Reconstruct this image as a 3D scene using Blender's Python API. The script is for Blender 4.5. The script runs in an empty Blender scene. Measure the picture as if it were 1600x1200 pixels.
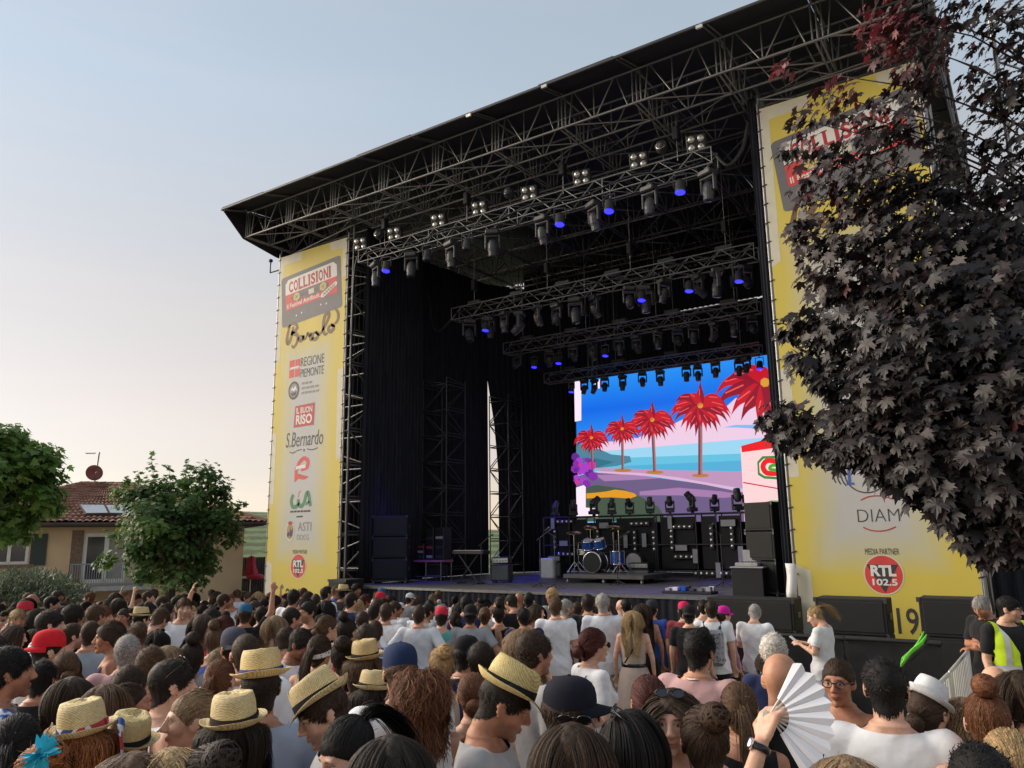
import bpy, bmesh, math, random
import numpy as np
from mathutils import Matrix, Vector, Quaternion

# ---------------------------------------------------------------- camera, sky, sun, exposure
scene = bpy.context.scene
CAMZ = 2.05
RC = np.array([[0.82875185, 0.11839312, 0.54694921],
               [0.55947475, -0.15330803, -0.81454568],
               [-0.0125849, 0.98106051, -0.19329227]])
FPX = 1215.0
cam_d = bpy.data.cameras.new('camera')
cam = bpy.data.objects.new('camera', cam_d)
scene.collection.objects.link(cam)
cam.matrix_world = Matrix([[*RC[0], 0.0], [*RC[1], 0.0], [*RC[2], CAMZ], [0, 0, 0, 1]])
cam_d.sensor_width = 36.0
cam_d.lens = 36.0 * FPX / 1600.0
cam_d.clip_start = 0.05
cam_d.clip_end = 4000.0
scene.camera = cam

SUN_ELEV = math.radians(22.0)
SUN_AZ = math.radians(105.0)        # measured left of +Y (towards -X)
sun_dir = Vector((-math.sin(SUN_AZ) * math.cos(SUN_ELEV), math.cos(SUN_AZ) * math.cos(SUN_ELEV), math.sin(SUN_ELEV)))
world = bpy.data.worlds.new('World')
scene.world = world
world.use_nodes = True
wt = world.node_tree
bg = wt.nodes['Background']
sky = wt.nodes.new('ShaderNodeTexSky')
sky.sky_type = 'NISHITA'
sky.sun_disc = False
sky.sun_elevation = SUN_ELEV
sky.sun_rotation = -SUN_AZ
sky.altitude = 300
sky.air_density = 1.0
sky.dust_density = 0.4
sky.ozone_density = 1.6
hs = wt.nodes.new('ShaderNodeHueSaturation')
hs.inputs['Saturation'].default_value = 0.52
wt.links.new(sky.outputs[0], hs.inputs['Color'])
wt.links.new(hs.outputs[0], bg.inputs['Color'])
bg.inputs['Strength'].default_value = 0.05
# thin bright evening veil of cloud over the clear sky, warmer towards the horizon all round
bg2 = wt.nodes.new('ShaderNodeBackground')
wtc = wt.nodes.new('ShaderNodeTexCoord'); wsp = wt.nodes.new('ShaderNodeSeparateXYZ'); wt.links.new(wtc.outputs['Generated'], wsp.inputs[0])
wr = wt.nodes.new('ShaderNodeValToRGB'); wt.links.new(wsp.outputs['Z'], wr.inputs['Fac'])
el = wr.color_ramp.elements
for _ in range(3): el.new(0.5)
for e_, (p_, c_) in zip(el, [(0.0, (0.21, 0.10, 0.05)), (0.17, (0.25, 0.15, 0.075)), (0.27, (0.235, 0.178, 0.115)), (0.50, (0.20, 0.238, 0.265)), (1.0, (0.17, 0.21, 0.25))]):
    e_.position = p_; e_.color = (*c_, 1)
wmp = wt.nodes.new('ShaderNodeMapping'); wmp.inputs['Scale'].default_value = (1.2, 1.2, 14); wt.links.new(wtc.outputs['Generated'], wmp.inputs['Vector'])
wn = wt.nodes.new('ShaderNodeTexNoise'); wn.inputs['Scale'].default_value = 1.6; wn.inputs['Detail'].default_value = 5; wt.links.new(wmp.outputs[0], wn.inputs['Vector'])
wn2 = wt.nodes.new('ShaderNodeValToRGB'); wt.links.new(wn.outputs['Fac'], wn2.inputs['Fac'])
wn2.color_ramp.elements[0].position = 0.45; wn2.color_ramp.elements[0].color = (0.985, 0.985, 0.99, 1)
wn2.color_ramp.elements[1].position = 0.75; wn2.color_ramp.elements[1].color = (1.08, 1.03, 1.01, 1)
wmx = wt.nodes.new('ShaderNodeMix'); wmx.data_type = 'RGBA'; wmx.blend_type = 'MULTIPLY'; wmx.inputs['Factor'].default_value = 1.0
wt.links.new(wr.outputs[0], wmx.inputs['A']); wt.links.new(wn2.outputs[0], wmx.inputs['B'])
wt.links.new(wmx.outputs['Result'], bg2.inputs['Color'])
bg2.inputs['Strength'].default_value = 0.74
wad = wt.nodes.new('ShaderNodeAddShader')
wt.links.new(bg.outputs[0], wad.inputs[0]); wt.links.new(bg2.outputs[0], wad.inputs[1])
wt.links.new(wad.outputs[0], wt.nodes['World Output'].inputs['Surface'])
sun_d = bpy.data.lights.new('sun', 'SUN')
sun_d.energy = 3.1
sun_d.angle = math.radians(60)
sun_d.color = (1.0, 0.86, 0.70)
sun = bpy.data.objects.new('sun', sun_d)
scene.collection.objects.link(sun)
sun.rotation_euler = sun_dir.to_track_quat('Z', 'Y').to_euler()
sun.location = (0, 0, 40)
scene.view_settings.view_transform = 'Standard'
scene.view_settings.look = 'None'
scene.view_settings.gamma = 1.0
scene.view_settings.exposure = 0.94
scene.view_settings.use_curve_mapping = False
scene.cycles.max_bounces = 6
scene.cycles.transparent_max_bounces = 8

# ---------------------------------------------------------------- helpers
def ray(px, py):
    return RC @ np.array([px - 800.0, -(py - 600.0), -FPX])
def atY(px, py, Y):
    d = ray(px, py); p = d * (Y / d[1]); p[2] += CAMZ; return Vector(p)
def atD(px, py, r):
    d = ray(px, py); p = d * (r / math.hypot(d[0], d[1])); p[2] += CAMZ; return Vector(p)
def atZ(px, py, z):
    d = ray(px, py); p = d * ((z - CAMZ) / d[2]); p[2] += CAMZ; return Vector(p)
def ground_z(x, y):
    r = math.hypot(x, y)          # the photographer stands on a slight rise
    return -0.045 * y + 0.02 * x - 0.17 * min(1, max(0, (r - .6) / 1.2)) * (1 - min(1, max(0, (r - 3) / 7)))
C = scene.collection

EMPM = {}
def set_parent(o, parent):
    o.parent = parent
    m = EMPM.get(parent.name)
    if m is not None:
        o.matrix_parent_inverse = m.inverted()
def mk(name, V, F, mat, parent=None, smooth=False, world_space=True):
    me = bpy.data.meshes.new(name)
    V = np.asarray(V, dtype=np.float64)
    me.from_pydata(V.tolist(), [], F if isinstance(F, list) else np.asarray(F).tolist())
    if smooth:
        me.polygons.foreach_set('use_smooth', np.ones(len(me.polygons), dtype=bool))
    me.materials.append(mat)
    o = bpy.data.objects.new(name, me)
    C.objects.link(o)
    if parent is not None:
        if world_space: set_parent(o, parent)
        else: o.parent = parent
    return o
def inst(name, me, mat, parent=None, M=None, world_space=True):
    o = bpy.data.objects.new(name, me)
    C.objects.link(o)
    if mat is not None:
        if len(me.materials) == 0: me.materials.append(mat)
        if me.materials[0] != mat:
            o.material_slots[0].link = 'OBJECT'
            o.material_slots[0].material = mat
    if parent is not None:
        if world_space: set_parent(o, parent)
        else: o.parent = parent
    if M is not None: o.matrix_basis = M
    return o
def emp(name, loc=(0, 0, 0), rz=0.0, M=None):
    o = bpy.data.objects.new(name, None)
    o.empty_display_size = 0.1
    C.objects.link(o)
    m = M if M is not None else Matrix.Translation(Vector(loc)) @ Matrix.Rotation(rz, 4, 'Z')
    o.matrix_basis = m
    EMPM[o.name] = m
    return o
def tag(o, label=None, cat=None, group=None, kind=None):
    if label: o['label'] = label
    if cat: o['category'] = cat
    if group: o['group'] = group
    if kind: o['kind'] = kind
    return o

class MB:
    """collects boxes, tubes, polygons into one mesh"""
    def __init__(s): s.V = []; s.F = []
    def add(s, V, F):
        n = len(s.V); s.V.extend([tuple(v) for v in V]); s.F.extend([tuple(i + n for i in f) for f in F]); return s
    def box(s, a, b, M=None):
        (x0, y0, z0), (x1, y1, z1) = a, b
        V = [(x0, y0, z0), (x1, y0, z0), (x1, y1, z0), (x0, y1, z0), (x0, y0, z1), (x1, y0, z1), (x1, y1, z1), (x0, y1, z1)]
        if M is not None: V = [tuple(M @ Vector(v)) for v in V]
        return s.add(V, [(3, 2, 1, 0), (4, 5, 6, 7), (0, 1, 5, 4), (1, 2, 6, 5), (2, 3, 7, 6), (3, 0, 4, 7)])
    def bbox(s, a, b, bev=0.01, M=None):
        """chamfered box"""
        bm = bmesh.new()
        bmesh.ops.create_cube(bm, size=1)
        for v in bm.verts:
            v.co = Vector(((a[0] + b[0]) / 2 + v.co.x * (b[0] - a[0]), (a[1] + b[1]) / 2 + v.co.y * (b[1] - a[1]), (a[2] + b[2]) / 2 + v.co.z * (b[2] - a[2])))
        bmesh.ops.bevel(bm, geom=bm.edges[:], offset=bev, segments=1, affect='EDGES')
        bm.verts.index_update()
        V = [tuple((M @ v.co) if M is not None else v.co) for v in bm.verts]
        F = [tuple(v.index for v in f.verts) for f in bm.faces]
        bm.free()
        return s.add(V, F)
    def tube(s, p0, p1, r, n=6, r1=None, cap=True):
        p0 = Vector(p0); p1 = Vector(p1); d = p1 - p0
        if d.length < 1e-6: return s
        q = d.to_track_quat('Z', 'Y').to_matrix()
        r1 = r if r1 is None else r1
        V = []
        for (p, rr) in ((p0, r), (p1, r1)):
            for k in range(n):
                a = 2 * math.pi * k / n
                V.append(p + q @ Vector((rr * math.cos(a), rr * math.sin(a), 0)))
        F = [(k, (k + 1) % n, n + (k + 1) % n, n + k) for k in range(n)]
        if cap: F += [tuple(range(n - 1, -1, -1)), tuple(range(n, 2 * n))]
        return s.add(V, F)
    def path(s, pts, r, n=6, r1=None):
        pts = [Vector(p) for p in pts]
        m = len(pts); V = []; F = []
        for i, p in enumerate(pts):
            d = (pts[min(i + 1, m - 1)] - pts[max(i - 1, 0)]).normalized()
            q = d.to_track_quat('Z', 'Y').to_matrix()
            rr = r if r1 is None else r + (r1 - r) * i / (m - 1)
            for k in range(n):
                a = 2 * math.pi * k / n
                V.append(p + q @ Vector((rr * math.cos(a), rr * math.sin(a), 0)))
        for i in range(m - 1):
            for k in range(n):
                F.append((i * n + k, i * n + (k + 1) % n, (i + 1) * n + (k + 1) % n, (i + 1) * n + k))
        F += [tuple(range(n - 1, -1, -1)), tuple((m - 1) * n + k for k in range(n))]
        return s.add(V, F)
    def lathe(s, prof, n=24, M=None, cap=True):
        V = []; F = []
        for (r, z) in prof:
            for k in range(n):
                a = 2 * math.pi * k / n
                v = Vector((r * math.cos(a), r * math.sin(a), z))
                V.append(M @ v if M is not None else v)
        for i in range(len(prof) - 1):
            for k in range(n):
                F.append((i * n + k, i * n + (k + 1) % n, (i + 1) * n + (k + 1) % n, (i + 1) * n + k))
        if cap: F += [tuple(range(n - 1, -1, -1)), tuple((len(prof) - 1) * n + k for k in range(n))]
        return s.add(V, F)
    def build(s, name, mat, parent=None, smooth=False, world_space=True):
        return mk(name, s.V, s.F, mat, parent, smooth, world_space)
    def mesh(s, name, mat=None, smooth=False):
        me = bpy.data.meshes.new(name)
        me.from_pydata(s.V, [], s.F)
        if smooth: me.polygons.foreach_set('use_smooth', np.ones(len(me.polygons), dtype=bool))
        if mat: me.materials.append(mat)
        return me

# ---------------------------------------------------------------- materials
MATS = {}
def mat_new(name):
    m = bpy.data.materials.new(name); m.use_nodes = True
    MATS[name] = m
    nt = m.node_tree
    return m, nt, nt.nodes['Principled BSDF']
def add_noise(nt, scale, detail=4, coord='Object', vec=None, stretch=None):
    tc = nt.nodes.new('ShaderNodeTexCoord')
    n = nt.nodes.new('ShaderNodeTexNoise'); n.inputs['Scale'].default_value = scale; n.inputs['Detail'].default_value = detail
    src = tc.outputs[coord]
    if stretch:
        mp = nt.nodes.new('ShaderNodeMapping'); mp.inputs['Scale'].default_value = stretch
        nt.links.new(src, mp.inputs['Vector']); src = mp.outputs[0]
    nt.links.new(src, n.inputs['Vector'])
    return n
def ramp(nt, fac, stops):
    r = nt.nodes.new('ShaderNodeValToRGB')
    el = r.color_ramp.elements
    while len(el) < len(stops): el.new(0.5)
    for e, (p, c) in zip(el, stops):
        e.position = p; e.color = (*c, 1) if len(c) == 3 else c
    nt.links.new(fac, r.inputs['Fac'])
    return r
def simple(name, col, rough=0.6, metal=0.0, var=0.15, scale=6.0, bump=0.0, bscale=60.0, stretch=None, spec=0.5):
    m, nt, b = mat_new(name)
    b.inputs['Roughness'].default_value = rough
    b.inputs['Metallic'].default_value = metal
    b.inputs['Specular IOR Level'].default_value = spec
    if var > 0:
        n = add_noise(nt, scale, 5, stretch=stretch)
        lo = tuple(c * (1 - var) for c in col); hi = tuple(min(1, c * (1 + var)) for c in col)
        r = ramp(nt, n.outputs['Fac'], [(0.3, lo), (0.7, hi)])
        nt.links.new(r.outputs[0], b.inputs['Base Color'])
    else:
        b.inputs['Base Color'].default_value = (*col, 1)
    if bump > 0:
        n2 = add_noise(nt, bscale, 4, stretch=stretch)
        bp = nt.nodes.new('ShaderNodeBump'); bp.inputs['Strength'].default_value = bump; bp.inputs['Distance'].default_value = 0.01
        nt.links.new(n2.outputs['Fac'], bp.inputs['Height']); nt.links.new(bp.outputs[0], b.inputs['Normal'])
    return m
def emit(name, col, strength=1.0):
    m, nt, b = mat_new(name)
    b.inputs['Base Color'].default_value = (0.01, 0.01, 0.01, 1)
    b.inputs['Roughness'].default_value = 0.5
    b.inputs['Emission Color'].default_value = (*col, 1)
    b.inputs['Emission Strength'].default_value = strength
    return m
def objcol(name, rough=0.8, var=0.12, scale=25.0, bump=0.0, bscale=300.0, spec=0.3, sheen=0.0, mul=None):
    """base colour taken from each object's own viewport colour"""
    m, nt, b = mat_new(name)
    oi = nt.nodes.new('ShaderNodeObjectInfo')
    n = add_noise(nt, scale, 4)
    r = ramp(nt, n.outputs['Fac'], [(0.25, (1 - var,) * 3), (0.75, (1 + var,) * 3)])
    mx = nt.nodes.new('ShaderNodeMix'); mx.data_type = 'RGBA'; mx.blend_type = 'MULTIPLY'; mx.inputs['Factor'].default_value = 1.0
    nt.links.new(oi.outputs['Color'], mx.inputs['A']); nt.links.new(r.outputs[0], mx.inputs['B'])
    nt.links.new(mx.outputs['Result'], b.inputs['Base Color'])
    b.inputs['Roughness'].default_value = rough
    b.inputs['Specular IOR Level'].default_value = spec
    if sheen > 0: b.inputs['Sheen Weight'].default_value = sheen
    if bump > 0:
        n2 = add_noise(nt, bscale, 3)
        bp = nt.nodes.new('ShaderNodeBump'); bp.inputs['Strength'].default_value = bump; bp.inputs['Distance'].default_value = 0.004
        nt.links.new(n2.outputs['Fac'], bp.inputs['Height']); nt.links.new(bp.outputs[0], b.inputs['Normal'])
    return m

M_steel = simple('galvanised_steel', (0.28, 0.275, 0.265), 0.42, 0.85, 0.25, 9, 0.1, 90)
M_dsteel = simple('dull_dark_steel', (0.06, 0.06, 0.065), 0.5, 0.6, 0.25, 12)
M_rsteel = simple('shaded_roof_steel', (0.21, 0.205, 0.20), 0.5, 0.7, 0.25, 9)  # rear roof trusses: shade under the roof put into a darker steel
M_alu = simple('aluminium', (0.21, 0.21, 0.21), 0.45, 0.7, 0.25, 12)
M_black = simple('black_paint', (0.016, 0.016, 0.018), 0.5, 0, 0.3, 14, 0.1, 120)
M_blackbox = simple('black_texture_paint', (0.007, 0.007, 0.008), 0.72, 0, 0.3, 30, 0.4, 200)
M_tarp = simple('black_tarpaulin', (0.020, 0.021, 0.026), 0.62, 0, 0.25, 1.5, 0.25, 3)
M_cloth = simple('black_curtain_cloth', (0.024, 0.026, 0.034), 0.95, 0, 0.35, 3, 0.15, 80, stretch=(6, 6, 0.4), spec=0.1)
M_grille = simple('speaker_grille', (0.008, 0.008, 0.008), 0.7, 0.1, 0.3, 200, 0.5, 400)
M_glass = simple('lens_glass', (0.03, 0.035, 0.045), 0.08, 0, 0, spec=0.9)
M_lamp = simple('unlit_reflector', (0.62, 0.60, 0.55), 0.25, 0.6, 0.1)
M_plastic = simple('dark_grey_plastic', (0.045, 0.046, 0.05), 0.42, 0, 0.2, 20)
M_blue = emit('blue_lamp', (0.012, 0.012, 1.0), 3.2)
M_white = simple('white_paint', (0.75, 0.75, 0.73), 0.5, 0, 0.06)
M_chrome = simple('chrome', (0.75, 0.75, 0.76), 0.15, 1.0, 0)
M_cable = simple('black_cable', (0.012, 0.012, 0.012), 0.5, 0, 0)

# shared unit tube for scaffolding (radius 1, z 0..1)
_u = MB().tube((0, 0, 0), (0, 0, 1), 1.0, 8)
TUBE = _u.mesh('tube', M_steel, True)
def tube_obj(name, p0, p1, r, mat=None, parent=None):
    p0 = Vector(p0); p1 = Vector(p1); d = p1 - p0
    M = Matrix.Translation(p0) @ d.to_track_quat('Z', 'Y').to_matrix().to_4x4() @ Matrix.Diagonal((r, r, d.length, 1))
    return inst(name, TUBE, mat, parent, M)
def text_mesh(body, bold=0.0, shear=0.0, spacing=1.0):
    """vector outlines of a word as (verts2d, faces), normalised to its own box 0..1 x 0..1"""
    cu = bpy.data.curves.new('t', 'FONT'); cu.body = body; cu.offset = bold; cu.shear = shear; cu.space_character = spacing
    cu.resolution_u = 3; cu.fill_mode = 'FRONT'
    o = bpy.data.objects.new('t', cu); C.objects.link(o)
    dg = bpy.context.evaluated_depsgraph_get()
    me = bpy.data.meshes.new_from_object(o.evaluated_get(dg))
    V = np.array([v.co[:2] for v in me.vertices]); F = [tuple(p.vertices) for p in me.polygons]
    bpy.data.objects.remove(o); bpy.data.curves.remove(cu); bpy.data.meshes.remove(me)
    mn = V.min(0); mxx = V.max(0)
    return (V - mn) / (mxx - mn), F, (mxx - mn)
rng = random.Random(7)
nrg = np.random.default_rng(11)
def srgb(r, g, b):
    f = lambda c: (c / 255 / 12.92) if c / 255 <= 0.04045 else ((c / 255 + 0.055) / 1.055) ** 2.4
    return (f(r), f(g), f(b))
ORD = ['first', 'second', 'third', 'fourth', 'fifth', 'sixth', 'seventh', 'eighth', 'ninth', 'tenth', 'eleventh', 'twelfth', 'thirteenth', 'fourteenth', 'fifteenth', 'sixteenth', 'seventeenth', 'eighteenth']
def Zc(z): return z + CAMZ

# ---------------------------------------------------------------- ground
gm, gnt, gb = mat_new('trodden_gravel')
n1 = add_noise(gnt, 1.2, 6); n2 = add_noise(gnt, 40, 5)
mx = gnt.nodes.new('ShaderNodeMath'); mx.operation = 'ADD'
gnt.links.new(n1.outputs[0], mx.inputs[0]); gnt.links.new(n2.outputs[0], mx.inputs[1])
rr = ramp(gnt, mx.outputs[0], [(0.35, (0.13, 0.12, 0.10)), (0.62, (0.24, 0.22, 0.19))])
gnt.links.new(rr.outputs[0], gb.inputs['Base Color']); gb.inputs['Roughness'].default_value = 0.95
bp = gnt.nodes.new('ShaderNodeBump'); bp.inputs['Distance'].default_value = 0.02
gnt.links.new(n2.outputs[0], bp.inputs['Height']); gnt.links.new(bp.outputs[0], gb.inputs['Normal'])
xs = [-2000, -400, -120, -70, -45] + list(np.arange(-40, -6, 2.0)) + list(np.arange(-6, 6, .75)) + list(np.arange(6, 31, 2.0)) + [45, 80, 200, 2000]
ys = [-2000, -200, -60, -30] + list(np.arange(-20, -4, 2.0)) + list(np.arange(-4, 8, .75)) + list(np.arange(8, 41, 2.0)) + [60, 120, 400, 2000]
def gz(x, y):
    cx = max(-36, min(12, x)); cy = max(-14, min(36, y))
    return ground_z(cx, cy) + 0.02 * math.sin(x * 1.7) * math.cos(y * 1.3)
V = [(x, y, gz(x, y)) for y in ys for x in xs]; nx = len(xs)
F = [(j * nx + i, j * nx + i + 1, (j + 1) * nx + i + 1, (j + 1) * nx + i) for j in range(len(ys) - 1) for i in range(nx - 1)]
tag(mk('ground', V, F, gm, smooth=True), kind='structure')

# ---------------------------------------------------------------- stage platform
SX0, SX1, SY0, SY1 = -17.2, -3.6, 16.0, 27.0
SZ = Zc(-1.28)
st = emp('stage_platform', (-10, 16, gz(-10, 16)))
tag(st, 'low black stage deck with pale metal front edge and black skirt', 'stage')
M_deck = simple('grey_stage_deck', (0.10, 0.098, 0.10), 0.55, 0, 0.3, 2.5, 0.1, 40)
k = 0
for i in range(7):
    for j in range(5):
        x0 = SX0 + i * (SX1 - SX0) / 7; x1 = SX0 + (i + 1) * (SX1 - SX0) / 7 - 0.012
        y0 = SY0 + 0.06 + j * (SY1 - SY0 - .06) / 5; y1 = SY0 + 0.06 + (j + 1) * (SY1 - SY0 - .06) / 5 - 0.012
        MB().box((x0, y0, SZ - 0.08), (x1, y1, SZ + 0.002 * ((i * 3 + j) % 3))).build('deck_panel', M_deck, st)
MB().box((SX0, SY0 - 0.0, SZ - 0.05), (SX1, SY0 + 0.058, SZ + 0.012)).build('edge_strip', M_alu, st)
# pleated skirt
V = []; F = []
nn = 240
for i in range(nn + 1):
    x = SX0 + (SX1 - SX0) * i / nn
    y = SY0 + 0.03 + 0.025 * math.sin(i * 1.9) + 0.01 * math.sin(i * 0.7)
    V += [(x, y, gz(x, y) - 0.1), (x, y, SZ - 0.052)]
for i in range(nn): F.append((2 * i, 2 * i + 2, 2 * i + 3, 2 * i + 1))
mk('skirt', V, F, M_cloth, st, smooth=True)
MB().box((SX0 + .1, SY0 + 0.2, gz(-16, 20) - 0.3), (SX1 - .1, SY1 - .1, SZ - 0.1)).build('understructure', M_black, st)
# front step block at the right, black faced with thin pale rim
sb = emp('stage_step', (-4.6, 15.4, gz(-4.6, 15.4)))
a = atY(1133, 935, 15.95); b = atY(1243, 938, 15.95)
MB().box((a.x, 15.3, gz(a.x, 15.4) - .1), (b.x, 15.97, SZ - 0.03)).build('block', M_blackbox, sb)
MB().box((a.x - .01, 15.29, SZ - 0.03), (b.x + .01, 15.97, SZ + 0.01)).build('top', M_deck, sb)
tag(sb, 'black stage extension block at the right end of the stage front', 'stage block')

# ---------------------------------------------------------------- roof
ZB, ZT = Zc(9.6), Zc(10.42)
RX0, RX1 = -20.3, -0.75
rf = emp('stage_roof', (-10.5, 20, ZB))
tag(rf, 'huge black tarpaulin stage roof on a grid of grey steel trusses', 'stage roof')
rows = [14.9, 15.8, 16.7, 17.6, 19.4, 21.2, 23.0, 24.8, 26.6]
bays = 10; bw = (RX1 - RX0) / bays
rear = MB()
for ri, Y in enumerate(rows):
    dz = 0.0 if ri < 4 else 0.04 * (ri - 3)
    zb, zt = ZB + dz, ZT + dz * 1.3
    mem = [('chord', (RX0, Y, zb), (RX1, Y, zb), 0.032), ('chord', (RX0, Y, zt), (RX1, Y, zt), 0.028)]
    for bI in range(bays):
        x0 = RX0 + bI * bw; xm = x0 + bw / 2
        for o in ((0.0, 0.10, -0.10) if ri < 4 else (0.0,)):
            mem.append(('upright', (x0 + o + 0.11, Y, zb), (x0 + o + 0.11, Y, zt), 0.021))
        mem.append(('upright', (xm, Y, zb), (xm, Y, zt), 0.018))
        mem.append(('brace', (xm - 0.05, Y, zb), (xm - bw * 0.27, Y, zt), 0.018))
        mem.append(('brace', (xm + 0.05, Y, zb), (xm + bw * 0.27, Y, zt), 0.018))
        mem.append(('brace', (x0 - 0.12, Y, zb), (x0 - bw * 0.2, Y, zt), 0.018) if bI else ('upright', (x0 + .03, Y, zb), (x0 + .03, Y, zt), 0.02))
        mem.append(('brace', (x0 + 0.3, Y, zb), (x0 + bw * 0.21, Y, zt), 0.018))
    mem.append(('upright', (RX1 - 0.03, Y, zb), (RX1 - .03, Y, zt), 0.021))
    for (nm, p, q, r) in mem:
        if ri < 2: tube_obj(nm, p, q, r, M_steel, rf)
        else: rear.tube(p, q, r, 5)
# trusses running back, and plan bracing
for bI in range(bays + 1):
    x = RX0 + bI * bw
    for o in (0.06, 0.16):
        rear.tube((x + o, 14.9, ZB - .02), (x + o, 26.6, ZB + .16), 0.024, 5)
    rear.tube((x + 0.11, 14.9, ZT), (x + 0.11, 26.6, ZT + .25), 0.024, 5)
    for j in range(len(rows) - 1):
        y0, y1 = rows[j], rows[j + 1]; d0 = 0.0 if j < 4 else 0.04 * (j - 3); d1 = 0.0 if j < 3 else 0.04 * (j - 2)
        rear.tube((x + 0.11, y0, ZB + d0), (x + 0.11, (y0 + y1) / 2, ZT + d0), 0.017, 5)
        rear.tube((x + 0.11, (y0 + y1) / 2, ZT + d0), (x + 0.11, y1, ZB + d1), 0.017, 5)
for j, (ya, yb) in enumerate([(14.9, 15.8), (15.8, 16.7), (16.7, 17.6), (17.6, 19.4), (19.4, 21.2), (21.2, 23.0), (23., 24.8)]):
    d0 = 0.0 if j < 4 else 0.04 * (j - 3); d1 = 0.0 if j < 3 else 0.04 * (j - 2)
    for bI in range(bays):
        x0 = RX0 + bI * bw
        if j == 0: tube_obj('brace', (x0 + .2, ya, ZB + d0 + .03), (x0 + bw, yb, ZB + d1 + .03), 0.02, M_steel, rf)
        else: rear.tube((x0 + (.2 if j % 2 == 0 else bw), ya, ZB + d0 + .03), (x0 + (bw if j % 2 == 0 else .2), yb, ZB + d1 + .03), 0.019, 5)
ro = rear.build('rear_trusses', M_rsteel, rf, smooth=True); ro['kind'] = 'stuff'
# roof skin: sheet panels, front eave lower than the trusses' top, with drip lip
LIPY, LIPZ = 14.0, Zc(10.25)
skin_prof = [(LIPY, LIPZ), (14.9, ZT + 0.10), (17.5, ZT + 0.35), (21, ZT + 0.75), (24, ZT + 0.7), (27.2, ZT + 0.45)]
for bI in range(bays):
    x0 = RX0 - (0.02 if bI == 0 else 0) + bI * bw; x1 = RX0 + (bI + 1) * bw - 0.02 + (0.06 if bI == bays - 1 else 0)
    V = []; F = []
    for (y, z) in skin_prof:
        w = 0.015 * math.sin(bI * 2.1 + y)
        V += [(x0, y, z + w), (x1, y, z + w), (x0, y, z + 0.05 + w), (x1, y, z + 0.05 + w)]
    n = len(skin_prof)
    for i in range(n - 1):
        a = i * 4; b = a + 4
        F += [(a, b, b + 1, a + 1), (a + 2, a + 3, b + 3, b + 2), (a, a + 2, b + 2, b), (a + 1, b + 1, b + 3, a + 3)]
    F += [(0, 1, 3, 2), (n * 4 - 4, n * 4 - 2, n * 4 - 1, n * 4 - 3)]
    mk('roof_sheet', V, F, M_tarp, rf)
    # eave brackets under the lip
    for o in (0.06, 0.16):
        tube_obj('eave_bracket', (x0 + o, LIPY + .05, LIPZ - .03), (x0 + o, 14.88, ZT + .03), 0.022, M_steel, rf)
tube_obj('lip_pipe', (RX0 - .03, LIPY, LIPZ - .02), (RX1 + .03, LIPY, LIPZ - 0.02), 0.035, M_black, rf)
# black side cheeks closing both ends of the roof
for sx, X in ((-1, RX0 - 0.03), (1, RX1 + 0.03)):
    V = [(X, LIPY, LIPZ + .04), (X, 14.85, ZB - .05), (X, 16.2, ZB - 0.28), (X, 27.2, ZB - 0.2), (X, 27.2, ZT + 0.45), (X, 24, ZT + .7), (X, 21, ZT + 0.75), (X, 17.5, ZT + .36), (X, 14.9, ZT + .1)]
    V2 = [(X + sx * 0.03, y, z) for (_, y, z) in V]; n = len(V)
    F = [tuple(range(n)), tuple(range(2 * n - 1, n - 1, -1))] + [(i, i + n, (i + 1) % n + n, (i + 1) % n) for i in range(n)]
    mk('side_cheek', V + V2, F, M_tarp, rf)
# small floods on the eave
for px, py in ((733, 180), (851, 135), (1093, 42)):
    p = atY(px, py, LIPY - .02)
    MB().box((p.x - .07, LIPY - .06, LIPZ - 0.1), (p.x + .07, LIPY - 0.01, LIPZ - 0.03)).build('eave_lamp', M_lamp, rf)

# ---------------------------------------------------------------- scaffold towers
def scaffold(name, x0, x1, y0, y1, z0, z1, step, label, n_obj=True, r=0.024, xs=None, mat=None):
    e = emp(name, ((x0 + x1) / 2, (y0 + y1) / 2, z0)); mat = mat or M_steel
    xs = xs or [x0, x1]
    for x in xs:
        for y in (y0, y1): tube_obj('standard', (x, y, z0), (x, y, z1), r, mat, e)
    z = z0 + 0.3; i = 0
    while z < z1 - 0.1:
        zz = min(z + step, z1)
        for y in (y0, y1):
            for xa, xb in zip(xs[:-1], xs[1:]):
                tube_obj('ledger', (xa, y, z), (xb, y, z), r * .9, mat, e)
                a, b = ((xa, y, z), (xb, y, zz)) if i % 2 == 0 else ((xb, y, z), (xa, y, zz))
                tube_obj('brace', a, b, r * .8, mat, e)
        for x in (xs[0], xs[-1]):
            tube_obj('transom', (x, y0, z), (x, y1, z), r * .9, mat, e)
            tube_obj('transom', (x, y0, z + .09), (x, y1, z + .09), r * .7, mat, e)
            a, b = ((x, y0, z + .1), (x, y1, zz)) if i % 2 == 0 else ((x, y1, z + .1), (x, y0, zz))
            tube_obj('brace', a, b, r * .8, mat, e)
        z += step; i += 1
    tag(e, label, 'scaffold tower')
    return e
GL = gz(-18, 16.6); GR = gz(-2.5, 16.6)
scaffold('scaffold_tower', -19.98, -16.62, 16.12, 17.35, GL, ZB - .05, 1.0, 'steel scaffold tower behind the left yellow banner', r=0.03)
scaffold('scaffold_tower', -4.16, -0.98, 16.12, 17.4, GR, ZB - .05, 1.0, 'steel scaffold tower behind the right yellow banner', r=0.03)
scaffold('scaffold_tower', -16.75, -15.75, 19.6, 20.6, SZ, Zc(5.2), 0.85, 'inner scaffold tower in front of the first curtain gap', r=0.022, mat=M_dsteel)
scaffold('scaffold_tower', -16.75, -15.9, 23.4, 24.3, SZ, Zc(5.2), 0.85, 'inner scaffold tower beside the bright slit in the curtains', r=0.022, mat=M_dsteel)
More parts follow.
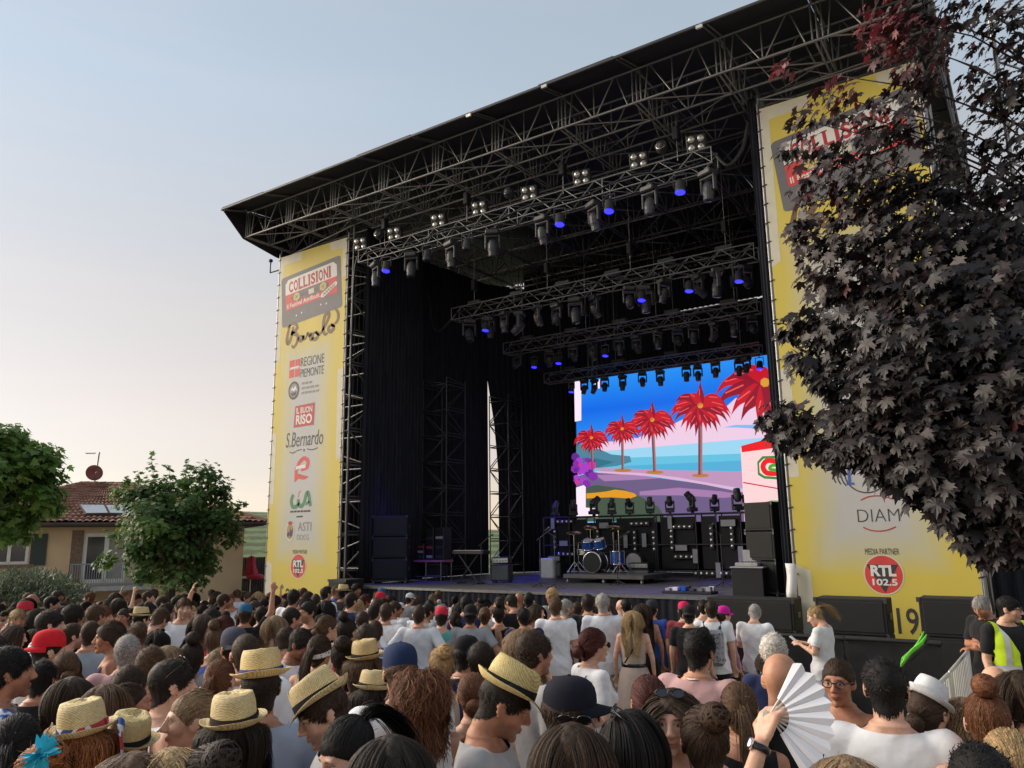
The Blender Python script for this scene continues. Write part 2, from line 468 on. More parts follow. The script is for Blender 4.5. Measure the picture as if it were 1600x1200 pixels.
scaffold('scaffold_tower', 0.3, 2.2, 17.2, 19, gz(1, 18), Zc(11.5), 1.6, 'outer scaffold tower behind the dark maple tree', r=0.03)
# little arm lamp on the left tower
la = emp('arm_lamp', (-20.02, 16.1, Zc(8.6)))
p = atY(423, 410, 16.1); q = atY(436, 422, 16.1)
MB().path([q, (p.x, 16.1, q.z), (p.x, 16.1, p.z)], 0.025, 6).build('arm', M_black, la)
MB().lathe([(0.03, 0), (0.07, 0.03), (0.07, 0.09), (0.02, .12)], 10, Matrix.Translation((p.x, 16.1, p.z))).build('head', M_black, la)
tag(la, 'small lamp on a bent arm at the outer edge of the left tower', 'lamp')

# ---------------------------------------------------------------- black drapes
def drape(name, pts, z0, z1, label, pleat=0.11, amp=0.045, mat=None, sub=None, zf=None):
    """pleated cloth following a floor polyline; two sided sheet with thickness"""
    pts = [Vector((*p, 0)) for p in pts]
    P = []
    for a, b in zip(pts[:-1], pts[1:]):
        n = max(2, int((b - a).length / (pleat / 5)))
        nrm = Vector((-(b - a).y, (b - a).x, 0)).normalized()
        for i in range(n):
            t = i / n; s = (b - a).length * t
            P.append((a + (b - a) * t, nrm, s))
    ph = rng.random() * 9
    V = []; F = []; nz = 7
    for i, (p, nrm, s) in enumerate(P):
        for j in range(nz):
            t = j / (nz - 1)
            am = amp * (0.7 + 0.5 * (1 - t)) * (0.75 + 0.25 * math.sin(s * 2.3 + ph))
            off = am * math.sin(2 * math.pi * s / pleat + ph + 0.5 * math.sin(t * 3 + s))
            zt = z1 if zf is None else zf(i / (len(P) - 1))
            v = p + nrm * off
            V.append((v.x, v.y, z0 + (zt - z0) * t))
    for i in range(len(P) - 1):
        for j in range(nz - 1):
            a = i * nz + j
            F.append((a, a + nz, a + nz + 1, a + 1))
    o = mk(name, V, F, mat or M_cloth, smooth=True)
    sm = o.modifiers.new('thickness', 'SOLIDIFY'); sm.thickness = 0.006
    tag(o, label, 'curtain', 'black stage curtains')
    return o
ZR = ZB - 0.03
drape('stage_curtain', [(-19.6, 17.6), (-16.48, 17.55)], gz(-18, 17.6), ZR, 'black curtain backing the scaffold tower of the left banner', .2, .05)
drape('stage_curtain', [(-16.45, 16.55), (-16.5, 19.35)], SZ + .02, ZR, 'wide black curtain beside the left banner tower at stage left', .16, .06)
drape('stage_curtain', [(-16.95, 19.2), (-17.0, 21.2)], SZ + .02, ZR, 'recessed black curtain behind the inner scaffold tower', .16, .05)
drape('stage_curtain', [(-16.9, 20.75), (-16.75, 23.35)], SZ + .02, ZR, 'black curtain between the inner tower and the bright slit', .17, .06)
# the curtain beyond the slit leans open towards the top as a narrow wedge
c4 = drape('stage_curtain', [(-16.75, 23.95), (-15.6, 25.2), (-14.0, 26.2)], SZ + .02, ZR, 'black curtain right of the bright slit, angled towards the screen', .17, .06)
me = c4.data
for v in me.vertices:
    t = max(0, (v.co.z - Zc(3.2)) / 3.0)
    if v.co.y < 25.0: v.co.y -= min(0.75, 0.75 * t) * max(0, (25.0 - v.co.y) / 1.05)
drape('stage_curtain', [(-14.3, 26.35), (-3.2, 26.4)], SZ + .02, Zc(8.05), 'long black back curtain behind the screen', .2, .05)
drape('stage_curtain', [(-17.2, 26.6), (-10.9, 26.62)], Zc(8.0), Zc(11.05), 'black border curtain high at the back left', .2, .04)
drape('stage_curtain', [(-11.1, 26.58), (-3.2, 26.6)], Zc(8.17), Zc(11.05), 'black border curtain high above the back slit', .2, .04)
drape('stage_curtain', [(-4.4, 16.35), (-4.32, 18.2), (-4.0, 27)], SZ + .02, ZR, 'black curtain lining the right tower side of the stage', .16, .05)
drape('stage_curtain', [(-4.42, 16.2), (-4.25, 16.2)], SZ - .3, ZR, 'narrow black leg curtain beside the right banner', .06, .02)
drape('stage_curtain', [(-1.0, 17.45), (4.4, 17.9)], gz(1, 17.6), Zc(1.6), 'low black mesh cloth right of the right banner', .3, .05)

# ---------------------------------------------------------------- lighting trusses
def box_truss(name, x0, x1, Y, z, w, h, step, label, r=0.020, hang=None):
    e = emp(name, ((x0 + x1) / 2, Y, z))
    for y in (Y - w / 2, Y + w / 2):
        for zz in (z, z + h): tube_obj('chord', (x0, y, zz), (x1, y, zz), r, M_alu, e)
    n = int(round((x1 - x0) / step)); s = (x1 - x0) / n
    lace = MB()
    for i in range(n):
        xa = x0 + i * s; xb = xa + s
        za, zb2 = (z, z + h) if i % 2 == 0 else (z + h, z)
        tube_obj('brace', (xa, Y - w / 2, za), (xb, Y - w / 2, zb2), r * .65, M_alu, e)
        tube_obj('brace', (xa, Y + w / 2, zb2), (xb, Y + w / 2, za), r * .65, M_alu, e)
        ya, yb = (Y - w / 2, Y + w / 2) if i % 2 == 0 else (Y + w / 2, Y - w / 2)
        lace.tube((xa, ya, z), (xb, yb, z), r * .6, 5); lace.tube((xa, yb, z + h), (xb, ya, z + h), r * .6, 5)
    for x in [x0 + .01, x1 - .01] + [x0 + (x1 - x0) * f for f in (.25, .5, .75)]:
        for y in (Y - w / 2, Y + w / 2): tube_obj('upright', (x, y, z), (x, y, z + h), r * .7, M_alu, e)
        lace.tube((x, Y - w / 2, z), (x, Y + w / 2, z), r * .7, 5)
    lace.build('lacing', M_alu, e)['kind'] = 'stuff'
    for f in (.08, .36, .64, .92):
        x = x0 + (x1 - x0) * f
        tube_obj('hoist_chain', (x, Y, z + h), (x, Y, ZB + .1), 0.012, M_steel, e)
        MB().bbox((x - .07, Y - .1, z + h + .5), (x + .07, Y + .1, z + h + .85), .02).build('hoist', M_black, e)
    # electric loom laid along the truss
    MB().path([(x0 + (x1 - x0) * t, Y - w / 2 - .03, z + h * (.35 + .25 * math.sin(t * 25))) for t in np.linspace(0.02, .98, 60)], 0.022, 5).build('cable_loom', M_cable, e, smooth=True)
    tag(e, label, 'truss', 'lighting trusses')
    return e
T = [dict(Y=15.95, px=[(567, 414), (1118, 258)], h=.38, w=.4), dict(Y=19.0, px=[(711, 503), (1183, 404)], h=.38, w=.4),
     dict(Y=21.6, px=[(791, 557), (1187, 484)], h=.36, w=.38), dict(Y=23.6, px=[(854, 598), (1190, 555)], h=.34, w=.36)]
tn = ['front lighting truss carrying large lamps, highest and nearest', 'second lighting truss from the front, hung below the roof', 'third lighting truss from the front, dimly lit', 'rearmost lighting truss just above the screen']
for t, nm in zip(T, tn):
    a = atY(*t['px'][0], t['Y']); b = atY(*t['px'][1], t['Y'])
    t['z'] = (a.z + b.z) / 2; t['x0'] = a.x; t['x1'] = b.x
    box_truss('lighting_truss', a.x, b.x, t['Y'], t['z'], t['w'], t['h'], .42, nm)

# fixtures ------------------------------------------------------------------
def mover_meshes():
    base = MB().bbox((-.2, -.17, -.2), (.2, .17, -.05), .03).box((-.05, -.05, -.05), (.05, .05, .03)).mesh('mover_base', M_plastic)
    yk = MB().bbox((-.23, -.06, -.62), (-.17, .06, -.18), .02).bbox((.17, -.06, -.62), (.23, .06, -.18), .02).bbox((-.23, -.07, -.27), (.23, .07, -.205), .02).mesh('mover_yoke', M_plastic)
    hd = MB().lathe([(.05, .16), (.1, .155), (.135, .08), (.15, 0), (.15, -.12), (.13, -.2), (.125, -.32), (.105, -.33)], 16).bbox((-.16, -.05, -.06), (.16, .05, .06), .02).mesh('mover_head', M_plastic, False)
    ln = MB().lathe([(.104, -.325), (.09, -.335), (.05, -.345), (.0, -.348)], 16).mesh('mover_lens', M_glass, True)
    return base, yk, hd, ln
MV = mover_meshes()
def mover(p, s, rz, tilt, label, group, up=False, lens=None):
    M = Matrix.Translation(p) @ Matrix.Rotation(rz, 4, 'Z') @ Matrix.Diagonal((s, s, -s if False else s, 1))
    if up: M = Matrix.Translation(p) @ Matrix.Rotation(rz, 4, 'Z') @ Matrix.Rotation(math.pi, 4, 'X') @ Matrix.Diagonal((s, s, s, 1))
    e = emp('moving_head_light', M=M)
    inst('base', MV[0], M_plastic, e, world_space=False)
    inst('yoke', MV[1], M_plastic, e, world_space=False)
    H = Matrix.Translation((0, 0, -.52)) @ Matrix.Rotation(tilt, 4, 'X')
    h = inst('head', MV[2], M_plastic, e, H, world_space=False)
    inst('lens', MV[3], lens or M_glass, h, world_space=False)
    tag(e, label, 'stage light', group)
    return e
PAR_b = MB().lathe([(.03, .14), (.09, .13), (.11, .05), (.115, -.12), (.12, -.13), (.12, -.16), (.108, -.16)], 16).mesh('par_body', M_plastic, True)
PAR_l = MB().lathe([(.107, -.162), (.08, -.175), (.03, -.18)], 16).mesh('par_lens', M_blue, True)
PAR_y = MB().box((-.15, -.02, -.02), (-.135, .02, .26)).box((.135, -.02, -.02), (.15, .02, .26)).box((-.15, -.02, .25), (.15, .02, .27)).tube((0, 0, .26), (0, 0, .36), .02).mesh('par_yoke', M_plastic)
def par(p, s, tilt, rz, lit, label, group):
    M = Matrix.Translation(p) @ Matrix.Rotation(rz, 4, 'Z') @ Matrix.Diagonal((s, s, s, 1))
    e = emp('par_light', M=M)
    inst('yoke', PAR_y, M_plastic, e, world_space=False)
    b = inst('can', PAR_b, M_plastic, e, Matrix.Rotation(tilt, 4, 'X'), world_space=False)
    inst('lens', PAR_l, M_blue if lit else M_glass, b, world_space=False)
    tag(e, label, 'stage light', group)
    return e
def blinder(p, rz, s, label):
    e = emp('blinder_light', M=Matrix.Translation(p) @ Matrix.Rotation(rz, 4, 'Z') @ Matrix.Rotation(math.radians(18), 4, 'X') @ Matrix.Diagonal((s, s, s, 1)))
    MB().bbox((-.23, -.06, -.2), (.23, .1, .22), .02).build('housing', M_black, e, world_space=False)
    MB().box((-.25, .02, -.24), (-.235, .06, .1)).box((.235, .02, -.24), (.25, .06, .1)).box((-.25, .02, -.26), (.25, .06, -.24)).build('bracket', M_black, e, world_space=False)
    for i in (-1, 1):
        for j in (-1, 1):
            MB().lathe([(.085, 0), (.08, .02), (.05, .045), (0, .055)], 14, Matrix.Translation((i * .11, -.062, .01 + j * .1)) @ Matrix.Rotation(math.radians(90), 4, 'X')).build('lamp', M_lamp, e, smooth=True, world_space=False)
    tag(e, label, 'stage light', 'four-lamp blinders on the front truss')
t1 = T[0]
ml = [(588, 435), (643, 420), (705, 405), (770, 388), (848, 368), (929, 347), (1016, 322), (1107, 292)]
for i, (px, py) in enumerate(ml):
    p = atY(px, py, t1['Y']); p.z = t1['z'] - .02
    mover(p, 0.92, rng.uniform(-.5, .5), rng.uniform(-.25, .25), '%s large moving head lamp from the left under the front truss' % ORD[i], 'moving heads on the front truss')
pl = [(604, 418, 1), (668, 402, 0), (730, 385, 0), (875, 347, 1), (952, 325, 1), (1063, 297, 1)]
for i, (px, py, lit) in enumerate(pl):
    p = atY(px, py, t1['Y'] - .15); p.z = t1['z'] - .33
    par(p, 1.05, math.radians(-12), 0.2, lit, ('glowing blue' if lit else 'unlit') + ' can lamp, %s can from the left on the front truss' % ORD[i], 'can lamps on the front truss')
bl = [(564, 396), (617, 377), (686, 358), (750, 338), (828, 315), (910, 292), (999, 262), (1089, 237)]
for i, (px, py) in enumerate(bl):
    p = atY(px, py, t1['Y'] - .1)
    p.z = max(p.z, t1['z'] + t1['h'] + .22)
    blinder(p, 0.25, .95, '%s four-lamp blinder from the left on top of the front truss' % ORD[i])
for i, (px, py) in enumerate([(592, 366), (1034, 230), (795, 301)]):
    p = atY(px, py, t1['Y'] - .1)
    e = emp('work_light', p)
    MB().lathe([(.04, .16), (.11, .1), (.14, -.05), (.14, -.08)], 14, Matrix.Translation(p) @ Matrix.Rotation(math.radians(75), 4, 'X') @ Matrix.Rotation(.4, 4, 'Y')).build('housing', M_plastic, e)
    MB().lathe([(.135, -.085), (.1, -.1), (0, -.105)], 14, Matrix.Translation(p) @ Matrix.Rotation(math.radians(-105), 4, 'X')).build('lens', M_lamp if i < 2 else M_glass, e, smooth=True)
    tube_obj('stem', (p.x, p.y + .05, p.z), (p.x, p.y + .1, t1['z'] + t1['h']), .02, M_black, e)
    tag(e, ['round pale work light at the left end of the front truss', 'round pale work light near the right end of the front truss', 'dark round lamp above the middle of the front truss'][i], 'stage light')
t2 = T[1]
xs2 = [733, 765, 788, 812, 840, 870, 900, 930, 985, 1010, 1040, 1095, 1125, 1170]
for i, px in enumerate(xs2):
    p = atY(px, 500, t2['Y'] + (.12 if i % 2 else -.1)); p.z = t2['z'] - .03
    mover(p, .8 if i % 3 else .95, rng.uniform(-1.4, 1.4), rng.uniform(-.9, .9), '%s moving head from the left under the second truss' % ORD[i], 'moving heads on the second truss')
for i, (px, py) in enumerate([(759, 513), (1003, 467), (1077, 450), (1155, 437)]):
    p = atY(px, py, t2['Y'] - .2); p.z = t2['z'] - .42
    par(p, .95, math.radians(-10), 0, 1, 'glowing blue can lamp, %s blue one from the left on the second truss' % ORD[i], 'can lamps on the second truss')
t3 = T[2]
for i, px in enumerate([808, 858, 895, 925, 968, 995, 1028, 1060, 1085, 1118, 1150, 1178]):
    p = atY(px, 540, t3['Y'] + (.1 if i % 2 else -.1)); p.z = t3['z'] - .03
    mover(p, .72, rng.uniform(-1.4, 1.4), rng.uniform(-1.0, 1.0), '%s moving head from the left under the third truss' % ORD[i], 'moving heads on the third truss')
for i, (px, py) in enumerate([(835, 568), (873, 562), (946, 550)]):
    p = atY(px, py, t3['Y'] - .2); p.z = min(p.z, t3['z'] - .36)
    par(p, .85, math.radians(-10), 0, 1, 'glowing blue can lamp, %s blue one from the left on the third truss' % ORD[i], 'can lamps on the third truss')
t4 = T[3]
for i, px in enumerate([912, 928, 944, 972, 1003, 1031, 1072, 1090, 1118, 1155, 1167]):
    p = atY(px, 575, t4['Y'] + (.1 if i % 2 else -.08)); p.z = t4['z'] - .02
    mover(p, .66, rng.uniform(-.6, .6), rng.uniform(-.5, .5), '%s moving head from the left under the truss above the screen' % ORD[i], 'moving heads on the rear truss')
for i, (px, py) in enumerate([(893, 607), (1187, 570)]):
    p = atY(px, py, t4['Y'] - .2); p.z = min(p.z, t4['z'] - .3)
    par(p, .85, math.radians(-10), 0, 1, 'glowing blue can lamp at the %s end of the truss above the screen' % ['left', 'right'][i], 'can lamps on the rear truss')
# strobe bars on top of trusses
for ti, n in ((1, 6), (2, 5), (3, 4)):
    t = T[ti]
    for i in range(n):
        x = t['x0'] + (t['x1'] - t['x0']) * (i + .5) / n
        e = MB().bbox((x - .24, t['Y'] - .1, t['z'] + t['h'] + .03), (x + .24, t['Y'] + .1, t['z'] + t['h'] + .16), .02).build('strobe_bar', M_plastic)
        tag(e, 'flat grey strobe bar, %s from the left on top of the %s lighting truss' % (ORD[i], ['', 'second', 'third', 'rear'][ti]), 'stage light', 'strobe bars on the trusses')
# the blue lamps' own light
def blue_spot(p, target, energy, size=40):
    d = bpy.data.lights.new('blue_spot', 'SPOT'); d.energy = energy; d.color = (0.06, 0.05, 1.0); d.spot_size = math.radians(size); d.spot_blend = 0.7; d.shadow_soft_size = .1
    o = bpy.data.objects.new('blue_spot', d); C.objects.link(o)
    o.location = p; o.rotation_euler = (Vector(p) - Vector(target)).to_track_quat('Z', 'Y').to_euler()
for (px, py, Y, zt, tp) in [(604, 430, 15.8, None, (645, 912, 18.0)), (875, 357, 15.8, None, (850, 930, 16.2)), (1063, 310, 15.8, None, (1040, 915, 17.5)), (1077, 460, 18.8, None, (1150, 880, 21.0)), (759, 522, 18.8, None, (800, 902, 19.5)), (893, 615, 23.4, None, (880, 800, 24.2)), (835, 577, 21.4, None, (850, 880, 22))]:
    p = atY(px, py, Y); p.z -= .12
    tg = atY(*tp)
    blue_spot(p, tg, 800, 22)

def smooth_pts_(pts, n=8):
    P_ = [np.array(p, float) for p in pts]; out = []
    for i in range(len(P_) - 1):
        a, b, c, d = P_[max(i - 1, 0)], P_[i], P_[i + 1], P_[min(i + 2, len(P_) - 1)]
        for k in range(n): t = k / n; out.append(Vector(.5 * (2 * b + (c - a) * t + (2 * a - 5 * b + 4 * c - d) * t * t + (3 * b - a - 3 * c + d) * t ** 3)))
    return out + [Vector(P_[-1])]
# loose cable runs
for nm, pts, r_ in (('cable_loom', [(-5.1, 15.9, t1['z'] + .2), (-4.85, 15.9, t1['z'] - .1), (-4.55, 16.0, t1['z'] + .25), (-4.4, 16.1, t1['z'] + .9)], .045), ('cable_loom', [(-16.2, 15.9, t1['z'] + .3), (-16.5, 16.05, t1['z'] - .3), (-16.58, 16.1, t1['z'] - 3), (-16.56, 16.1, SZ)], .03), ('cable_loom', [(T[1]['x0'], 19, T[1]['z'] + .2), (T[1]['x0'] - .8, 19, T[1]['z'] - .2), (-16.2, 19.2, T[1]['z'] + 1.2)], .03)):
    o = MB().path(smooth_pts_(pts), r_, 6).build(nm, M_cable, smooth=True)
    tag(o, {.045: 'thick black cable loop at the right end of the front truss', .03: 'black cable run at the left of the %s truss' % ('front' if pts[0][1] < 17 else 'second')}[r_], 'cable')
# ---------------------------------------------------------------- printed banners
BZ0, BZ1, BW = Zc(-1.95), Zc(9.14), 3.08
bm_, bnt, bb = mat_new('printed_banner_cloth')
tc = bnt.nodes.new('ShaderNodeTexCoord'); sp = bnt.nodes.new('ShaderNodeSeparateXYZ'); bnt.links.new(tc.outputs['Generated'], sp.inputs[0])
def mth(nt, op, a, b=None, c=None):
    n = nt.nodes.new('ShaderNodeMath'); n.operation = op
    for i, v in enumerate((a, b, c)):
        if v is None: continue
        if isinstance(v, (int, float)): n.inputs[i].default_value = v
        else: nt.links.new(v, n.inputs[i])
    return n.outputs[0]
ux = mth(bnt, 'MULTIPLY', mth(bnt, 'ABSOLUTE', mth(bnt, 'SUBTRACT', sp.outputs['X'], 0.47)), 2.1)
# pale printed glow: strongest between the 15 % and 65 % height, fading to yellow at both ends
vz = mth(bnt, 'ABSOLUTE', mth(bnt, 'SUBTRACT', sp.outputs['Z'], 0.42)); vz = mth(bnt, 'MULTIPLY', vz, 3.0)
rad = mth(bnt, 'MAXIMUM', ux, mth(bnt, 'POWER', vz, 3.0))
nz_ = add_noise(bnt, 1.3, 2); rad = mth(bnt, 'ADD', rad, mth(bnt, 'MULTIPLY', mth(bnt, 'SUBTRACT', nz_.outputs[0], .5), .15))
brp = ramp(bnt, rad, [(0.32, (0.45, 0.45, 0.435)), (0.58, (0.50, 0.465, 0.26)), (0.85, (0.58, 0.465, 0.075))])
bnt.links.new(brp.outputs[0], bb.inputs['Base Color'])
bb.inputs['Roughness'].default_value = 0.55
nw = add_noise(bnt, 1.0, 3, stretch=(1.2, 1.2, .35)); nv = add_noise(bnt, 5.0, 3, stretch=(1.0, 1, .2))
bpn = bnt.nodes.new('ShaderNodeBump'); bpn.inputs['Strength'].default_value = .35; bpn.inputs['Distance'].default_value = .035
bnt.links.new(mth(bnt, 'ADD', nw.outputs[0], mth(bnt, 'MULTIPLY', nv.outputs[0], .18)), bpn.inputs['Height']); bnt.links.new(bpn.outputs[0], bb.inputs['Normal'])
def ink(name, r, g, b): return simple('ink_' + name, tuple(c * 0.92 for c in srgb(r, g, b)), .55, 0, .08, 3)
I_grey = ink('grey', 105, 104, 106); I_white = ink('white', 222, 220, 214); I_red = ink('red', 208, 66, 60); I_dred = ink('dark_red', 176, 48, 52)
I_brown = ink('brown', 112, 88, 66); I_dark = ink('dark', 58, 56, 58); I_green = ink('green', 60, 128, 84); I_cream = ink('cream', 205, 190, 120)
I_pale = ink('pale', 205, 200, 178); I_blue = ink('blue', 70, 96, 168); I_navy = ink('navy', 58, 58, 100); I_mid = ink('mid_grey', 132, 132, 134); I_ochre = ink('ochre', 168, 140, 84)

class Print:
    """flat print on a banner; coordinates u (m from left edge), z (m, relative to lens height)"""
    def __init__(s, parent, x0): s.p = parent; s.x0 = x0; s.layer = 0
    def put(s, name, V2, F, mat, lift=None):
        y = 16.0 - 0.004 - 0.0016 * (lift or 1)
        return mk(name, [(s.x0 + u, y, Zc(z)) for (u, z) in V2], F, mat, s.p)
    def poly(s, name, pts, mat, lift=1): return s.put(name, pts, [tuple(range(len(pts)))], mat, lift)
    def disc(s, name, u, z, ru, rz, mat, lift=1, a0=0, a1=2 * math.pi, n=28):
        return s.poly(name, [(u + ru * math.cos(a0 + (a1 - a0) * i / n), z + rz * math.sin(a0 + (a1 - a0) * i / n)) for i in range(n)], mat, lift)
    def text(s, body, u0, z0, w, h, mat, lift=2, bold=0.0, shear=0.0, slope=0.0, name='lettering', spacing=1.0):
        V, F, _ = text_mesh(body, bold, shear, spacing)
        return s.put(name, [(u0 + a * w, z0 + b * h + slope * a * w) for a, b in V], F, mat, lift)
    def stroke(s, name, pts, w, mat, lift=2, taper=None):
        V, F = stroke2d(pts, w, taper); return s.put(name, V, F, mat, lift)
def smooth_pts(pts, n=8):
    pts = [np.array(p, float) for p in pts]; out = []
    for i in range(len(pts) - 1):
        p0 = pts[max(i - 1, 0)]; p1 = pts[i]; p2 = pts[i + 1]; p3 = pts[min(i + 2, len(pts) - 1)]
        for k in range(n):
            t = k / n
            out.append(0.5 * ((2 * p1) + (-p0 + p2) * t + (2 * p0 - 5 * p1 + 4 * p2 - p3) * t * t + (-p0 + 3 * p1 - 3 * p2 + p3) * t ** 3))
    out.append(pts[-1]); return out
def stroke2d(pts, w, taper=None):
    P = smooth_pts(pts); V = []; m = len(P)
    for i, p in enumerate(P):
        d = P[min(i + 1, m - 1)] - P[max(i - 1, 0)]; d = d / (np.linalg.norm(d) + 1e-9)
        t = i / (m - 1); ww = w / 2 * (taper(t) if taper else 1)
        n = np.array([-d[1], d[0]])
        V += [tuple(p + n * ww), tuple(p - n * ww)]
    return V, [(2 * i, 2 * i + 1, 2 * i + 3, 2 * i + 2) for i in range(m - 1)]
def pxu(px, py, x0):
    p = atY(px, py, 16.0); return (p.x - x0, p.z - CAMZ)
def banner(x0, label, right):
    e = emp('festival_banner', (x0 + BW / 2, 16, BZ0))
    n = 8
    V = [(x0 + BW * i / n, 16.0, z) for z in (BZ0, BZ1) for i in range(n + 1)]
    sheet = mk('sheet', V, [(i, i + 1, n + 2 + i, n + 1 + i) for i in range(n)], bm_, e)
    sheet.modifiers.new('thickness', 'SOLIDIFY').thickness = 0.003; sheet.modifiers[0].offset = 1.0
    for v in sheet.data.vertices: v.co.y += 0.0
    P = Print(e, x0)
    # bare hems
    P.poly('hem', [(0, 9.13), (1.05, 9.13), (1.02, 8.86), (0.19, 8.83), (.19, 5.6), (0.0, 5.5)], I_pale, .4)
    P.poly('hem', [(BW - .75, 9.13), (BW, 9.13), (BW, 7.9), (BW - .17, 7.9), (BW - .17, 8.85), (BW - .7, 8.85)], I_pale, .4)
    P.poly('hem', [(BW - .24, 5.0), (BW, 5.0), (BW, 2.3), (BW - .2, 2.3)], I_pale, .4)
    P.poly('hem', [(0, 3.3), (.2, 3.3), (.2, 1.1), (0, 1.1)], I_pale, .4)
    P.poly('hem', [(0, -.6), (.26, -.7), (.3, -1.9), (0, -1.9)], I_pale, .4)
    o = np.array((.09, 8.39)); ex = np.array((2.72, .24)); ey = np.array((.14, -1.6))
    if right: o = np.array((.17, 8.27)); ex = np.array((2.72, .40)); ey = np.array((.16, -1.55))
    A = lambda a, b: tuple(o + ex * a + ey * b)
    rc = lambda x0_, y0_, x1_, y1_, r: [A(*q) for q in [(x0_ + r, y0_), (x1_ - r, y0_), (x1_ - r * .3, y0_ + r * .45), (x1_, y0_ + r * 1.4), (x1_, y1_ - r * 1.4), (x1_ - r * .3, y1_ - r * .45), (x1_ - r, y1_), (x0_ + r, y1_), (x0_ + r * .3, y1_ - r * .45), (x0_, y1_ - r * 1.4), (x0_, y0_ + r * 1.4), (x0_ + r * .3, y0_ + r * .45)]]
    P.poly('cassette', rc(0, 0, 1, 1.06, .035), I_grey, 1)
    P.poly('cassette_label', [A(.07, .17), (A(.12, .085)), A(.88, .085), A(.935, .17), A(.935, .40), A(.07, .40)], I_white, 2)
    P.poly('cassette_stripe', [A(.07, .40), A(.935, .40), A(.935, .73), A(.07, .73)], I_red, 2)
    word = 'COLLISIONI'; nl = len(word); u = .125; tw = .72
    ws = [0.55 if c == 'I' else 1.0 for c in word]; tot = sum(ws)
    for c, wv in zip(word, ws):
        w = tw * wv / tot
        V2, F2, _ = text_mesh(c, 0.035)
        gx = (.18 if c == 'I' else .06)
        P.put('letter', [A(u + w * (gx + a * (1 - 2 * gx)), .375 - b * .235) for a, b in V2], F2, I_dred, 3)
        if c in 'IL':      # slab serifs
            P.poly('letter', [A(u + w * .0, .375), A(u + w * .9, .375), A(u + w * .9, .352), A(u, .352)], I_dred, 3.3)
            P.poly('letter', [A(u + w * .0, .163), A(u + w * (.9 if c == 'I' else .5), .163), A(u + w * (.9 if c == 'I' else .5), .14), A(u, .14)], I_dred, 3.3)
        u += w
    P.poly('cassette_window', rc(.17, .41, .80, .60, .07), I_mid if right else I_grey, 3)
    for cx in (.26, .705):
        P.poly('reel', [A(cx + .055 * math.cos(t), .505 + .085 * math.sin(t)) for t in np.linspace(0, 6.2, 22)], I_cream, 4)
        for t in (0, 1, 2): P.poly('reel_spoke', [A(cx + .05 * math.cos(t * 1.05 + .1), .505 + .08 * math.sin(t * 1.05 + .1)), A(cx + .05 * math.cos(t * 1.05 - .1), .505 + .08 * math.sin(t * 1.05 - .1)), A(cx - .05 * math.cos(t * 1.05 + .1), .505 - .08 * math.sin(t * 1.05 + .1)), A(cx - .05 * math.cos(t * 1.05 - .1), .505 - .08 * math.sin(t * 1.05 - .1))], I_ochre, 4.6)
    P.poly('cassette_tape_window', [A(.46, .455), A(.56, .455), A(.555, .56), A(.468, .56)], I_pale, 4)
    V2, F2, _ = text_mesh('Il Festival AgriRock', .02)
    P.put('lettering', [A(.09 + a * .56, .72 - b * .12) for a, b in V2], F2, I_white, 3)
    P.poly('paper_tag', [A(.66, .70), A(.68, .64), A(.91, .50), A(.935, .52), A(.93, .575), A(.70, .735)], I_white, 4)
    P.stroke('scribble', [A(.70 + .2 * t, .68 - .125 * t + .025 * (-1) ** i) for i, t in enumerate(np.linspace(0, 1, 12))], .022, I_dark, 5)
    for (a, b) in ((.25, .9), (.34, .88), (.66, .86), (.75, .88)):
        P.disc('screw', *A(a, b), .03, .035, I_white, 3, n=8)
    # brown handwritten word, traced as pen strokes
    Z7 = lambda zx, zy: pxu(400 + zx / 6, 370 + zy / 6, -19.87)
    tp = lambda t: .55 + .6 * math.sin(math.pi * min(1, max(0, t))) 
    for pts, w in [([(322, 825), (303, 890), (290, 970), (300, 1000), (322, 970), (340, 900), (350, 840)], .085),
                   ([(296, 860), (330, 818), (372, 818), (386, 845), (370, 880), (338, 905), (380, 915), (392, 945), (380, 1000), (350, 1038), (337, 1015)], .08),
                   ([(442, 930), (415, 935), (402, 960), (420, 975), (440, 950), (446, 930), (446, 962), (470, 950)], .075),
                   ([(470, 950), (484, 902), (496, 925), (516, 912), (508, 945), (520, 968), (540, 940)], .07),
                   ([(566, 895), (540, 905), (530, 940), (548, 962), (576, 940), (582, 905), (562, 896), (592, 925)], .075),
                   ([(592, 925), (640, 850), (682, 755), (680, 712), (652, 730), (634, 800), (632, 880), (648, 915), (672, 900)], .08),
                   ([(712, 825), (686, 842), (680, 872), (700, 888), (726, 862), (724, 832), (708, 826), (742, 840)], .08),
                   ([(733, 662), (765, 700), (774, 745), (762, 790), (735, 815)], .07)]:
        P.stroke('handwriting', [Z7(*q) for q in pts], w * 1.45, I_brown, 2, tp)
    if not right:
        # regional emblem and two lines
        for (a, b) in ((-19.2, 5.47), (-18.93, 5.47), (-19.2, 5.16), (-18.93, 5.16)):
            P.poly('emblem', [(a + 19.87, b - .26 + .1), (a + 19.87 + .22, b - .25 + .1), (a + 19.87 + .22, b + .1), (a + 19.87, b - .01 + .1)], I_red, 2)
        P.poly('emblem_cross', [(.72, 5.27), (1.12, 5.3), (1.12, 5.35), (.72, 5.33)], I_white, 2.4)
        P.text('REGIONE', 1.2, 5.30, 1.04, .29, I_dark, 2, 0.0); P.text('PIEMONTE', 1.2, 4.95, 1.04, .27, I_dark, 2, 0.0)
        # round mountain emblem with three faint lines
        P.disc('emblem_ring', .92, 4.58, .25, .29, I_dark, 2); P.disc('emblem_field', .92, 4.58, .19, .22, I_mid, 2.5)
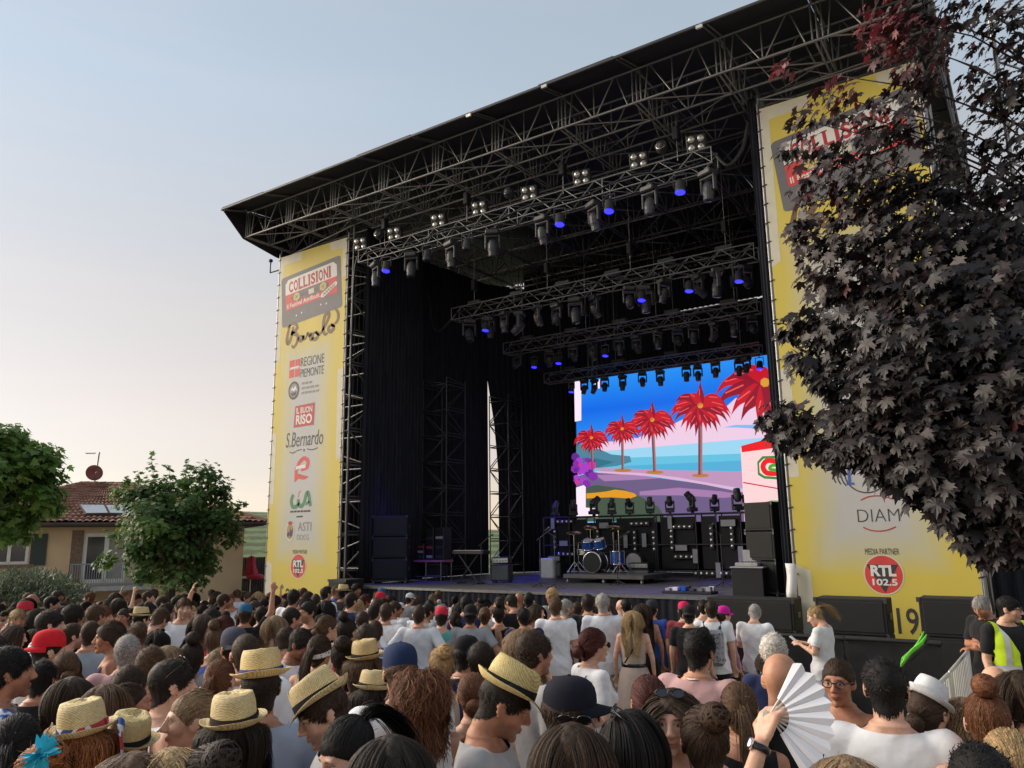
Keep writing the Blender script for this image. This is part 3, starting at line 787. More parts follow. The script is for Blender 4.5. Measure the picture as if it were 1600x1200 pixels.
        P.poly('emblem_peaks', [(.76, 4.55), (.86, 4.70), (.91, 4.63), (.98, 4.74), (1.08, 4.56), (1.0, 4.6), (.92, 4.54), (.85, 4.6)], I_white, 3)
        P.poly('emblem_peaks', [(.78, 4.5), (1.06, 4.52), (1.02, 4.42), (.84, 4.41)], I_dark, 3)
        for i, (w, s_) in enumerate(((.5, 'SERVIZIO'), (.8, 'NAZIONALE'), (.82, 'DI PIEMONTE'))):
            for k in range(3 + i): P.poly('small_print', [(1.28 + k * w / (3 + i), 4.72 - i * .15), (1.28 + (k + .8) * w / (3 + i), 4.725 - i * .15), (1.28 + (k + .8) * w / (3 + i), 4.79 - i * .15), (1.28 + k * w / (3 + i), 4.785 - i * .15)], I_mid, 2)
        P.poly('plate', [(.98, 3.40), (1.88, 3.42), (1.9, 4.1), (1.02, 4.07)], I_dred, 2)
        P.text('IL BUON', 1.08, 3.82, .72, .19, I_white, 3, .02); P.text('RISO', 1.08, 3.48, .72, .30, I_white, 3, .03)
        P.text('S.Bernardo', .66, 2.80, 1.66, .46, I_dark, 2, .0, 0.15)
        P.stroke('flourish', [(.85, 2.66), (1.0, 2.62), (1.2, 2.68), (1.4, 2.7)], .03, I_dark); P.stroke('flourish', [(1.62, 2.7), (1.85, 2.66), (2.1, 2.7)], .03, I_dark); P.disc('dot', 1.5, 2.67, .03, .05, I_dark, 2, n=8)
        P.stroke('red_mark', [(1.22, 2.1), (1.3, 2.3), (1.5, 2.42), (1.68, 2.34), (1.66, 2.16), (1.4, 2.1)], .13, I_red)
        P.poly('red_mark', [(1.12, 2.18), (1.24, 2.14), (1.24, 1.98), (1.75, 1.86), (1.55, 1.78), (1.3, 1.82), (1.12, 1.72)], I_red, 2)
        P.poly('red_mark_band', [(1.14, 2.1), (1.2, 2.2), (1.6, 2.24), (1.6, 2.13)], I_white, 3)
        P.stroke('green_mark', [(1.1, 1.35), (1.02, 1.18), (1.08, 1.0), (1.22, .98), (1.32, 1.06), (1.33, 1.2)], .12, I_green)
        P.stroke('green_mark', [(1.33, 1.08), (1.45, .99), (1.58, 1.08), (1.68, 1.36), (1.76, 1.36), (1.84, 1.1), (1.86, .98)], .12, I_green)
        P.poly('green_mark', [(1.66, 1.0), (1.84, 1.08), (1.8, 1.15), (1.68, 1.1)], I_green, 2); P.stroke('sprig', [(1.33, 1.25), (1.35, 1.38), (1.42, 1.46)], .03, I_ochre)
        for k in range(6): P.poly('small_print', [(1.0 + k * .15, .81), (1.13 + k * .15, .815), (1.13 + k * .15, .87), (1.0 + k * .15, .865)], I_dark, 2)
        P.poly('small_print', [(1.28, .66), (1.56, .665), (1.56, .71), (1.28, .705)], I_dark, 2)
        P.disc('crest_ring', 1.02, .26, .2, .29, I_pale, 2); P.disc('crest_field', 1.02, .26, .15, .23, I_ochre, 2.6)
        P.poly('crest_rider', [(.88, .16), (.95, .26), (1.0, .2), (1.02, .4), (1.07, .26), (1.16, .36), (1.13, .14), (1.06, .08), (1.0, .14), (.93, .06)], I_navy, 3); P.disc('crest_top', 1.02, .5, .1, .06, I_dred, 3, n=10)
        P.text('ASTI', 1.36, .26, .58, .26, I_mid, 2); P.text('DOCG', 1.34, .0, .52, .16, I_mid, 2, -.01)
    else:
        P.disc('ring', 1.26, 1.98, .5, .36, I_green, 2); P.disc('ring_inner', 1.3, 1.98, .4, .27, I_white, 2.5)
        P.stroke('red_curl', [(1.25, 2.2), (1.05, 2.12), (1.0, 1.95), (1.15, 1.84), (1.4, 1.9), (1.6, 1.82)], .15, I_red, 3)
        for k in range(4): P.stroke('arc', [(1.42 - .07 * k + .38 * math.cos(t), 1.12 + .38 * math.sin(t)) for t in np.linspace(2.6, (5.6 if k == 0 else 3.9 - .1 * k), 9)], .022, I_dark)
        P.text('T', 1.02, .93, .2, .36, I_blue, 3, .03); P.text('I', 1.42, .93, .06, .36, I_blue, 3, .03)
        P.poly('serif', [(1.06, .90), (1.2, .90), (1.2, .94), (1.06, .94)], I_blue, 3.3)
        P.stroke('curve', [(1.28, .60), (1.4, .655), (1.55, .675), (1.7, .655), (1.84, .60)], .022, I_dred)
        P.stroke('curve', [(1.28, .10), (1.4, .045), (1.55, .025), (1.7, .045), (1.84, .10)], .022, I_dred)
        P.text('DIAM', 1.2, .20, .72, .23, I_dark, 2, -.018)
    P.text('MEDIA PARTNER', 1.18 if not right else 1.27, -.40, .62 if not right else .58, .11, I_dark, 2, .0)
    u = 1.44 if not right else 1.55
    P.disc('badge_rim', u, -.76, .345, .365, I_pale, 1.5); P.disc('badge', u, -.76, .32, .34, I_red, 2)
    P.poly('badge_triangle', [(u - .28, -.58), (u + .26, -.58), (u + .0, -1.09)], I_dark, 3)
    P.text('RTL', u - .215, -.79, .43, .20, I_white, 4, .045); P.text('102.5', u - .2, -.955, .42, .12, I_white, 4, .03)
    P.text('2019', .93 if not right else 1.17, -1.86 if not right else -1.80, .92 if not right else .88, .46, I_dark, 2, .01)
    # lashings and edge pipes
    for xx, nm in ((x0 - .045, 'edge_pipe'), (x0 + BW + .045, 'edge_pipe')):
        tube_obj(nm, (xx, 16.03, BZ0 - .2), (xx, 16.03, BZ1 + .15), .032, M_steel, e)
    for i in range(26):
        z = BZ0 + .3 + i * (BZ1 - BZ0 - .4) / 25
        for xa, xb in ((x0 - .08, x0 + .03), (x0 + BW - .03, x0 + BW + .08)):
            tube_obj('lashing', (xa, 15.985, z), (xb, 15.992, z + .03), .012, M_cable, e)
    tag(e, label, 'banner', 'yellow festival banners')
banner(-19.87, 'tall yellow banner with a tilted cassette left of the stage', False)
banner(-4.12, 'tall yellow banner right of the stage, partly hidden by dark leaves', True)

# ---------------------------------------------------------------- LED screen
SY = 24.6
scr = emp('led_screen', (-10, SY, SZ))
tag(scr, 'large lit screen showing red chilli-leaved palms by a blue sea', 'screen')
LED = {}
def led(r, g, b, s=0.58):
    k = (r, g, b)
    if k not in LED: LED[k] = emit('led_%d_%d_%d' % k, srgb(*k), s)
    return LED[k]
def spoly(name, pts, mat, lift):
    V = [atY(px, py, SY) for px, py in pts]
    return mk(name, [(v.x, SY - .02 - .0025 * lift, v.z) for v in V], [tuple(range(len(V)))], mat, scr)
def sstroke(name, pts, w, mat, lift, taper=None):
    V, F = stroke2d(pts, w, taper)
    V = [atY(px, py, SY) for px, py in V]
    return mk(name, [(v.x, SY - .02 - .0025 * lift, v.z) for v in V], F, mat, scr)
q = [atY(*p, SY) for p in ((899, 596), (901, 806), (1218, 806), (1192, 560))]
xl, xr = q[0].x, q[2].x + .35; zb, zt = q[1].z - .25, q[0].z
MB().box((xl - .06, SY + .002, zb - .06), (xr + .06, SY + .16, zt + .06)).build('cabinet', M_black, scr)
EDGE = dict(l=lambda y: 899 + (y - 596) * 2 / 209)
# sky picture: graded emission
sm, snt, sbb = mat_new('led_sky')
sbb.inputs['Base Color'].default_value = (.01, .01, .01, 1)
stc = snt.nodes.new('ShaderNodeTexCoord'); ssp = snt.nodes.new('ShaderNodeSeparateXYZ'); snt.links.new(stc.outputs['Generated'], ssp.inputs[0])
srp = ramp(snt, ssp.outputs['Z'], [(0.3, srgb(120, 190, 235)), (.55, srgb(40, 140, 235)), (.78, srgb(8, 100, 222)), (1.0, srgb(40, 140, 235))])
snt.links.new(srp.outputs[0], sbb.inputs['Emission Color']); sbb.inputs['Emission Strength'].default_value = .58
mk('picture_sky', [(xl, SY - .02, zb), (xr, SY - .02, zb), (xr, SY - .02, zt), (xl, SY - .02, zt)], [(0, 1, 2, 3)], sm, scr)
spoly('picture_cloud', [(930, 700), (945, 690), (960, 690), (975, 680), (995, 685), (1010, 678), (1030, 672), (1050, 664), (1068, 655), (1085, 662), (1110, 650), (1130, 640), (1150, 622), (1175, 625), (1240, 600), (1240, 735), (930, 735)], led(228, 196, 220), 1)
spoly('picture_cloud', [(1130, 668), (1150, 664), (1180, 664), (1240, 655), (1240, 664), (1180, 670), (1150, 668)], led(120, 180, 226), 1.5)
spoly('picture_haze', [(930, 706), (1240, 680), (1240, 725), (930, 722)], led(150, 205, 232), 1.8)
spoly('picture_sea', [(925, 718), (985, 715), (1240, 706), (1240, 742), (925, 740)], led(96, 185, 215), 2)
spoly('picture_sea', [(975, 728), (1240, 716), (1240, 745), (960, 738)], led(78, 168, 208), 2.4)
spoly('picture_headland', [(901, 690), (918, 700), (938, 702), (955, 710), (975, 712), (985, 713), (987, 722), (965, 728), (930, 732), (901, 735)], led(70, 128, 150), 3)
spoly('picture_headland', [(901, 715), (930, 716), (960, 722), (930, 732), (901, 735)], led(48, 108, 128), 3.4)
spoly('picture_pavement', [(930, 731), (1000, 733), (1060, 735), (1170, 737), (1225, 745), (1225, 775), (1160, 763), (1090, 752), (1020, 742), (940, 737)], led(184, 142, 180), 4)
spoly('picture_kerb', [(930, 736), (1000, 739), (1060, 746), (1110, 755), (1170, 766), (1225, 778), (1225, 781), (1160, 769), (1090, 755), (1020, 744), (935, 739)], led(214, 172, 204), 5)
spoly('picture_road', [(925, 738), (1010, 744), (1075, 753), (1130, 762), (1225, 782), (1225, 815), (901, 815), (901, 745)], led(104, 88, 128), 4.5)
spoly('picture_road_light', [(1000, 768), (1060, 762), (1130, 768), (1170, 775), (1130, 778), (1060, 774), (1000, 774)], led(158, 118, 164), 5)
spoly('picture_road_light', [(930, 742), (980, 741), (1035, 747), (990, 750), (945, 752)], led(160, 122, 168), 5)
spoly('picture_lawn', [(901, 762), (935, 758), (975, 764), (1005, 778), (1030, 792), (1042, 815), (901, 815)], led(66, 82, 66), 5.5)
spoly('picture_flowers', [(917, 771), (930, 770), (948, 768), (962, 765), (978, 767), (992, 771), (996, 775), (985, 779), (955, 777), (930, 778), (917, 779)], led(216, 148, 32), 6)
rp = random.Random(3)
for i in range(26):
    x = rp.uniform(899, 930); y = 735 + rp.uniform(-24, 24)
    if ((x - 903) / 28) ** 2 + ((y - 735) / 28) ** 2 > 1: continue
    r = rp.uniform(4, 8)
    spoly('picture_blossom', [(x + r * math.cos(t) * (.8 + .3 * rp.random()), y + r * math.sin(t)) for t in np.linspace(0, 5.6, 7)], led(*rp.choice([(128, 40, 160), (160, 60, 190), (96, 34, 140), (196, 50, 150)])), 6 + i * .12)
W_ = led(252, 226, 244)
spoly('picture_blank', [(898, 597), (909, 595), (909, 657), (899, 659)], W_, 7)
spoly('picture_blank', [(930, 594), (938, 593), (938, 607), (930, 608)], W_, 7)
spoly('picture_blank', [(901, 762), (916, 757), (916, 793), (935, 795), (935, 809), (902, 809)], W_, 7)
def palm(cx, cy, R, trunk, leaves):
    tw = R * .12
    spoly('picture_trunk', [(cx - tw * .6, cy), (cx + tw * .6, cy), (trunk[0] + tw * .55, trunk[1]), (trunk[0] - tw * .6, trunk[1])], led(168, 108, 108), 8)
    spoly('picture_trunk', [(cx - tw * .6, cy), (cx - tw * .0, cy), (trunk[0], trunk[1]), (trunk[0] - tw * .6, trunk[1])], led(112, 66, 76), 8.3)
    for i, (a, L, d) in enumerate(leaves):
        a = math.radians(a); dx, dy = math.cos(a), -math.sin(a)
        p0 = (cx, cy); p1 = (cx + dx * R * L * .42, cy + dy * R * L * .42 - R * .16 * d); p2 = (cx + dx * R * L * .8, cy + dy * R * L * .62 + R * .06 * d); p3 = (cx + dx * R * L * 1.04, cy + dy * R * L * .8 + R * .62 * d)
        tp = lambda t: (0.4 + 1.0 * math.sin(math.pi * min(1, t * .95 + .1))) * (1 - t ** 2.2) + .02
        sstroke('picture_leaf', [p0, p1, p2, p3], R * .205, led(138, 16, 42) if i % 2 else led(188, 22, 40), 9 + i * .15, tp)
        sstroke('picture_leaf_shine', [tuple(np.array(p1) + (-R * .03, -R * .03)), tuple(np.array(p2) + (-R * .03, -R * .03))], R * .03, led(232, 84, 84), 9.1 + i * .15 + .04)
    spoly('picture_bud', [(cx + R * .1 * math.cos(t), cy + R * .1 * math.sin(t)) for t in np.linspace(0, 5.5, 7)], led(210, 150, 50), 12)
LV = [(190, 1.02, .5), (168, .9, .6), (238, .9, .5), (262, 1.1, .3), (283, .9, .3), (304, 1.0, .4), (350, 1.02, .5), (16, .95, .6), (178, 1.0, .5), (205, .95, .4), (228, .95, .3), (250, 1.0, .15), (272, .85, .1), (292, .95, .15), (315, .95, .3), (335, 1.0, .4), (2, 1.0, .5), (150, .95, .45), (30, .9, .5), (90, .85, -.3), (122, .7, .1)]
for cx, cy, R, tr in [(925, 684, 27, (927, 735)), (973, 670, 28, (974, 734)), (1020, 656, 36, (1024, 737)), (1095, 634, 46, (1095, 742))]:
    palm(cx, cy, R, tr, LV)
palm(1196, 598, 76, (1206, 720), [(178, 1.0, .5), (200, 1.05, .45), (222, .9, .3), (240, .95, .2), (262, 1.0, .1), (160, .8, .3), (140, .7, .2), (285, 1.1, .1), (105, .5, 0)])
for x, y in ((974, 735), (1024, 738), (1095, 743)): spoly('picture_bed', [(x + 14 * math.cos(t), y + 3 * math.sin(t)) for t in np.linspace(0, 5.8, 10)], led(176, 120, 60), 7.5)
spoly('picture_house', [(1158, 700), (1225, 690), (1235, 815), (1164, 815)], led(252, 204, 206), 13)
spoly('picture_house_roof', [(1159, 697), (1200, 686), (1228, 682), (1228, 698), (1160, 707)], led(228, 22, 30), 13.5)
spoly('picture_line', [(1162, 753), (1225, 764), (1225, 766), (1162, 755)], led(196, 40, 60), 13.5)
spoly('picture_badge', [(1184, 722), (1192, 713), (1225, 712), (1225, 750), (1195, 748), (1185, 742)], led(50, 130, 60), 14)
spoly('picture_badge', [(1187, 724), (1194, 717), (1225, 716), (1225, 746), (1196, 744), (1188, 739)], led(252, 214, 210), 14.5)
sstroke('picture_badge', [(1216, 722), (1200, 720), (1193, 729), (1199, 739), (1216, 740)], 8, led(226, 26, 30), 15)
sstroke('picture_badge', [(1214, 727), (1206, 728), (1204, 733), (1214, 735)], 5, led(70, 160, 40), 15.5)
spoly('picture_bush', [(1178, 812), (1182, 795), (1192, 786), (1205, 782), (1225, 782), (1230, 812)], led(96, 160, 96), 14)
# ---------------------------------------------------------------- things on the stage
M_red = simple('red_cloth', (0.35, 0.02, 0.03), .8)
M_pink = simple('dusty_pink_cloth', (0.30, 0.12, 0.16), .8)
M_grey = simple('grey_panel', (0.34, 0.34, 0.35), .5, 0, .1)
M_drum = simple('blue_drum_shell', (0.02, 0.10, 0.42), .25, 0, .25, 30)
M_skinw = simple('drum_head', (0.55, 0.55, 0.52), .5, 0, .08)
M_kick = simple('black_drum_head', (0.015, 0.02, 0.02), .3, 0, .1)
M_brass = simple('cymbal_bronze', (0.45, 0.33, 0.12), .3, .9, .15)
M_tolex = simple('grey_green_tolex', (0.10, 0.12, 0.12), .8, 0, .2, 60, .3, 300)
M_case = simple('flight_case_black', (0.02, 0.02, 0.022), .45, 0, .2)

def speaker_box(name, c, w, d, h, label, cat='speaker', group=None, rz=0.0, handles=True):
    e = emp(name, c, rz)
    MB().bbox((-w / 2, -d / 2, 0), (w / 2, d / 2, h), .015).build('cabinet', M_blackbox, e, world_space=False)
    MB().bbox((-w / 2 + .05, -d / 2 - .012, .05), (w / 2 - .05, -d / 2 + .01, h - .05), .008).build('grille', M_grille, e, world_space=False)
    if handles:
        for sx in (-1, 1):
            MB().bbox((sx * (w / 2 + .004) - .012, -.09, h * .5 - .05), (sx * (w / 2 + .004) + .012, .09, h * .5 + .05), .006).build('handle', M_plastic, e, world_space=False)
    for sx in (-1, 1):
        for sz in (0.0, h):
            MB().bbox((sx * w / 2 - .03, -d / 2 - .006, sz - .03 + (.03 if sz == 0 else -.03) - .006), (sx * w / 2 + .006 * sx + .03 * (sx < 0), -d / 2 + .03, sz + .03 + (.0 if sz == 0 else -.03) + .006), .004).build('corner', M_plastic, e, world_space=False)
    return tag(e, label, cat, group)
# side fills left and right of the stage
for (px0, px1, Y, nm, yaw) in ((588, 636, 17.6, 'left', .55), (1196, 1234, 17.3, 'right', -.35)):
    a = atY(px0, 910, Y); b = atY(px1, 910, Y); w = abs(b.x - a.x) * .84; cx = (a.x + b.x) / 2
    if nm == 'right': w = .72; cx = -4.95
    for i in range(3):
        speaker_box('side_fill_speaker', (cx, Y, SZ + .11 + i * .62), w, .75, .6, '%s speaker of the black side fill stack at the %s of the stage' % (['bottom', 'middle', 'top'][i], nm), 'speaker', 'side fill speakers', yaw)
    d = emp('dolly', (cx, Y, SZ), yaw)
    MB().box((-w / 2 - .03, -.4, .06), (w / 2 + .03, .4, .105)).build('board', M_case, d, world_space=False)
    for sx in (-1, 1):
        for sy in (-1, 1): MB().lathe([(.04, -.02), (.045, 0), (.04, .02)], 10, Matrix.Translation((sx * (w / 2 - .05), sy * .32, .045)) @ Matrix.Rotation(math.pi / 2, 4, 'Y')).build('castor', M_grey, d, world_space=False)
    tag(d, 'wheeled dolly under the %s side fill speakers' % nm, 'dolly')
# front subs, three high
k = 0
for ci, (px0, px1, Y) in enumerate([(1108, 1241, 14.2), (1275, 1386, 13.6), (1437, 1540, 13.6)]):
    a = atY(px0, 960, Y); b = atY(px1, 960, Y); top = atY((px0 + px1) / 2, 935, Y).z; g = gz((a.x + b.x) / 2, Y)
    h = (top - g) / 3 - .004
    for i in range(3):
        speaker_box('subwoofer', ((a.x + b.x) / 2, Y + .28, g + i * (h + .005)), b.x - a.x, .55, h, '%s black subwoofer of the %s front stack' % (['lowest', 'middle', 'top'][i], ['stage corner', 'middle', 'right hand'][ci]), 'speaker', 'front subwoofers')
a = atY(508, 930, 15.3); b = atY(536, 906, 15.3)
speaker_box('subwoofer', ((a.x + b.x) / 2 + .05, 15.7, gz(-15, 15.5)), b.x - a.x, .7, b.z - gz(-15, 15.5), 'black speaker box at the foot of the left banner', 'speaker')

# rig wall behind the band
RY = 22.2
rig = emp('light_wall', (-10, RY, SZ))
tag(rig, 'black pipe frame wall of lamp strips and grey panels behind the drums', 'lighting rig')
L_, R_ = atY(850, 805, RY), atY(1172, 805, RY); zt_ = (L_.z + R_.z) / 2
for z in (SZ + .25, zt_, SZ + 1.0): tube_obj('rail', (L_.x, RY, z), (R_.x, RY, z), .024, M_dsteel, rig)
tube_obj('rail', (L_.x, RY + .5, zt_), (R_.x, RY + .5, zt_), .024, M_dsteel, rig)
for px in (850, 890, 918, 960, 1024, 1027, 1089, 1121, 1160, 1172):
    x = atY(px, 850, RY).x
    tube_obj('post', (x, RY, SZ), (x, RY, zt_), .024, M_dsteel, rig); tube_obj('post', (x, RY + .5, SZ), (x, RY + .5, zt_), .02, M_dsteel, rig)
for (pa, pb) in ((858, 888), (893, 916), (930, 956), (963, 1021), (1032, 1086), (1096, 1119), (1124, 1157)):
    xa = atY(pa, 850, RY).x; xb = atY(pb, 850, RY).x
    MB().bbox((xa, RY + .06, SZ + .3), (xb, RY + .1, zt_ - .08), .008).build('panel', M_blackbox, rig)
DOT = MB().lathe([(.05, 0), (.045, .02), (.02, .03), (.0, .032)], 10, Matrix.Rotation(math.pi / 2, 4, 'X')).mesh('strip_lamp', M_lamp, True)
for (px, py, hor) in [(881, 815, 1), (998, 818, 1), (1065, 823, 1), (1068, 870, 1), (883, 866, 1), (866, 843, 0), (933, 843, 0), (991, 845, 0), (1021, 845, 0), (1049, 843, 0), (1111, 839, 0), (1143, 839, 0), (1100, 896, 1), (1140, 896, 1)]:
    p = atY(px, py, RY - .05); Lh = .34
    if hor: MB().bbox((p.x - Lh, RY - .02, p.z - .07), (p.x + Lh, RY + .05, p.z + .07), .01).build('lamp_strip', M_black, rig)
    else: MB().bbox((p.x - .07, RY - .02, p.z - Lh), (p.x + .07, RY + .05, p.z + Lh), .01).build('lamp_strip', M_black, rig)
    for i in range(4):
        o = (i - 1.5) * .165
        inst('strip_lamp', DOT, M_lamp, rig, Matrix.Translation((p.x + (o if hor else 0), RY - .022, p.z + (0 if hor else o))))
for (px, py, w, h) in [(863, 818, .13, .34), (977, 846, .13, .38), (1006, 844, .14, .40), (1046, 816, .13, .38), (1086, 869, .14, .40), (1157, 866, .14, .44), (880, 849, .30, .16), (943, 821, .32, .17), (1064, 856, .36, .16), (1137, 817, .42, .18), (1122, 891, .14, .42)]:
    p = atY(px, py, RY - .05)
    MB().bbox((p.x - w / 2 - .015, RY - .03, p.z - h / 2 - .015), (p.x + w / 2 + .015, RY + .05, p.z + h / 2 + .015), .008).build('strobe_frame', M_black, rig)
    MB().box((p.x - w / 2, RY - .036, p.z - h / 2), (p.x + w / 2, RY - .028, p.z + h / 2)).build('strobe_face', M_grey, rig)
for i, px in enumerate((867, 896, 928, 956, 984, 1016, 1047, 1082, 1117, 1154)):
    p = atY(px, 800, RY + .2); p.z = zt_ + .03
    mover(p, .62 if i not in (2, 7, 9) else .78, rng.uniform(-1, 1), rng.uniform(-.9, .9), '%s upright moving head from the left on top of the light wall' % ORD[i], 'moving heads on the light wall', up=True)

# drum riser and kit
rs = emp('drum_riser', (-11, 20.6, SZ))
a = atY(880, 910, 19.6); b = atY(1006, 908, 19.6)
MB().bbox((a.x, 19.6, SZ + .12), (b.x, 21.5, SZ + .24), .012).build('platform', M_deck, rs)
for x in (a.x + .1, (a.x + b.x) / 2, b.x - .1):
    for y in (19.7, 21.4): MB().lathe([(.05, -.025), (.055, 0), (.05, .025)], 10, Matrix.Translation((x, y, SZ + .055)) @ Matrix.Rotation(math.pi / 2, 4, 'Y')).build('castor', M_grey, rs)
tag(rs, 'low black wheeled riser under the drum kit', 'riser')
DZ = SZ + .243
dk = emp('drum_kit', (atY(928, 888, 20.4).x, 20.4, DZ))
tag(dk, 'drum kit with black kick drum and blue toms on the riser', 'drum kit')
def drum(name, c, r, h, axis_rot, shell, headm):
    M = Matrix.Translation(c) @ axis_rot
    d = MB().lathe([(r, -h / 2), (r, h / 2)], 24, M, cap=False).build(name, shell, dk, smooth=True)
    for s in (-1, 1):
        MB().lathe([(r + .002, s * h / 2 - .02), (r + .018, s * h / 2 - .015), (r + .018, s * h / 2 + .015), (r - .01, s * h / 2 + .015)], 24, M, cap=False).build('hoop', M_chrome, d, smooth=True)
        MB().lathe([(r - .004, s * h / 2 + .004), (r * .5, s * h / 2 + .005), (.001, s * h / 2 + .006)], 24, M, cap=False).build('drum_skin', headm, d)
    for q in range(8):
        t = q * math.pi / 4
        MB().tube(M @ Vector(((r + .015) * math.cos(t), (r + .015) * math.sin(t), -h / 2)), M @ Vector(((r + .015) * math.cos(t), (r + .015) * math.sin(t), h / 2)), .006, 5).build('lug', M_chrome, d)
kx = atY(928, 888, 20.4).x
RXM = Matrix.Rotation(math.pi / 2, 4, 'X')
drum('kick_drum', Vector((kx, 20.5, DZ + .30)), .29, .42, RXM, M_kick, M_kick)
drum('tom', Vector((kx - .2, 20.45, DZ + .80)), .16, .24, Matrix.Rotation(.35, 4, 'X') @ Matrix.Rotation(.1, 4, 'Y'), M_drum, M_skinw)
drum('tom', Vector((kx + .2, 20.42, DZ + .82)), .16, .24, Matrix.Rotation(.35, 4, 'X') @ Matrix.Rotation(-.1, 4, 'Y'), M_drum, M_skinw)
drum('floor_tom', Vector((kx + .62, 20.7, DZ + .42)), .2, .36, Matrix(), M_drum, M_skinw)
drum('snare_drum', Vector((kx - .55, 20.8, DZ + .58)), .17, .14, Matrix(), M_chrome, M_skinw)
for (x, y, z, r, tl) in [(-.75, 20.6, 1.15, .23, .2), (.75, 20.55, 1.2, .25, -.2), (-.35, 20.9, 1.3, .2, .3), (-.8, 20.95, .85, .17, 0), (.35, 21.0, 1.32, .22, .15)]:
    cst = tube_obj('cymbal_stand', (kx + x, y, DZ), (kx + x, y, DZ + z), .012, M_chrome, dk)
    for q in range(3): MB().tube((kx + x, y, DZ + .3), (kx + x + .25 * math.cos(q * 2.1), y + .25 * math.sin(q * 2.1), DZ + .01), .01, 5).build('stand_leg', M_chrome, dk)
    MB().lathe([(.0, .02), (.03, .018), (.06, .008), (r, -.012), (r, -.014), (.05, .0)], 24, Matrix.Translation((kx + x, y, DZ + z)) @ Matrix.Rotation(tl, 4, 'X') @ Matrix.Rotation(tl * .6, 4, 'Y'), cap=False).build('cymbal', M_brass, dk, smooth=True)
MB().lathe([(.16, .5), (.17, .53), (.16, .56), (.02, .56)], 16, Matrix.Translation((kx, 21.15, DZ))).tube((kx, 21.15, DZ), (kx, 21.15, DZ + .5), .025).build('drum_stool', M_black, dk)
# second percussion / bass drum lying by the kit
pc = emp('percussion_drum', (atY(987, 895, 21.2).x, 21.2, SZ))
MB().lathe([(.25, -.15), (.27, -.14), (.27, .14), (.25, .15)], 24, Matrix.Translation((atY(982, 885, 21.2).x, 21.7, SZ + .52)) @ RXM).build('shell', M_plastic, pc, smooth=True)
MB().lathe([(.245, .152), (.001, .155)], 24, Matrix.Translation((atY(982, 885, 21.2).x, 21.7, SZ + .52)) @ RXM, cap=False).build('drum_skin', M_skinw, pc)
for s in (-1, 1):
    x = atY(982, 885, 21.2).x + s * .18
    tube_obj('leg', (x, 21.7, SZ), (x, 21.7, SZ + .34), .015, M_chrome, pc)
tag(pc, 'dark drum on short legs right of the drum kit', 'drum')

def amp(px, py_top, Y, w, hcab, hhead, label, cabm, headm, rz=0.0, d=.4, z0=None):
    p = atY(px, py_top, Y); e = emp('guitar_amplifier', (p.x, Y, SZ if z0 is None else z0), rz)
    MB().bbox((-w / 2, -d / 2, .05), (w / 2, d / 2, hcab), .015).build('cabinet', cabm, e, world_space=False)
    MB().bbox((-w / 2 + .04, -d / 2 - .008, .09), (w / 2 - .04, -d / 2 + .01, hcab - .04), .006).build('grille', M_tolex, e, world_space=False)
    if hhead:
        MB().bbox((-w / 2 + .02, -d / 2 + .03, hcab + .015), (w / 2 - .02, d / 2 - .05, hcab + hhead), .015).build('amplifier_head', M_case, e, world_space=False)
        MB().box((-w / 2 + .05, -d / 2 + .022, hcab + .05), (w / 2 - .05, -d / 2 + .034, hcab + hhead - .03)).build('control_panel', headm, e, world_space=False)
        for k in range(5): MB().tube((-w / 2 + .1 + k * (w - .2) / 4, -d / 2 + .02, hcab + hhead * .5), (-w / 2 + .1 + k * (w - .2) / 4, -d / 2 + .0, hcab + hhead * .5), .014, 8).build('knob', M_black, e, world_space=False)
    for sx in (-1, 1):
        for sy in (-1, 1): MB().box((sx * (w / 2 - .06) - .025, sy * (d / 2 - .06) - .025, 0), (sx * (w / 2 - .06) + .025, sy * (d / 2 - .06) + .025, .05)).build('foot', M_black, e, world_space=False)
    return tag(e, label, 'amplifier')
amp(784, 870, 19.0, .56, .52, .2, 'grey guitar amplifier with pale head beside the curtain slit', M_case, simple('cream_panel', (.7, .72, .6), .4, 0, .05), .3)
amp(1001, 880, 21.0, .66, .34, .18, 'small pale-fronted amplifier between drums and light wall', M_case, M_grey)
amp(870, 880, 21.6, .5, .5, .2, 'black amplifier with grey strip left of the drum kit', M_case, M_grey)
amp(1180, 870, 20.8, .6, .5, .25, 'black amplifier at the right behind the podium', M_case, M_grey)
# podium with mixers at right front
p0, p1 = atY(1152, 930, 16.9), atY(1199, 902, 16.9)
pd = emp('equipment_podium', ((p0.x + p1.x) / 2, 16.9, SZ))
MB().bbox((p0.x, 16.6, SZ), (p1.x, 17.2, SZ + .58), .012).build('box', M_blackbox, pd)
MB().bbox((p0.x - .02, 16.58, SZ + .58), (p1.x + .02, 17.22, SZ + .61), .008).build('top', M_grey, pd)
tag(pd, 'black cloth fronted podium at the right front of the stage', 'podium')
mxr = emp('mixer', ((p0.x + p1.x) / 2, 16.9, SZ + .612))
MB().bbox(((p0.x + p1.x) / 2 - .28, 16.72, SZ + .613), ((p0.x + p1.x) / 2 + .2, 17.1, SZ + .69), .012).build('body', M_grey, mxr)
for i in range(6): MB().tube(((p0.x + p1.x) / 2 - .22 + i * .07, 16.8, SZ + .69), ((p0.x + p1.x) / 2 - .22 + i * .07, 16.8, SZ + .712), .016, 8).build('knob', M_black, mxr)
MB().bbox(((p0.x + p1.x) / 2 - .2, 17.03, SZ + .7), ((p0.x + p1.x) / 2 + .1, 17.06, SZ + .95), .008).build('raised_panel', M_grey, mxr)
tag(mxr, 'pale mixing unit with raised panel on the podium', 'mixer')
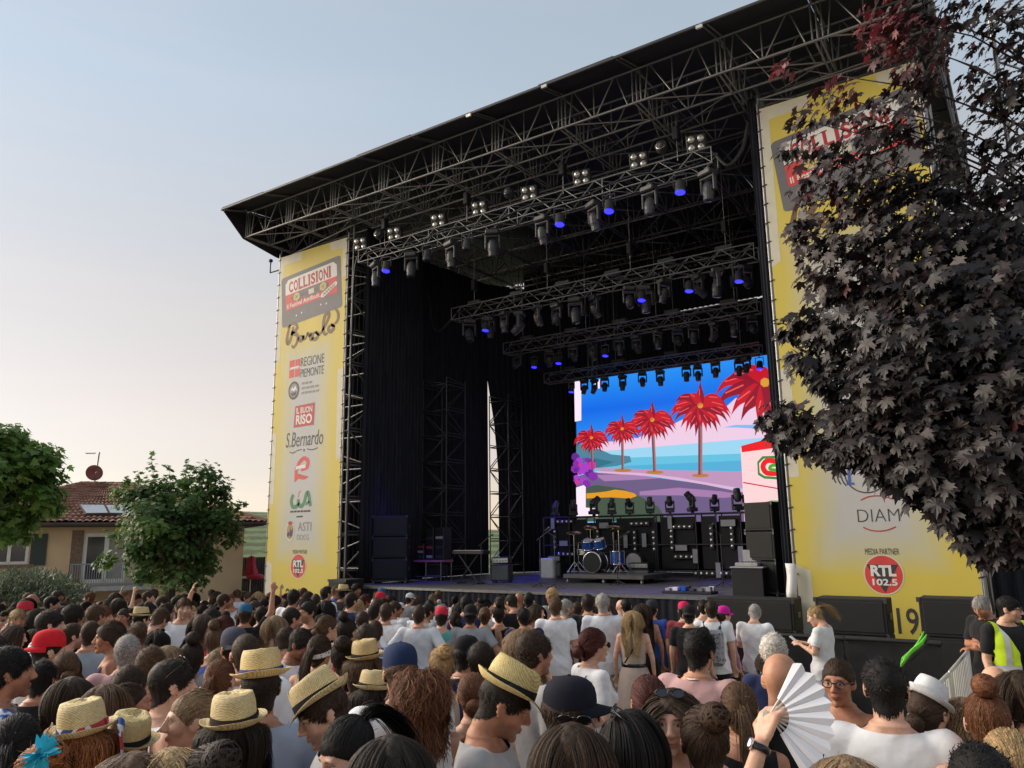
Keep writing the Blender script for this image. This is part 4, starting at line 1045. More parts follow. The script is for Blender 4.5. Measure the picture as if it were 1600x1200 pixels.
# pedal board
pb_c = atY(1075, 918, 17.0)
pb = emp('pedal_board', (pb_c.x, 17.0, SZ))
MB().bbox((pb_c.x - .55, 16.8, SZ + .004), (pb_c.x + .6, 17.25, SZ + .06), .01).build('board', M_case, pb)
for i in range(12):
    x = pb_c.x - .5 + (i % 6) * .19; y = 16.88 + (i // 6) * .2
    MB().bbox((x, y, SZ + .06), (x + .11, y + .14, SZ + .12 + .02 * (i % 3)), .008).build('pedal', [M_grey, M_white, M_drum, M_plastic, M_alu][i % 5], pb)
tag(pb, 'low board of effect pedals on the stage floor at right', 'pedal board')
# left side: work table with flight case, keyboard stand, stands
tb = emp('work_table', (atY(672, 900, 19.2).x, 19.2, SZ))
x0_, x1_ = atY(649, 880, 19.2).x, atY(699, 880, 19.2).x
MB().bbox((x0_, 18.9, SZ + .55), (x1_, 19.5, SZ + .62), .01).build('table_top', M_pink, tb)
for x in (x0_ + .05, x1_ - .05, (x0_ + x1_) / 2):
    for y in (18.95, 19.45): tube_obj('leg', (x, y, SZ), (x, y, SZ + .55), .02, M_steel, tb)
tube_obj('shelf_rail', (x0_, 18.95, SZ + .12), (x1_, 18.95, SZ + .12), .02, M_steel, tb)
tag(tb, 'table with dusty pink cover and steel legs at stage left', 'table')
fc = emp('flight_case', ((x0_ + x1_) / 2 + .2, 19.2, SZ + .13))
MB().bbox(((x0_ + x1_) / 2 - .1, 19.0, SZ + .14), (x1_ - .1, 19.4, SZ + .5), .02).build('case', M_case, fc)
for s in (0, 1): MB().box(((x0_ + x1_) / 2 - .105, 18.995, SZ + .14 + s * .33), (x1_ - .095, 19.0, SZ + .17 + s * .33)).build('edging', M_alu, fc)
tag(fc, 'black flight case with metal edging under the pink table', 'case')
for i, (dx, w, h, m) in enumerate(((.12, .35, .5, M_case), (.55, .3, .95, M_case), (.92, .34, .98, M_case))):
    e = emp('rack_case', (x0_ + dx + w / 2, 19.25, SZ + .624))
    MB().bbox((x0_ + dx, 19.05, SZ + .624), (x0_ + dx + w, 19.45, SZ + .624 + h), .012).build('case', m, e)
    for k in range(3): MB().box((x0_ + dx + .03, 19.042, SZ + .68 + k * h / 3.4), (x0_ + dx + w - .03, 19.05, SZ + .68 + k * h / 3.4 + .08)).build('rack_panel', [M_plastic, M_grey, M_red][(k + i) % 3 if k else i % 2], e)
    tag(e, ['short black rack case at the left end of the pink table', 'tall black rack case in the middle of the pink table', 'tall black rack case at the right end of the pink table'][i], 'rack case')
kb = emp('keyboard', (atY(735, 870, 18.2).x, 18.2, SZ)); c = atY(735, 868, 18.2)
MB().bbox((c.x - .55, 18.05, SZ + .82), (c.x + .55, 18.4, SZ + .92), .012, None).build('body', M_case, kb)
for k in range(24): MB().box((c.x - .5 + k * .041, 18.06, SZ + .922), (c.x - .5 + k * .041 + .036, 18.2, SZ + .932)).build('key', M_white, kb)
for s in (-1, 1):
    MB().tube((c.x - .35 * s, 18.1 , SZ + .02), (c.x + .35 * s, 18.1, SZ + .82), .02).build('stand_leg', M_dsteel, kb)
    MB().tube((c.x - .35 * s, 18.0, SZ + .02), (c.x - .35 * s, 18.45, SZ + .02), .02).build('stand_foot', M_dsteel, kb)
tag(kb, 'keyboard on a crossed black stand at stage left', 'keyboard')
def mic_stand(px, py, Y, label, h=1.35, boom=.45, az=0.6):
    p = atY(px, py, Y); e = emp('microphone_stand', (p.x, Y, SZ))
    tube_obj('pole', (p.x, Y, SZ), (p.x, Y, SZ + h), .013, M_dsteel, e)
    for k in range(3): tube_obj('leg', (p.x, Y, SZ + .12), (p.x + .26 * math.cos(k * 2.1), Y + .26 * math.sin(k * 2.1), SZ + .012), .012, M_dsteel, e)
    q = Vector((p.x + boom * math.cos(az), Y - boom * math.sin(az) * .5, SZ + h + boom * .45))
    tube_obj('boom', (p.x - .1 * math.cos(az), Y, SZ + h - .05), q, .01, M_dsteel, e)
    MB().lathe([(.012, 0), (.016, .12), (.026, .13), (.028, .16), (.015, .185)], 10, Matrix.Translation(q) @ Matrix.Rotation(1.1, 4, 'Y')).build('microphone', M_plastic, e, smooth=True)
    tag(e, label, 'microphone stand')
mic_stand(752, 900, 18.0, 'boom microphone stand beside the keyboard', 1.1, .4)
mic_stand(868, 920, 17.2, 'microphone stand at the front left of the drum riser', 1.3, .3, 2.4)
mic_stand(965, 900, 19.2, 'microphone stand to the right in front of the drums', 1.15, .35)
mic_stand(845, 915, 17.6, 'thin microphone stand near the middle of the stage front', 1.25, .3)
mic_stand(1130, 905, 19.5, 'microphone stand at the right before the light wall', 1.3, .4, 2.2)
# white sheet covered case left of drums
ws = atY(856, 890, 21.4)
o = MB().bbox((ws.x - .2, 21.2, SZ), (ws.x + .3, 21.7, SZ + .62), .04).build('covered_case', M_white)
tag(o, 'case under a white sheet at the left end of the light wall', 'case')
# white bag hung by the right tower
wb = atY(1239, 905, 15.9)
V = []; F = []
for i in range(5):
    for j in range(6):
        V.append((wb.x - .12 + .05 * i + .02 * math.sin(j), 15.86 - .05 * math.sin(i * .8) * (1 + .2 * j), wb.z + .3 - .13 * j))
for i in range(4):
    for j in range(5): F.append((i * 6 + j, i * 6 + j + 1, i * 6 + 7 + j, i * 6 + 6 + j))
o = mk('hanging_cloth', V, F, M_white, smooth=True); o.modifiers.new('t', 'SOLIDIFY').thickness = .02
tag(o, 'white cloth hanging at the foot of the right tower', 'cloth')
# monitor wedges along the stage front
def wedge(px, Y, label, w=.6):
    p = atY(px, 925, Y); e = emp('monitor_wedge', (p.x, Y, SZ))
    V = [(-w / 2, -.25, 0), (w / 2, -.25, 0), (w / 2, .22, 0), (-w / 2, .22, 0), (-w / 2, -.25, .36), (w / 2, -.25, .36), (w / 2, -.05, .38), (-w / 2, -.05, .38), (w / 2, .22, .1), (-w / 2, .22, .1)]
    F = [(0, 3, 2, 1), (0, 1, 5, 4), (4, 5, 6, 7), (7, 6, 8, 9), (9, 8, 2, 3), (1, 2, 8, 6, 5), (0, 4, 7, 9, 3)]
    mk('cabinet', V, F, M_blackbox, e, world_space=False)
    MB().box((-w / 2 + .05, -.02, 0), (w / 2 - .05, .26, .012), Matrix.Translation((0, -.02, .375)) @ Matrix.Rotation(-.8, 4, 'X')).build('grille', M_grille, e, world_space=False)
    tag(e, label, 'speaker', 'stage monitors')
# galvanised crowd barrier along the right of the crowd and the black pit barrier
BARX = -1.0
M_galv = simple('bright_zinc', (.62, .62, .61), .45, .5, .15, 20)
def steel_barrier(y0, y1, label):
    e = emp('crowd_barrier', (BARX, (y0 + y1) / 2, gz(BARX, y0)))
    P = lambda y, h: (BARX - .03 * (y - 7) * 0, y, gz(BARX, y) + h)
    for h in (.16, 1.1): tube_obj('rail', P(y0, h), P(y1, h), .019, M_galv, e)
    for y in (y0, y1): tube_obj('post', P(y, .02), P(y, 1.1), .019, M_galv, e)
    n = 12
    for i in range(1, n):
        y = y0 + (y1 - y0) * i / n; tube_obj('bar', P(y, .16), P(y, 1.1), .009, M_galv, e)
    for y in (y0 + .35, y1 - .35):
        MB().box((BARX - .3, y - .02, gz(BARX, y)), (BARX + .3, y + .02, gz(BARX, y) + .02)).build('foot', M_galv, e)
        MB().tube((BARX - .2, y, gz(BARX, y) + .02), (BARX, y, gz(BARX, y) + .18), .014).tube((BARX + .2, y, gz(BARX, y) + .02), (BARX, y, gz(BARX, y) + .18), .014).build('strut', M_galv, e)
    tag(e, label, 'barrier', 'steel crowd barriers')
steel_barrier(9.55, 11.75, 'steel bar crowd barrier reaching the black pit barrier at right')
steel_barrier(7.2, 9.4, 'middle steel bar crowd barrier on the right of the crowd')
steel_barrier(4.85, 7.05, 'steel bar crowd barrier beside the waving fan')
steel_barrier(2.5, 4.7, 'nearest steel bar crowd barrier, mostly behind people at right')
M_pit = simple('black_aluminium_plate', (0.03, 0.031, 0.034), .45, .5, .25, 6, .1, 30)
for i in range(8):
    x0 = -10.9 + i * 1.2 + .01; x1 = x0 + 1.18; e = emp('pit_barrier', ((x0 + x1) / 2, 12, gz(x0, 12)))
    g = gz(x0, 12)
    MB().box((x0 + .02, 11.96, g + .06), (x1 - .02, 11.985, g + 1.18)).build('front_plate', M_pit, e)
    tube_obj('top_rail', (x0, 11.95, g + 1.22), (x1, 11.95, g + 1.22), .035, M_pit, e)
    MB().box((x0, 10.95 + .9, g + .0), (x1, 13.0, g + .03)).build('step', M_pit, e)
    for x in (x0 + .04, x1 - .04):
        tube_obj('post', (x, 12.0, g), (x, 12.0, g + 1.2), .025, M_pit, e); tube_obj('strut', (x, 12.9, g + .03), (x, 12.02, g + 1.0), .022, M_pit, e)
    tag(e, '%s black pit barrier section from the left in front of the stage' % ORD[i], 'barrier', 'black pit barriers')
# bright green strap bundle on the barrier end
M_lime = simple('lime_plastic', (0.16, 0.62, 0.05), .4, 0, .15)
gb_ = emp('green_bag', (-1.05, 10.6, .7))
a, b = atD(1412, 1040, 10.2), atD(1447, 1000, 10.4)
for k in range(4):
    o_ = Vector((.02 * (k % 3) - .02, .03 * k - .05, .035 * (k % 2))); V = []
    for t in np.linspace(0, 1, 10):
        c_ = a + (b - a) * t + o_ + Vector((.008 * math.sin(t * 7 + k), 0, .018 * math.sin(t * 5.1 + k * .9))); V += [c_ + Vector((.012, 0, .035)), c_ - Vector((.012, 0, .035))]
    o = mk('strap', V, [(2 * i, 2 * i + 1, 2 * i + 3, 2 * i + 2) for i in range(9)], M_lime if k % 3 != 2 else M_black, gb_, smooth=True); o.modifiers.new('t', 'SOLIDIFY').thickness = .012
tag(gb_, 'bright green strap bundle hung over the end of the steel barrier', 'bag')
# ---------------------------------------------------------------- hill with vineyard
hm, hnt, hb = mat_new('vineyard_green')
w_ = hnt.nodes.new('ShaderNodeTexWave'); w_.wave_type = 'BANDS'; w_.bands_direction = 'Z'; w_.inputs['Scale'].default_value = .55; w_.inputs['Distortion'].default_value = 3.5; w_.inputs['Detail'].default_value = 4; w_.inputs['Detail Scale'].default_value = 2.5
tcx = hnt.nodes.new('ShaderNodeTexCoord'); hnt.links.new(tcx.outputs['Object'], w_.inputs['Vector'])
hr = ramp(hnt, w_.outputs['Fac'], [(0.2, (0.055, 0.075, 0.022)), (.55, (0.08, 0.14, 0.035)), (.85, (0.13, 0.21, 0.06))])
hn = add_noise(hnt, 1.5, 6); hmx = hnt.nodes.new('ShaderNodeMix'); hmx.data_type = 'RGBA'; hmx.blend_type = 'MULTIPLY'; hmx.inputs['Factor'].default_value = .7
hnt.links.new(hr.outputs[0], hmx.inputs['A']); hnt.links.new(hn.outputs['Fac'], hmx.inputs['B']); hmx.inputs['Factor'].default_value = .5
hnt.links.new(hmx.outputs['Result'], hb.inputs['Base Color']); hb.inputs['Roughness'].default_value = .95
V = []; F = []; na, nr = 60, 22
for i in range(na + 1):
    az = math.radians(8 + 92 * i / na)          # left of +Y
    for j in range(nr + 1):
        t = j / nr; r = 46 + 120 * t
        H = (6.5 + 2.2 * math.sin(i * .21 + 1.0) + 1.6 * math.sin(i * .09)) * (0.55 + .45 * math.sin(math.pi * min(1, max(0, (i - 2) / 50))))
        h = -2.2 + H * (math.sin(min(1, t * 1.25) * math.pi / 2)) + .15 * math.sin(i * 2.1 + j * 1.7)
        V.append((-r * math.sin(az), r * math.cos(az), h))
for i in range(na):
    for j in range(nr): a = i * (nr + 1) + j; F.append((a, a + nr + 1, a + nr + 2, a + 1))
tag(mk('vineyard_hill', V, F, hm, smooth=True), kind='structure')

# ---------------------------------------------------------------- house
HR = 30.0
hd = ray(215, 860); hdir = Vector((hd[0], hd[1], 0)).normalized()
HO = hdir * HR                                   # point on the facade plane
hu = Vector((-hdir.y, hdir.x, 0)) * -1           # to the right seen from the camera
HM = Matrix(((hu.x, hdir.x, 0, HO.x), (hu.y, hdir.y, 0, HO.y), (0, 0, 1, 0), (0, 0, 0, 1)))   # local x right, y away, z up
def hp(px, py, y=0.0):
    d = ray(px, py); den = d[0] * hdir.x + d[1] * hdir.y
    t = (HR + y) / den; P = Vector((d[0] * t, d[1] * t, d[2] * t + CAMZ)); L = HM.inverted() @ P
    return L.x, L.z
M_wall = simple('ochre_plaster', (0.60, 0.45, 0.28), .9, 0, .14, .8, .15, 30)
M_eave = simple('dark_eave_wood', (0.06, 0.045, 0.035), .8)
M_wf = simple('white_window_frame', (.72, .72, .70), .5, 0, .05)
M_shut = simple('dark_green_shutter', (0.035, 0.055, 0.05), .6)
M_pane = simple('window_pane', (0.05, 0.055, 0.06), .08, 0, .2, .6, spec=.8)
M_curt = simple('pale_curtain', (.34, .33, .31), .9)
M_brick = simple('brown_brick', (0.20, 0.14, 0.10), .9, 0, .3, 14)
M_tile, tnt, tb_ = mat_new('terracotta_tile')
tn = add_noise(tnt, 2.2, 5); tn2 = add_noise(tnt, .5, 3)
trp = ramp(tnt, tn.outputs['Fac'], [(.3, (.14, .075, .05)), (.5, (.25, .125, .085)), (.7, (.36, .22, .16))])
tnt.links.new(trp.outputs[0], tb_.inputs['Base Color']); tb_.inputs['Roughness'].default_value = .9
house = emp('house', M=HM @ Matrix.Translation((0, 0, -2.2)))
HINV = HM
def hbox(name, x0, x1, y0, y1, z0, z1, mat, par=None):
    return MB().box((x0, y0, z0), (x1, y1, z1), HM).build(name, mat, par or house)
eave_z = hp(150, 818)[1]; xl_, xr_ = hp(-60, 830)[0], hp(382, 830)[0]
base_z = -3.2
# facade with openings left out
wz0 = base_z
dx0, dx1 = hp(131, 0 + 840)[0], hp(201, 840)[0]; dz0, dz1 = hp(150, 911)[1], hp(150, 833)[1]
wx0, wx1 = hp(-15, 840)[0], hp(47, 840)[0]; wzz0, wzz1 = hp(20, 882)[1], hp(20, 836)[1]
def wall_with_holes(name, x0, x1, z0, z1, holes, par):
    xs = sorted({x0, x1, *[h[0] for h in holes], *[h[1] for h in holes]}); zs = sorted({z0, z1, *[h[2] for h in holes], *[h[3] for h in holes]})
    m = MB()
    for a, b in zip(xs[:-1], xs[1:]):
        run = None
        for c, d in zip(zs[:-1], zs[1:]):
            if any(h[0] <= a and b <= h[1] and h[2] <= c and d <= h[3] for h in holes): continue
            m.box((a, 0, c), (b, .35, d), HM)
    return m.build(name, M_wall, par)
wall_with_holes('wall', xl_, xr_, wz0, eave_z, [(dx0, dx1, dz0, dz1), (wx0, wx1, wzz0, wzz1)], house)
hbox('side_wall', xr_ - .3, xr_ - .002, .352, 9, wz0, eave_z, M_wall); hbox('side_wall', xl_ + .002, xl_ + .3, .352, 9, wz0, eave_z, M_wall); hbox('back_wall', xl_, xr_, 9, 9.3, wz0, eave_z, M_wall)
# hip roof, barrel tiles as real corrugation
rx0, rx1 = hp(-120, 815)[0], hp(412, 822)[0]; ridge_x, ridge_z = hp(128, 756, 4.5)[0], hp(128, 756, 4.5)[1]
rid2_x = hp(205, 762, 4.5)[0]
def tile_slope(name, A, B, Cc, D, ncol, nrow, par):
    """quad eave A->B, ridge D->C, covered with barrel tiles"""
    A, B, Cc, D = (Vector(v) for v in (A, B, Cc, D)); nrm = (B - A).cross(D - A).normalized()
    V = []; F = []; seg = 4
    nx_ = ncol * seg + 1
    for j in range(nrow):
        for half in (0, 1):
            t = (j + half * .985) / nrow
            for i in range(nx_):
                s = i / (nx_ - 1)
                p = (A + (B - A) * s) * (1 - t) + (D + (Cc - D) * s) * t
                ph = (i % seg) / seg
                hgt = .055 * abs(math.cos(ph * math.pi)) + (.05 if half == 0 else .0) + .012 * math.sin(i * 12.9 + j * 7.7)
                V.append(p + nrm * hgt)
    for r in range(nrow * 2 - 1):
        for i in range(nx_ - 1): a = r * nx_ + i; F.append((a, a + 1, a + nx_ + 1, a + nx_))
    return mk(name, [HM @ v for v in V], F, M_tile, par)
ez = eave_z
roof = hbox('roof', rx0 + .1, rx1 - .1, -.75, 9.9, ez - .12, ez, M_eave)
rt = [tile_slope('roof_tiles', (rx0, -.8, ez), (rx1, -.8, ez), (rid2_x, 4.5, ridge_z), (ridge_x, 4.5, ridge_z), 52, 15, roof),
      tile_slope('roof_tiles', (rx1, -.8, ez), (rx1, 10, ez), (rid2_x + .01, 4.7, ridge_z), (rid2_x, 4.5, ridge_z), 34, 14, roof),
      tile_slope('roof_tiles', (rx0, 10, ez), (rx0, -.8, ez), (ridge_x, 4.5, ridge_z), (ridge_x - .01, 4.7, ridge_z), 34, 14, roof),
      tile_slope('roof_tiles', (rx1, 10, ez), (rx0, 10, ez), (ridge_x, 4.7, ridge_z), (rid2_x, 4.7, ridge_z), 30, 10, roof)]
for o in rt: o['kind'] = 'stuff'
def ridge_caps(p, q, n):
    p, q = Vector(p), Vector(q)
    for i in range(n):
        a = p + (q - p) * (i / n); b = p + (q - p) * ((i + .96) / n)
        MB().tube(HM @ (a + Vector((0, 0, .0))), HM @ (b + Vector((0, 0, .03))), .1, 7, .085).build('ridge_tile', M_tile, roof)
ridge_caps((ridge_x, 4.55, ridge_z), (rid2_x, 4.55, ridge_z), 6); ridge_caps((rx1, -.8, ez + .03), (rid2_x, 4.5, ridge_z), 26); ridge_caps((rx0, -.8, ez + .03), (ridge_x, 4.5, ridge_z), 26)
MB().path([HM @ Vector((rx0 - .05, -.85, ez - .04)), HM @ Vector((rx1, -.85, ez - .04))], .07, 6).build('gutter', M_eave, house)
# roof windows
def roofpt(px, py, lift=.12):
    d = ray(px, py); P0 = HM @ Vector((rx0, -.8, ez)); n = (HM.to_3x3() @ (Vector((1, 0, 0)).cross(Vector((0, 5.3, ridge_z - ez))))).normalized()
    P0 = P0 + n * lift; o = Vector((0, 0, CAMZ)); dd = Vector(d); t = (P0 - o).dot(n) / dd.dot(n); return o + dd * t
for (a, b, c, d_) in (((124, 789), (163, 789.5), (170, 802.5), (134, 803)), ((164.5, 789.5), (203, 790), (210, 803), (171.5, 802.5))):
    q = [roofpt(*v) for v in (a, b, c, d_)]; n = (q[1] - q[0]).cross(q[3] - q[0]).normalized()
    if n.z < 0: n = -n
    wn_ = mk('roof_window', [v - n * .1 for v in q] + [v + n * .02 for v in q], [(0, 1, 2, 3), (4, 7, 6, 5), (0, 4, 5, 1), (1, 5, 6, 2), (2, 6, 7, 3), (3, 7, 4, 0)], M_eave, house)
    cen = sum(q, Vector()) / 4
    mk('pane', [cen + (v - cen) * .93 + n * .024 for v in q], [(0, 1, 2, 3)], simple('roof_glass', (.30, .34, .38), .05, 0, 0, spec=1.0), wn_)
# balcony door
hbox('reveal', dx0 - .35, dx0, -.012, .3, dz0, dz1 + .1, M_brick)
fr = hbox('door_frame', dx0 + .0, dx0 + .12, .05, .15, dz0, dz1, M_wf)
hbox('door_frame_rail', dx0 + .12, dx1 - .12, .05, .15, dz1 - .12, dz1, M_wf, fr); hbox('door_frame_rail', dx1 - .12, dx1, .05, .15, dz0, dz1, M_wf, fr)
xm_ = dx0 + (dx1 - dx0) * .52; hbox('door_frame_rail', xm_ - .07, xm_ + .07, .05, .15, dz0, dz1 - .12, M_wf, fr); hbox('door_frame_rail', dx0 + .12, dx1 - .12, .05, .15, dz0, dz0 + .12, M_wf, fr)
hbox('pane', dx0 + .12, xm_ - .07, .1, .12, dz0 + .12, dz1 - .12, M_pane, fr); hbox('pane', xm_ + .07, dx1 - .12, .1, .12, dz0 + .12, dz1 - .12, M_curt, fr)
hbox('room_wall', dx0 - .2, dx1 + .2, .8, .85, dz0 - .1, dz1 + .1, M_curt)
# balcony
bx0, bx1 = hp(110, 905)[0], hp(236, 905)[0]; bz = hp(150, 914)[1]
bal = hbox('balcony', bx0, bx1, -1.2, -.002, bz - .14, bz, simple('grey_concrete', (.36, .37, .38), .85))
M_rail = simple('grey_railing', (.30, .31, .33), .5, .3, .1)
rz_ = hp(150, 880)[1]
tube_obj('handrail', HM @ Vector((bx0 + .05, -1.15, rz_)), HM @ Vector((bx1 - .05, -1.15, rz_)), .02, M_rail, bal); tube_obj('handrail', HM @ Vector((bx0 + .05, -1.15, bz + .08)), HM @ Vector((bx1 - .05, -1.15, bz + .08)), .015, M_rail, bal)
nb = 34
for i in range(nb + 1):
    x = bx0 + .05 + (bx1 - bx0 - .1) * i / nb; tube_obj('baluster', HM @ Vector((x, -1.15, bz)), HM @ Vector((x, -1.15, rz_)), .011, M_rail, bal)
for s in (bx0 + .05, bx1 - .05):
    tube_obj('handrail', HM @ Vector((s, -1.15, rz_)), HM @ Vector((s, -.0, rz_)), .02, M_rail, bal)
    for k in range(6): tube_obj('baluster', HM @ Vector((s, -1.0 + k * .18, bz)), HM @ Vector((s, -1.0 + k * .18, rz_)), .011, M_rail, bal)
# left window with shutter
fw = hbox('window_frame', wx0, wx1, .06, .14, wzz0, wzz0 + .09, M_wf)
hbox('frame_rail', wx0, wx1, .06, .14, wzz1 - .09, wzz1, M_wf, fw)
for x in (wx0, (wx0 + wx1) / 2 - .05, wx1 - .09): hbox('frame_rail', x, x + .1, .058, .142, wzz0 + .09, wzz1 - .09, M_wf, fw)
hbox('glazing_bar', wx0 + .1, wx1 - .1, .07, .13, (wzz0 + wzz1) / 2 - .02 + .2, (wzz0 + wzz1) / 2 + .03 + .2, M_wf, fw)
hbox('pane', wx0 + .1, (wx0 + wx1) / 2 - .05, .1, .12, wzz0 + .09, wzz1 - .09, M_pane, fw); hbox('pane', (wx0 + wx1) / 2 + .05, wx1 - .09, .1, .12, wzz0 + .09, wzz1 - .09, M_pane, fw)
hbox('sill', wx0 - .15, wx1 + .2, -.12, .05, wzz0 - .12, wzz0 - .002, M_brick, fw)
sx0, sx1 = hp(50, 840)[0], hp(75, 840)[0]
sh = hbox('shutter', sx0, sx1, -.06, -.012, wzz0 - .05, wzz1 + .03, M_shut)
for k in range(14): hbox('louvre', sx0 + .06, sx1 - .06, -.075, -.061, wzz0 + .02 + k * (wzz1 - wzz0 - .06) / 14, wzz0 + .07 + k * (wzz1 - wzz0 - .06) / 14, M_shut, sh)
hbox('awning_board', hp(95, 915)[0], hp(232, 915)[0], -.9, -.05, bz - .75, bz - .62, M_eave)
tag(house, 'ochre house with terracotta hip roof, roof windows and grey balcony', 'house')
# aerial and red dish
an = emp('satellite_dish', HM @ Vector((ridge_x + .4, 4.55, ridge_z)))
p = [hp(147, y, 4.4) for y in (757, 706)]; px_ = p[0][0]
tube_obj('mast', HM @ Vector((px_, 4.45, ridge_z - .1)), HM @ Vector((px_ + .08, 4.45, p[1][1])), .03, M_steel, an)
c_ = hp(147, 739, 4.3); Mx = HM @ Matrix.Translation((c_[0], 4.3, c_[1])) @ Matrix.Rotation(math.radians(80), 4, 'X') @ Matrix.Rotation(.25, 4, 'Y')
MB().lathe([(.001, -.06), (.12, -.05), (.22, -.02), (.3, .03), (.31, .035), (.3, .045), (.2, -.0), (.001, -.04)], 24, Mx, cap=False).build('dish', simple('brick_red_paint', (.20, .055, .045), .55), an, smooth=True)
MB().tube(Mx @ Vector((0, -.28, .03)), Mx @ Vector((0, -.1, .34)), .015).bbox((-.03, -.12, .32), (.03, -.04, .42), .008, Mx).build('feed_arm', M_steel, an)
tag(an, 'brick red satellite dish on the house roof ridge', 'satellite dish')
ae = emp('roof_aerial', HM @ Vector((px_, 4.45, p[1][1])))
z_ = hp(147, 709, 4.45)[1]; xa_, xb_ = hp(134, 710, 4.45)[0], hp(150, 710, 4.45)[0]
tube_obj('boom', HM @ Vector((xa_, 4.45, z_)), HM @ Vector((xb_, 4.45, z_ + .03)), .015, M_steel, ae)
for k in range(7):
    x = xa_ + (xb_ - xa_) * k / 7; tube_obj('element', HM @ Vector((x, 4.2, z_ + .01)), HM @ Vector((x, 4.7, z_ + .01)), .008, M_steel, ae)
tag(ae, 'thin comb aerial above the red dish', 'aerial')
# corrugated wall and parasol right of the house
cw = emp('corrugated_wall', HM @ Vector((hp(395, 905)[0], 5.0, -3)))
xa_, za_ = hp(379, 871, 5.0); xb_, zb_ = hp(450, 871, 5.0)
V = []; F = []
for i in range(61):
    x = xa_ + (xb_ - xa_) * i / 60
    for z in (-3.0, za_): V.append(HM @ Vector((x, 5.0 + .04 * math.sin(i * 2.1), z)))
for i in range(60): F.append((2 * i, 2 * i + 2, 2 * i + 3, 2 * i + 1))
mk('sheet', V, F, simple('grey_sheet_metal', (.17, .17, .17), .6, .3, .25, 3), cw)
xm_, zm_ = hp(395, 902, 4.9)
MB().box((xa_, 4.7, zm_ - .03), (xb_, 4.9, zm_ + .06), HM).build('ledge', M_wf, cw)
tag(cw, 'grey sheet metal wall with white ledge between house and banner', 'wall')
um = emp('closed_parasol', HM @ Vector((hp(393, 905, 4.2)[0], 4.2, -3)))
xu, zu = hp(393, 869, 4.2); zl_ = hp(393, 899, 4.2)[1]
M_rp = simple('crimson_cloth', (.48, .035, .07), .8, 0, .2)
V = []; F = []; n = 20
for j, (t, r) in enumerate(((0, .06), (.1, .16), (.3, .13), (.6, .17), (.85, .24), (1, .2))):
    for k in range(n):
        a = 2 * math.pi * k / n; rr_ = r * (1 + .25 * math.cos(5 * a)); V.append(HM @ Vector((xu + rr_ * math.cos(a), 4.2 + rr_ * math.sin(a), zu + (zl_ - zu) * t)))
for j in range(5):
    for k in range(n): F.append((j * n + k, j * n + (k + 1) % n, j * n + n + (k + 1) % n, j * n + n + k))
F += [tuple(range(n))]
mk('canopy', V, F, M_rp, um, smooth=True); tube_obj('pole', HM @ Vector((xu, 4.2, -3)), HM @ Vector((xu, 4.2, zu + .12)), .025, M_wf, um)
tag(um, 'closed crimson parasol beside the corrugated wall', 'parasol')
cu_ = HM @ Vector((hp(399, 899, 4.0)[0], 4.0, zl_ - .05))
o = MB().lathe([(.05, -.12), (.28, -.1), (.34, 0), (.26, .1), (.05, .13)], 14, Matrix.Translation(cu_) @ Matrix.Diagonal((1.1, 1, .9, 1))).build('round_cushion', M_rp, smooth=True)
tag(o, 'round crimson cushion below the closed parasol', 'cushion')

# ---------------------------------------------------------------- leafy trees and shrubs
def leaf_mat(name, cols, rough=.5, trans=.25):
    m, nt, b = mat_new(name)
    at_ = nt.nodes.new('ShaderNodeAttribute'); at_.attribute_name = 'tone'
    r = ramp(nt, at_.outputs['Fac'], cols)
    nt.links.new(r.outputs[0], b.inputs['Base Color']); b.inputs['Roughness'].default_value = rough
    tr = nt.nodes.new('ShaderNodeBsdfTranslucent'); nt.links.new(r.outputs[0], tr.inputs['Color'])
    mxs = nt.nodes.new('ShaderNodeMixShader'); mxs.inputs[0].default_value = trans
    nt.links.new(b.outputs[0], mxs.inputs[1]); nt.links.new(tr.outputs[0], mxs.inputs[2])
    nt.links.new(mxs.outputs[0], nt.nodes['Material Output'].inputs['Surface'])
    return m
def leaves_mesh(name, C_, N_, size, tone, shape, mat, parent, spin=None):
    """numpy leaf scatter: C_ centres (n,3), N_ normals, shape (k,3) template verts (x across, y along, z fold), tris"""
    tv, tf = shape; n = len(C_); k = len(tv)
    up = nrg.normal(size=(n, 3)); N_ = N_ / np.linalg.norm(N_, axis=1, keepdims=True)
    if spin is not None: up = spin + .5 * up * np.linalg.norm(spin, axis=1, keepdims=True)
    T_ = up - N_ * np.sum(up * N_, 1, keepdims=True); T_ /= np.linalg.norm(T_, axis=1, keepdims=True) + 1e-9
    B_ = np.cross(T_, N_)
    V = C_[:, None, :] + size[:, None, None] * (tv[None, :, 0:1] * B_[:, None, :] + tv[None, :, 1:2] * T_[:, None, :] + tv[None, :, 2:3] * N_[:, None, :])
    V = V.reshape(-1, 3); F = (tf[None] + (np.arange(n) * k)[:, None, None]).reshape(-1, 3)
    me = bpy.data.meshes.new(name)
    me.vertices.add(len(V)); me.vertices.foreach_set('co', V.ravel())
    me.loops.add(F.size); me.loops.foreach_set('vertex_index', F.ravel())
    me.polygons.add(len(F)); me.polygons.foreach_set('loop_start', np.arange(0, F.size, 3)); me.polygons.foreach_set('loop_total', np.full(len(F), 3))
    a = me.attributes.new('tone', 'FLOAT', 'POINT'); a.data.foreach_set('value', np.repeat(tone, k))
    me.update(); me.materials.append(mat)
    o = bpy.data.objects.new(name, me); C.objects.link(o)
    if parent is not None: set_parent(o, parent)
    return o
LEAF4 = (np.array([(0, 0, 0), (.32, .45, .08), (0, 1, -.05), (-.32, .45, .08)]), np.array([(0, 1, 2), (0, 2, 3)]))
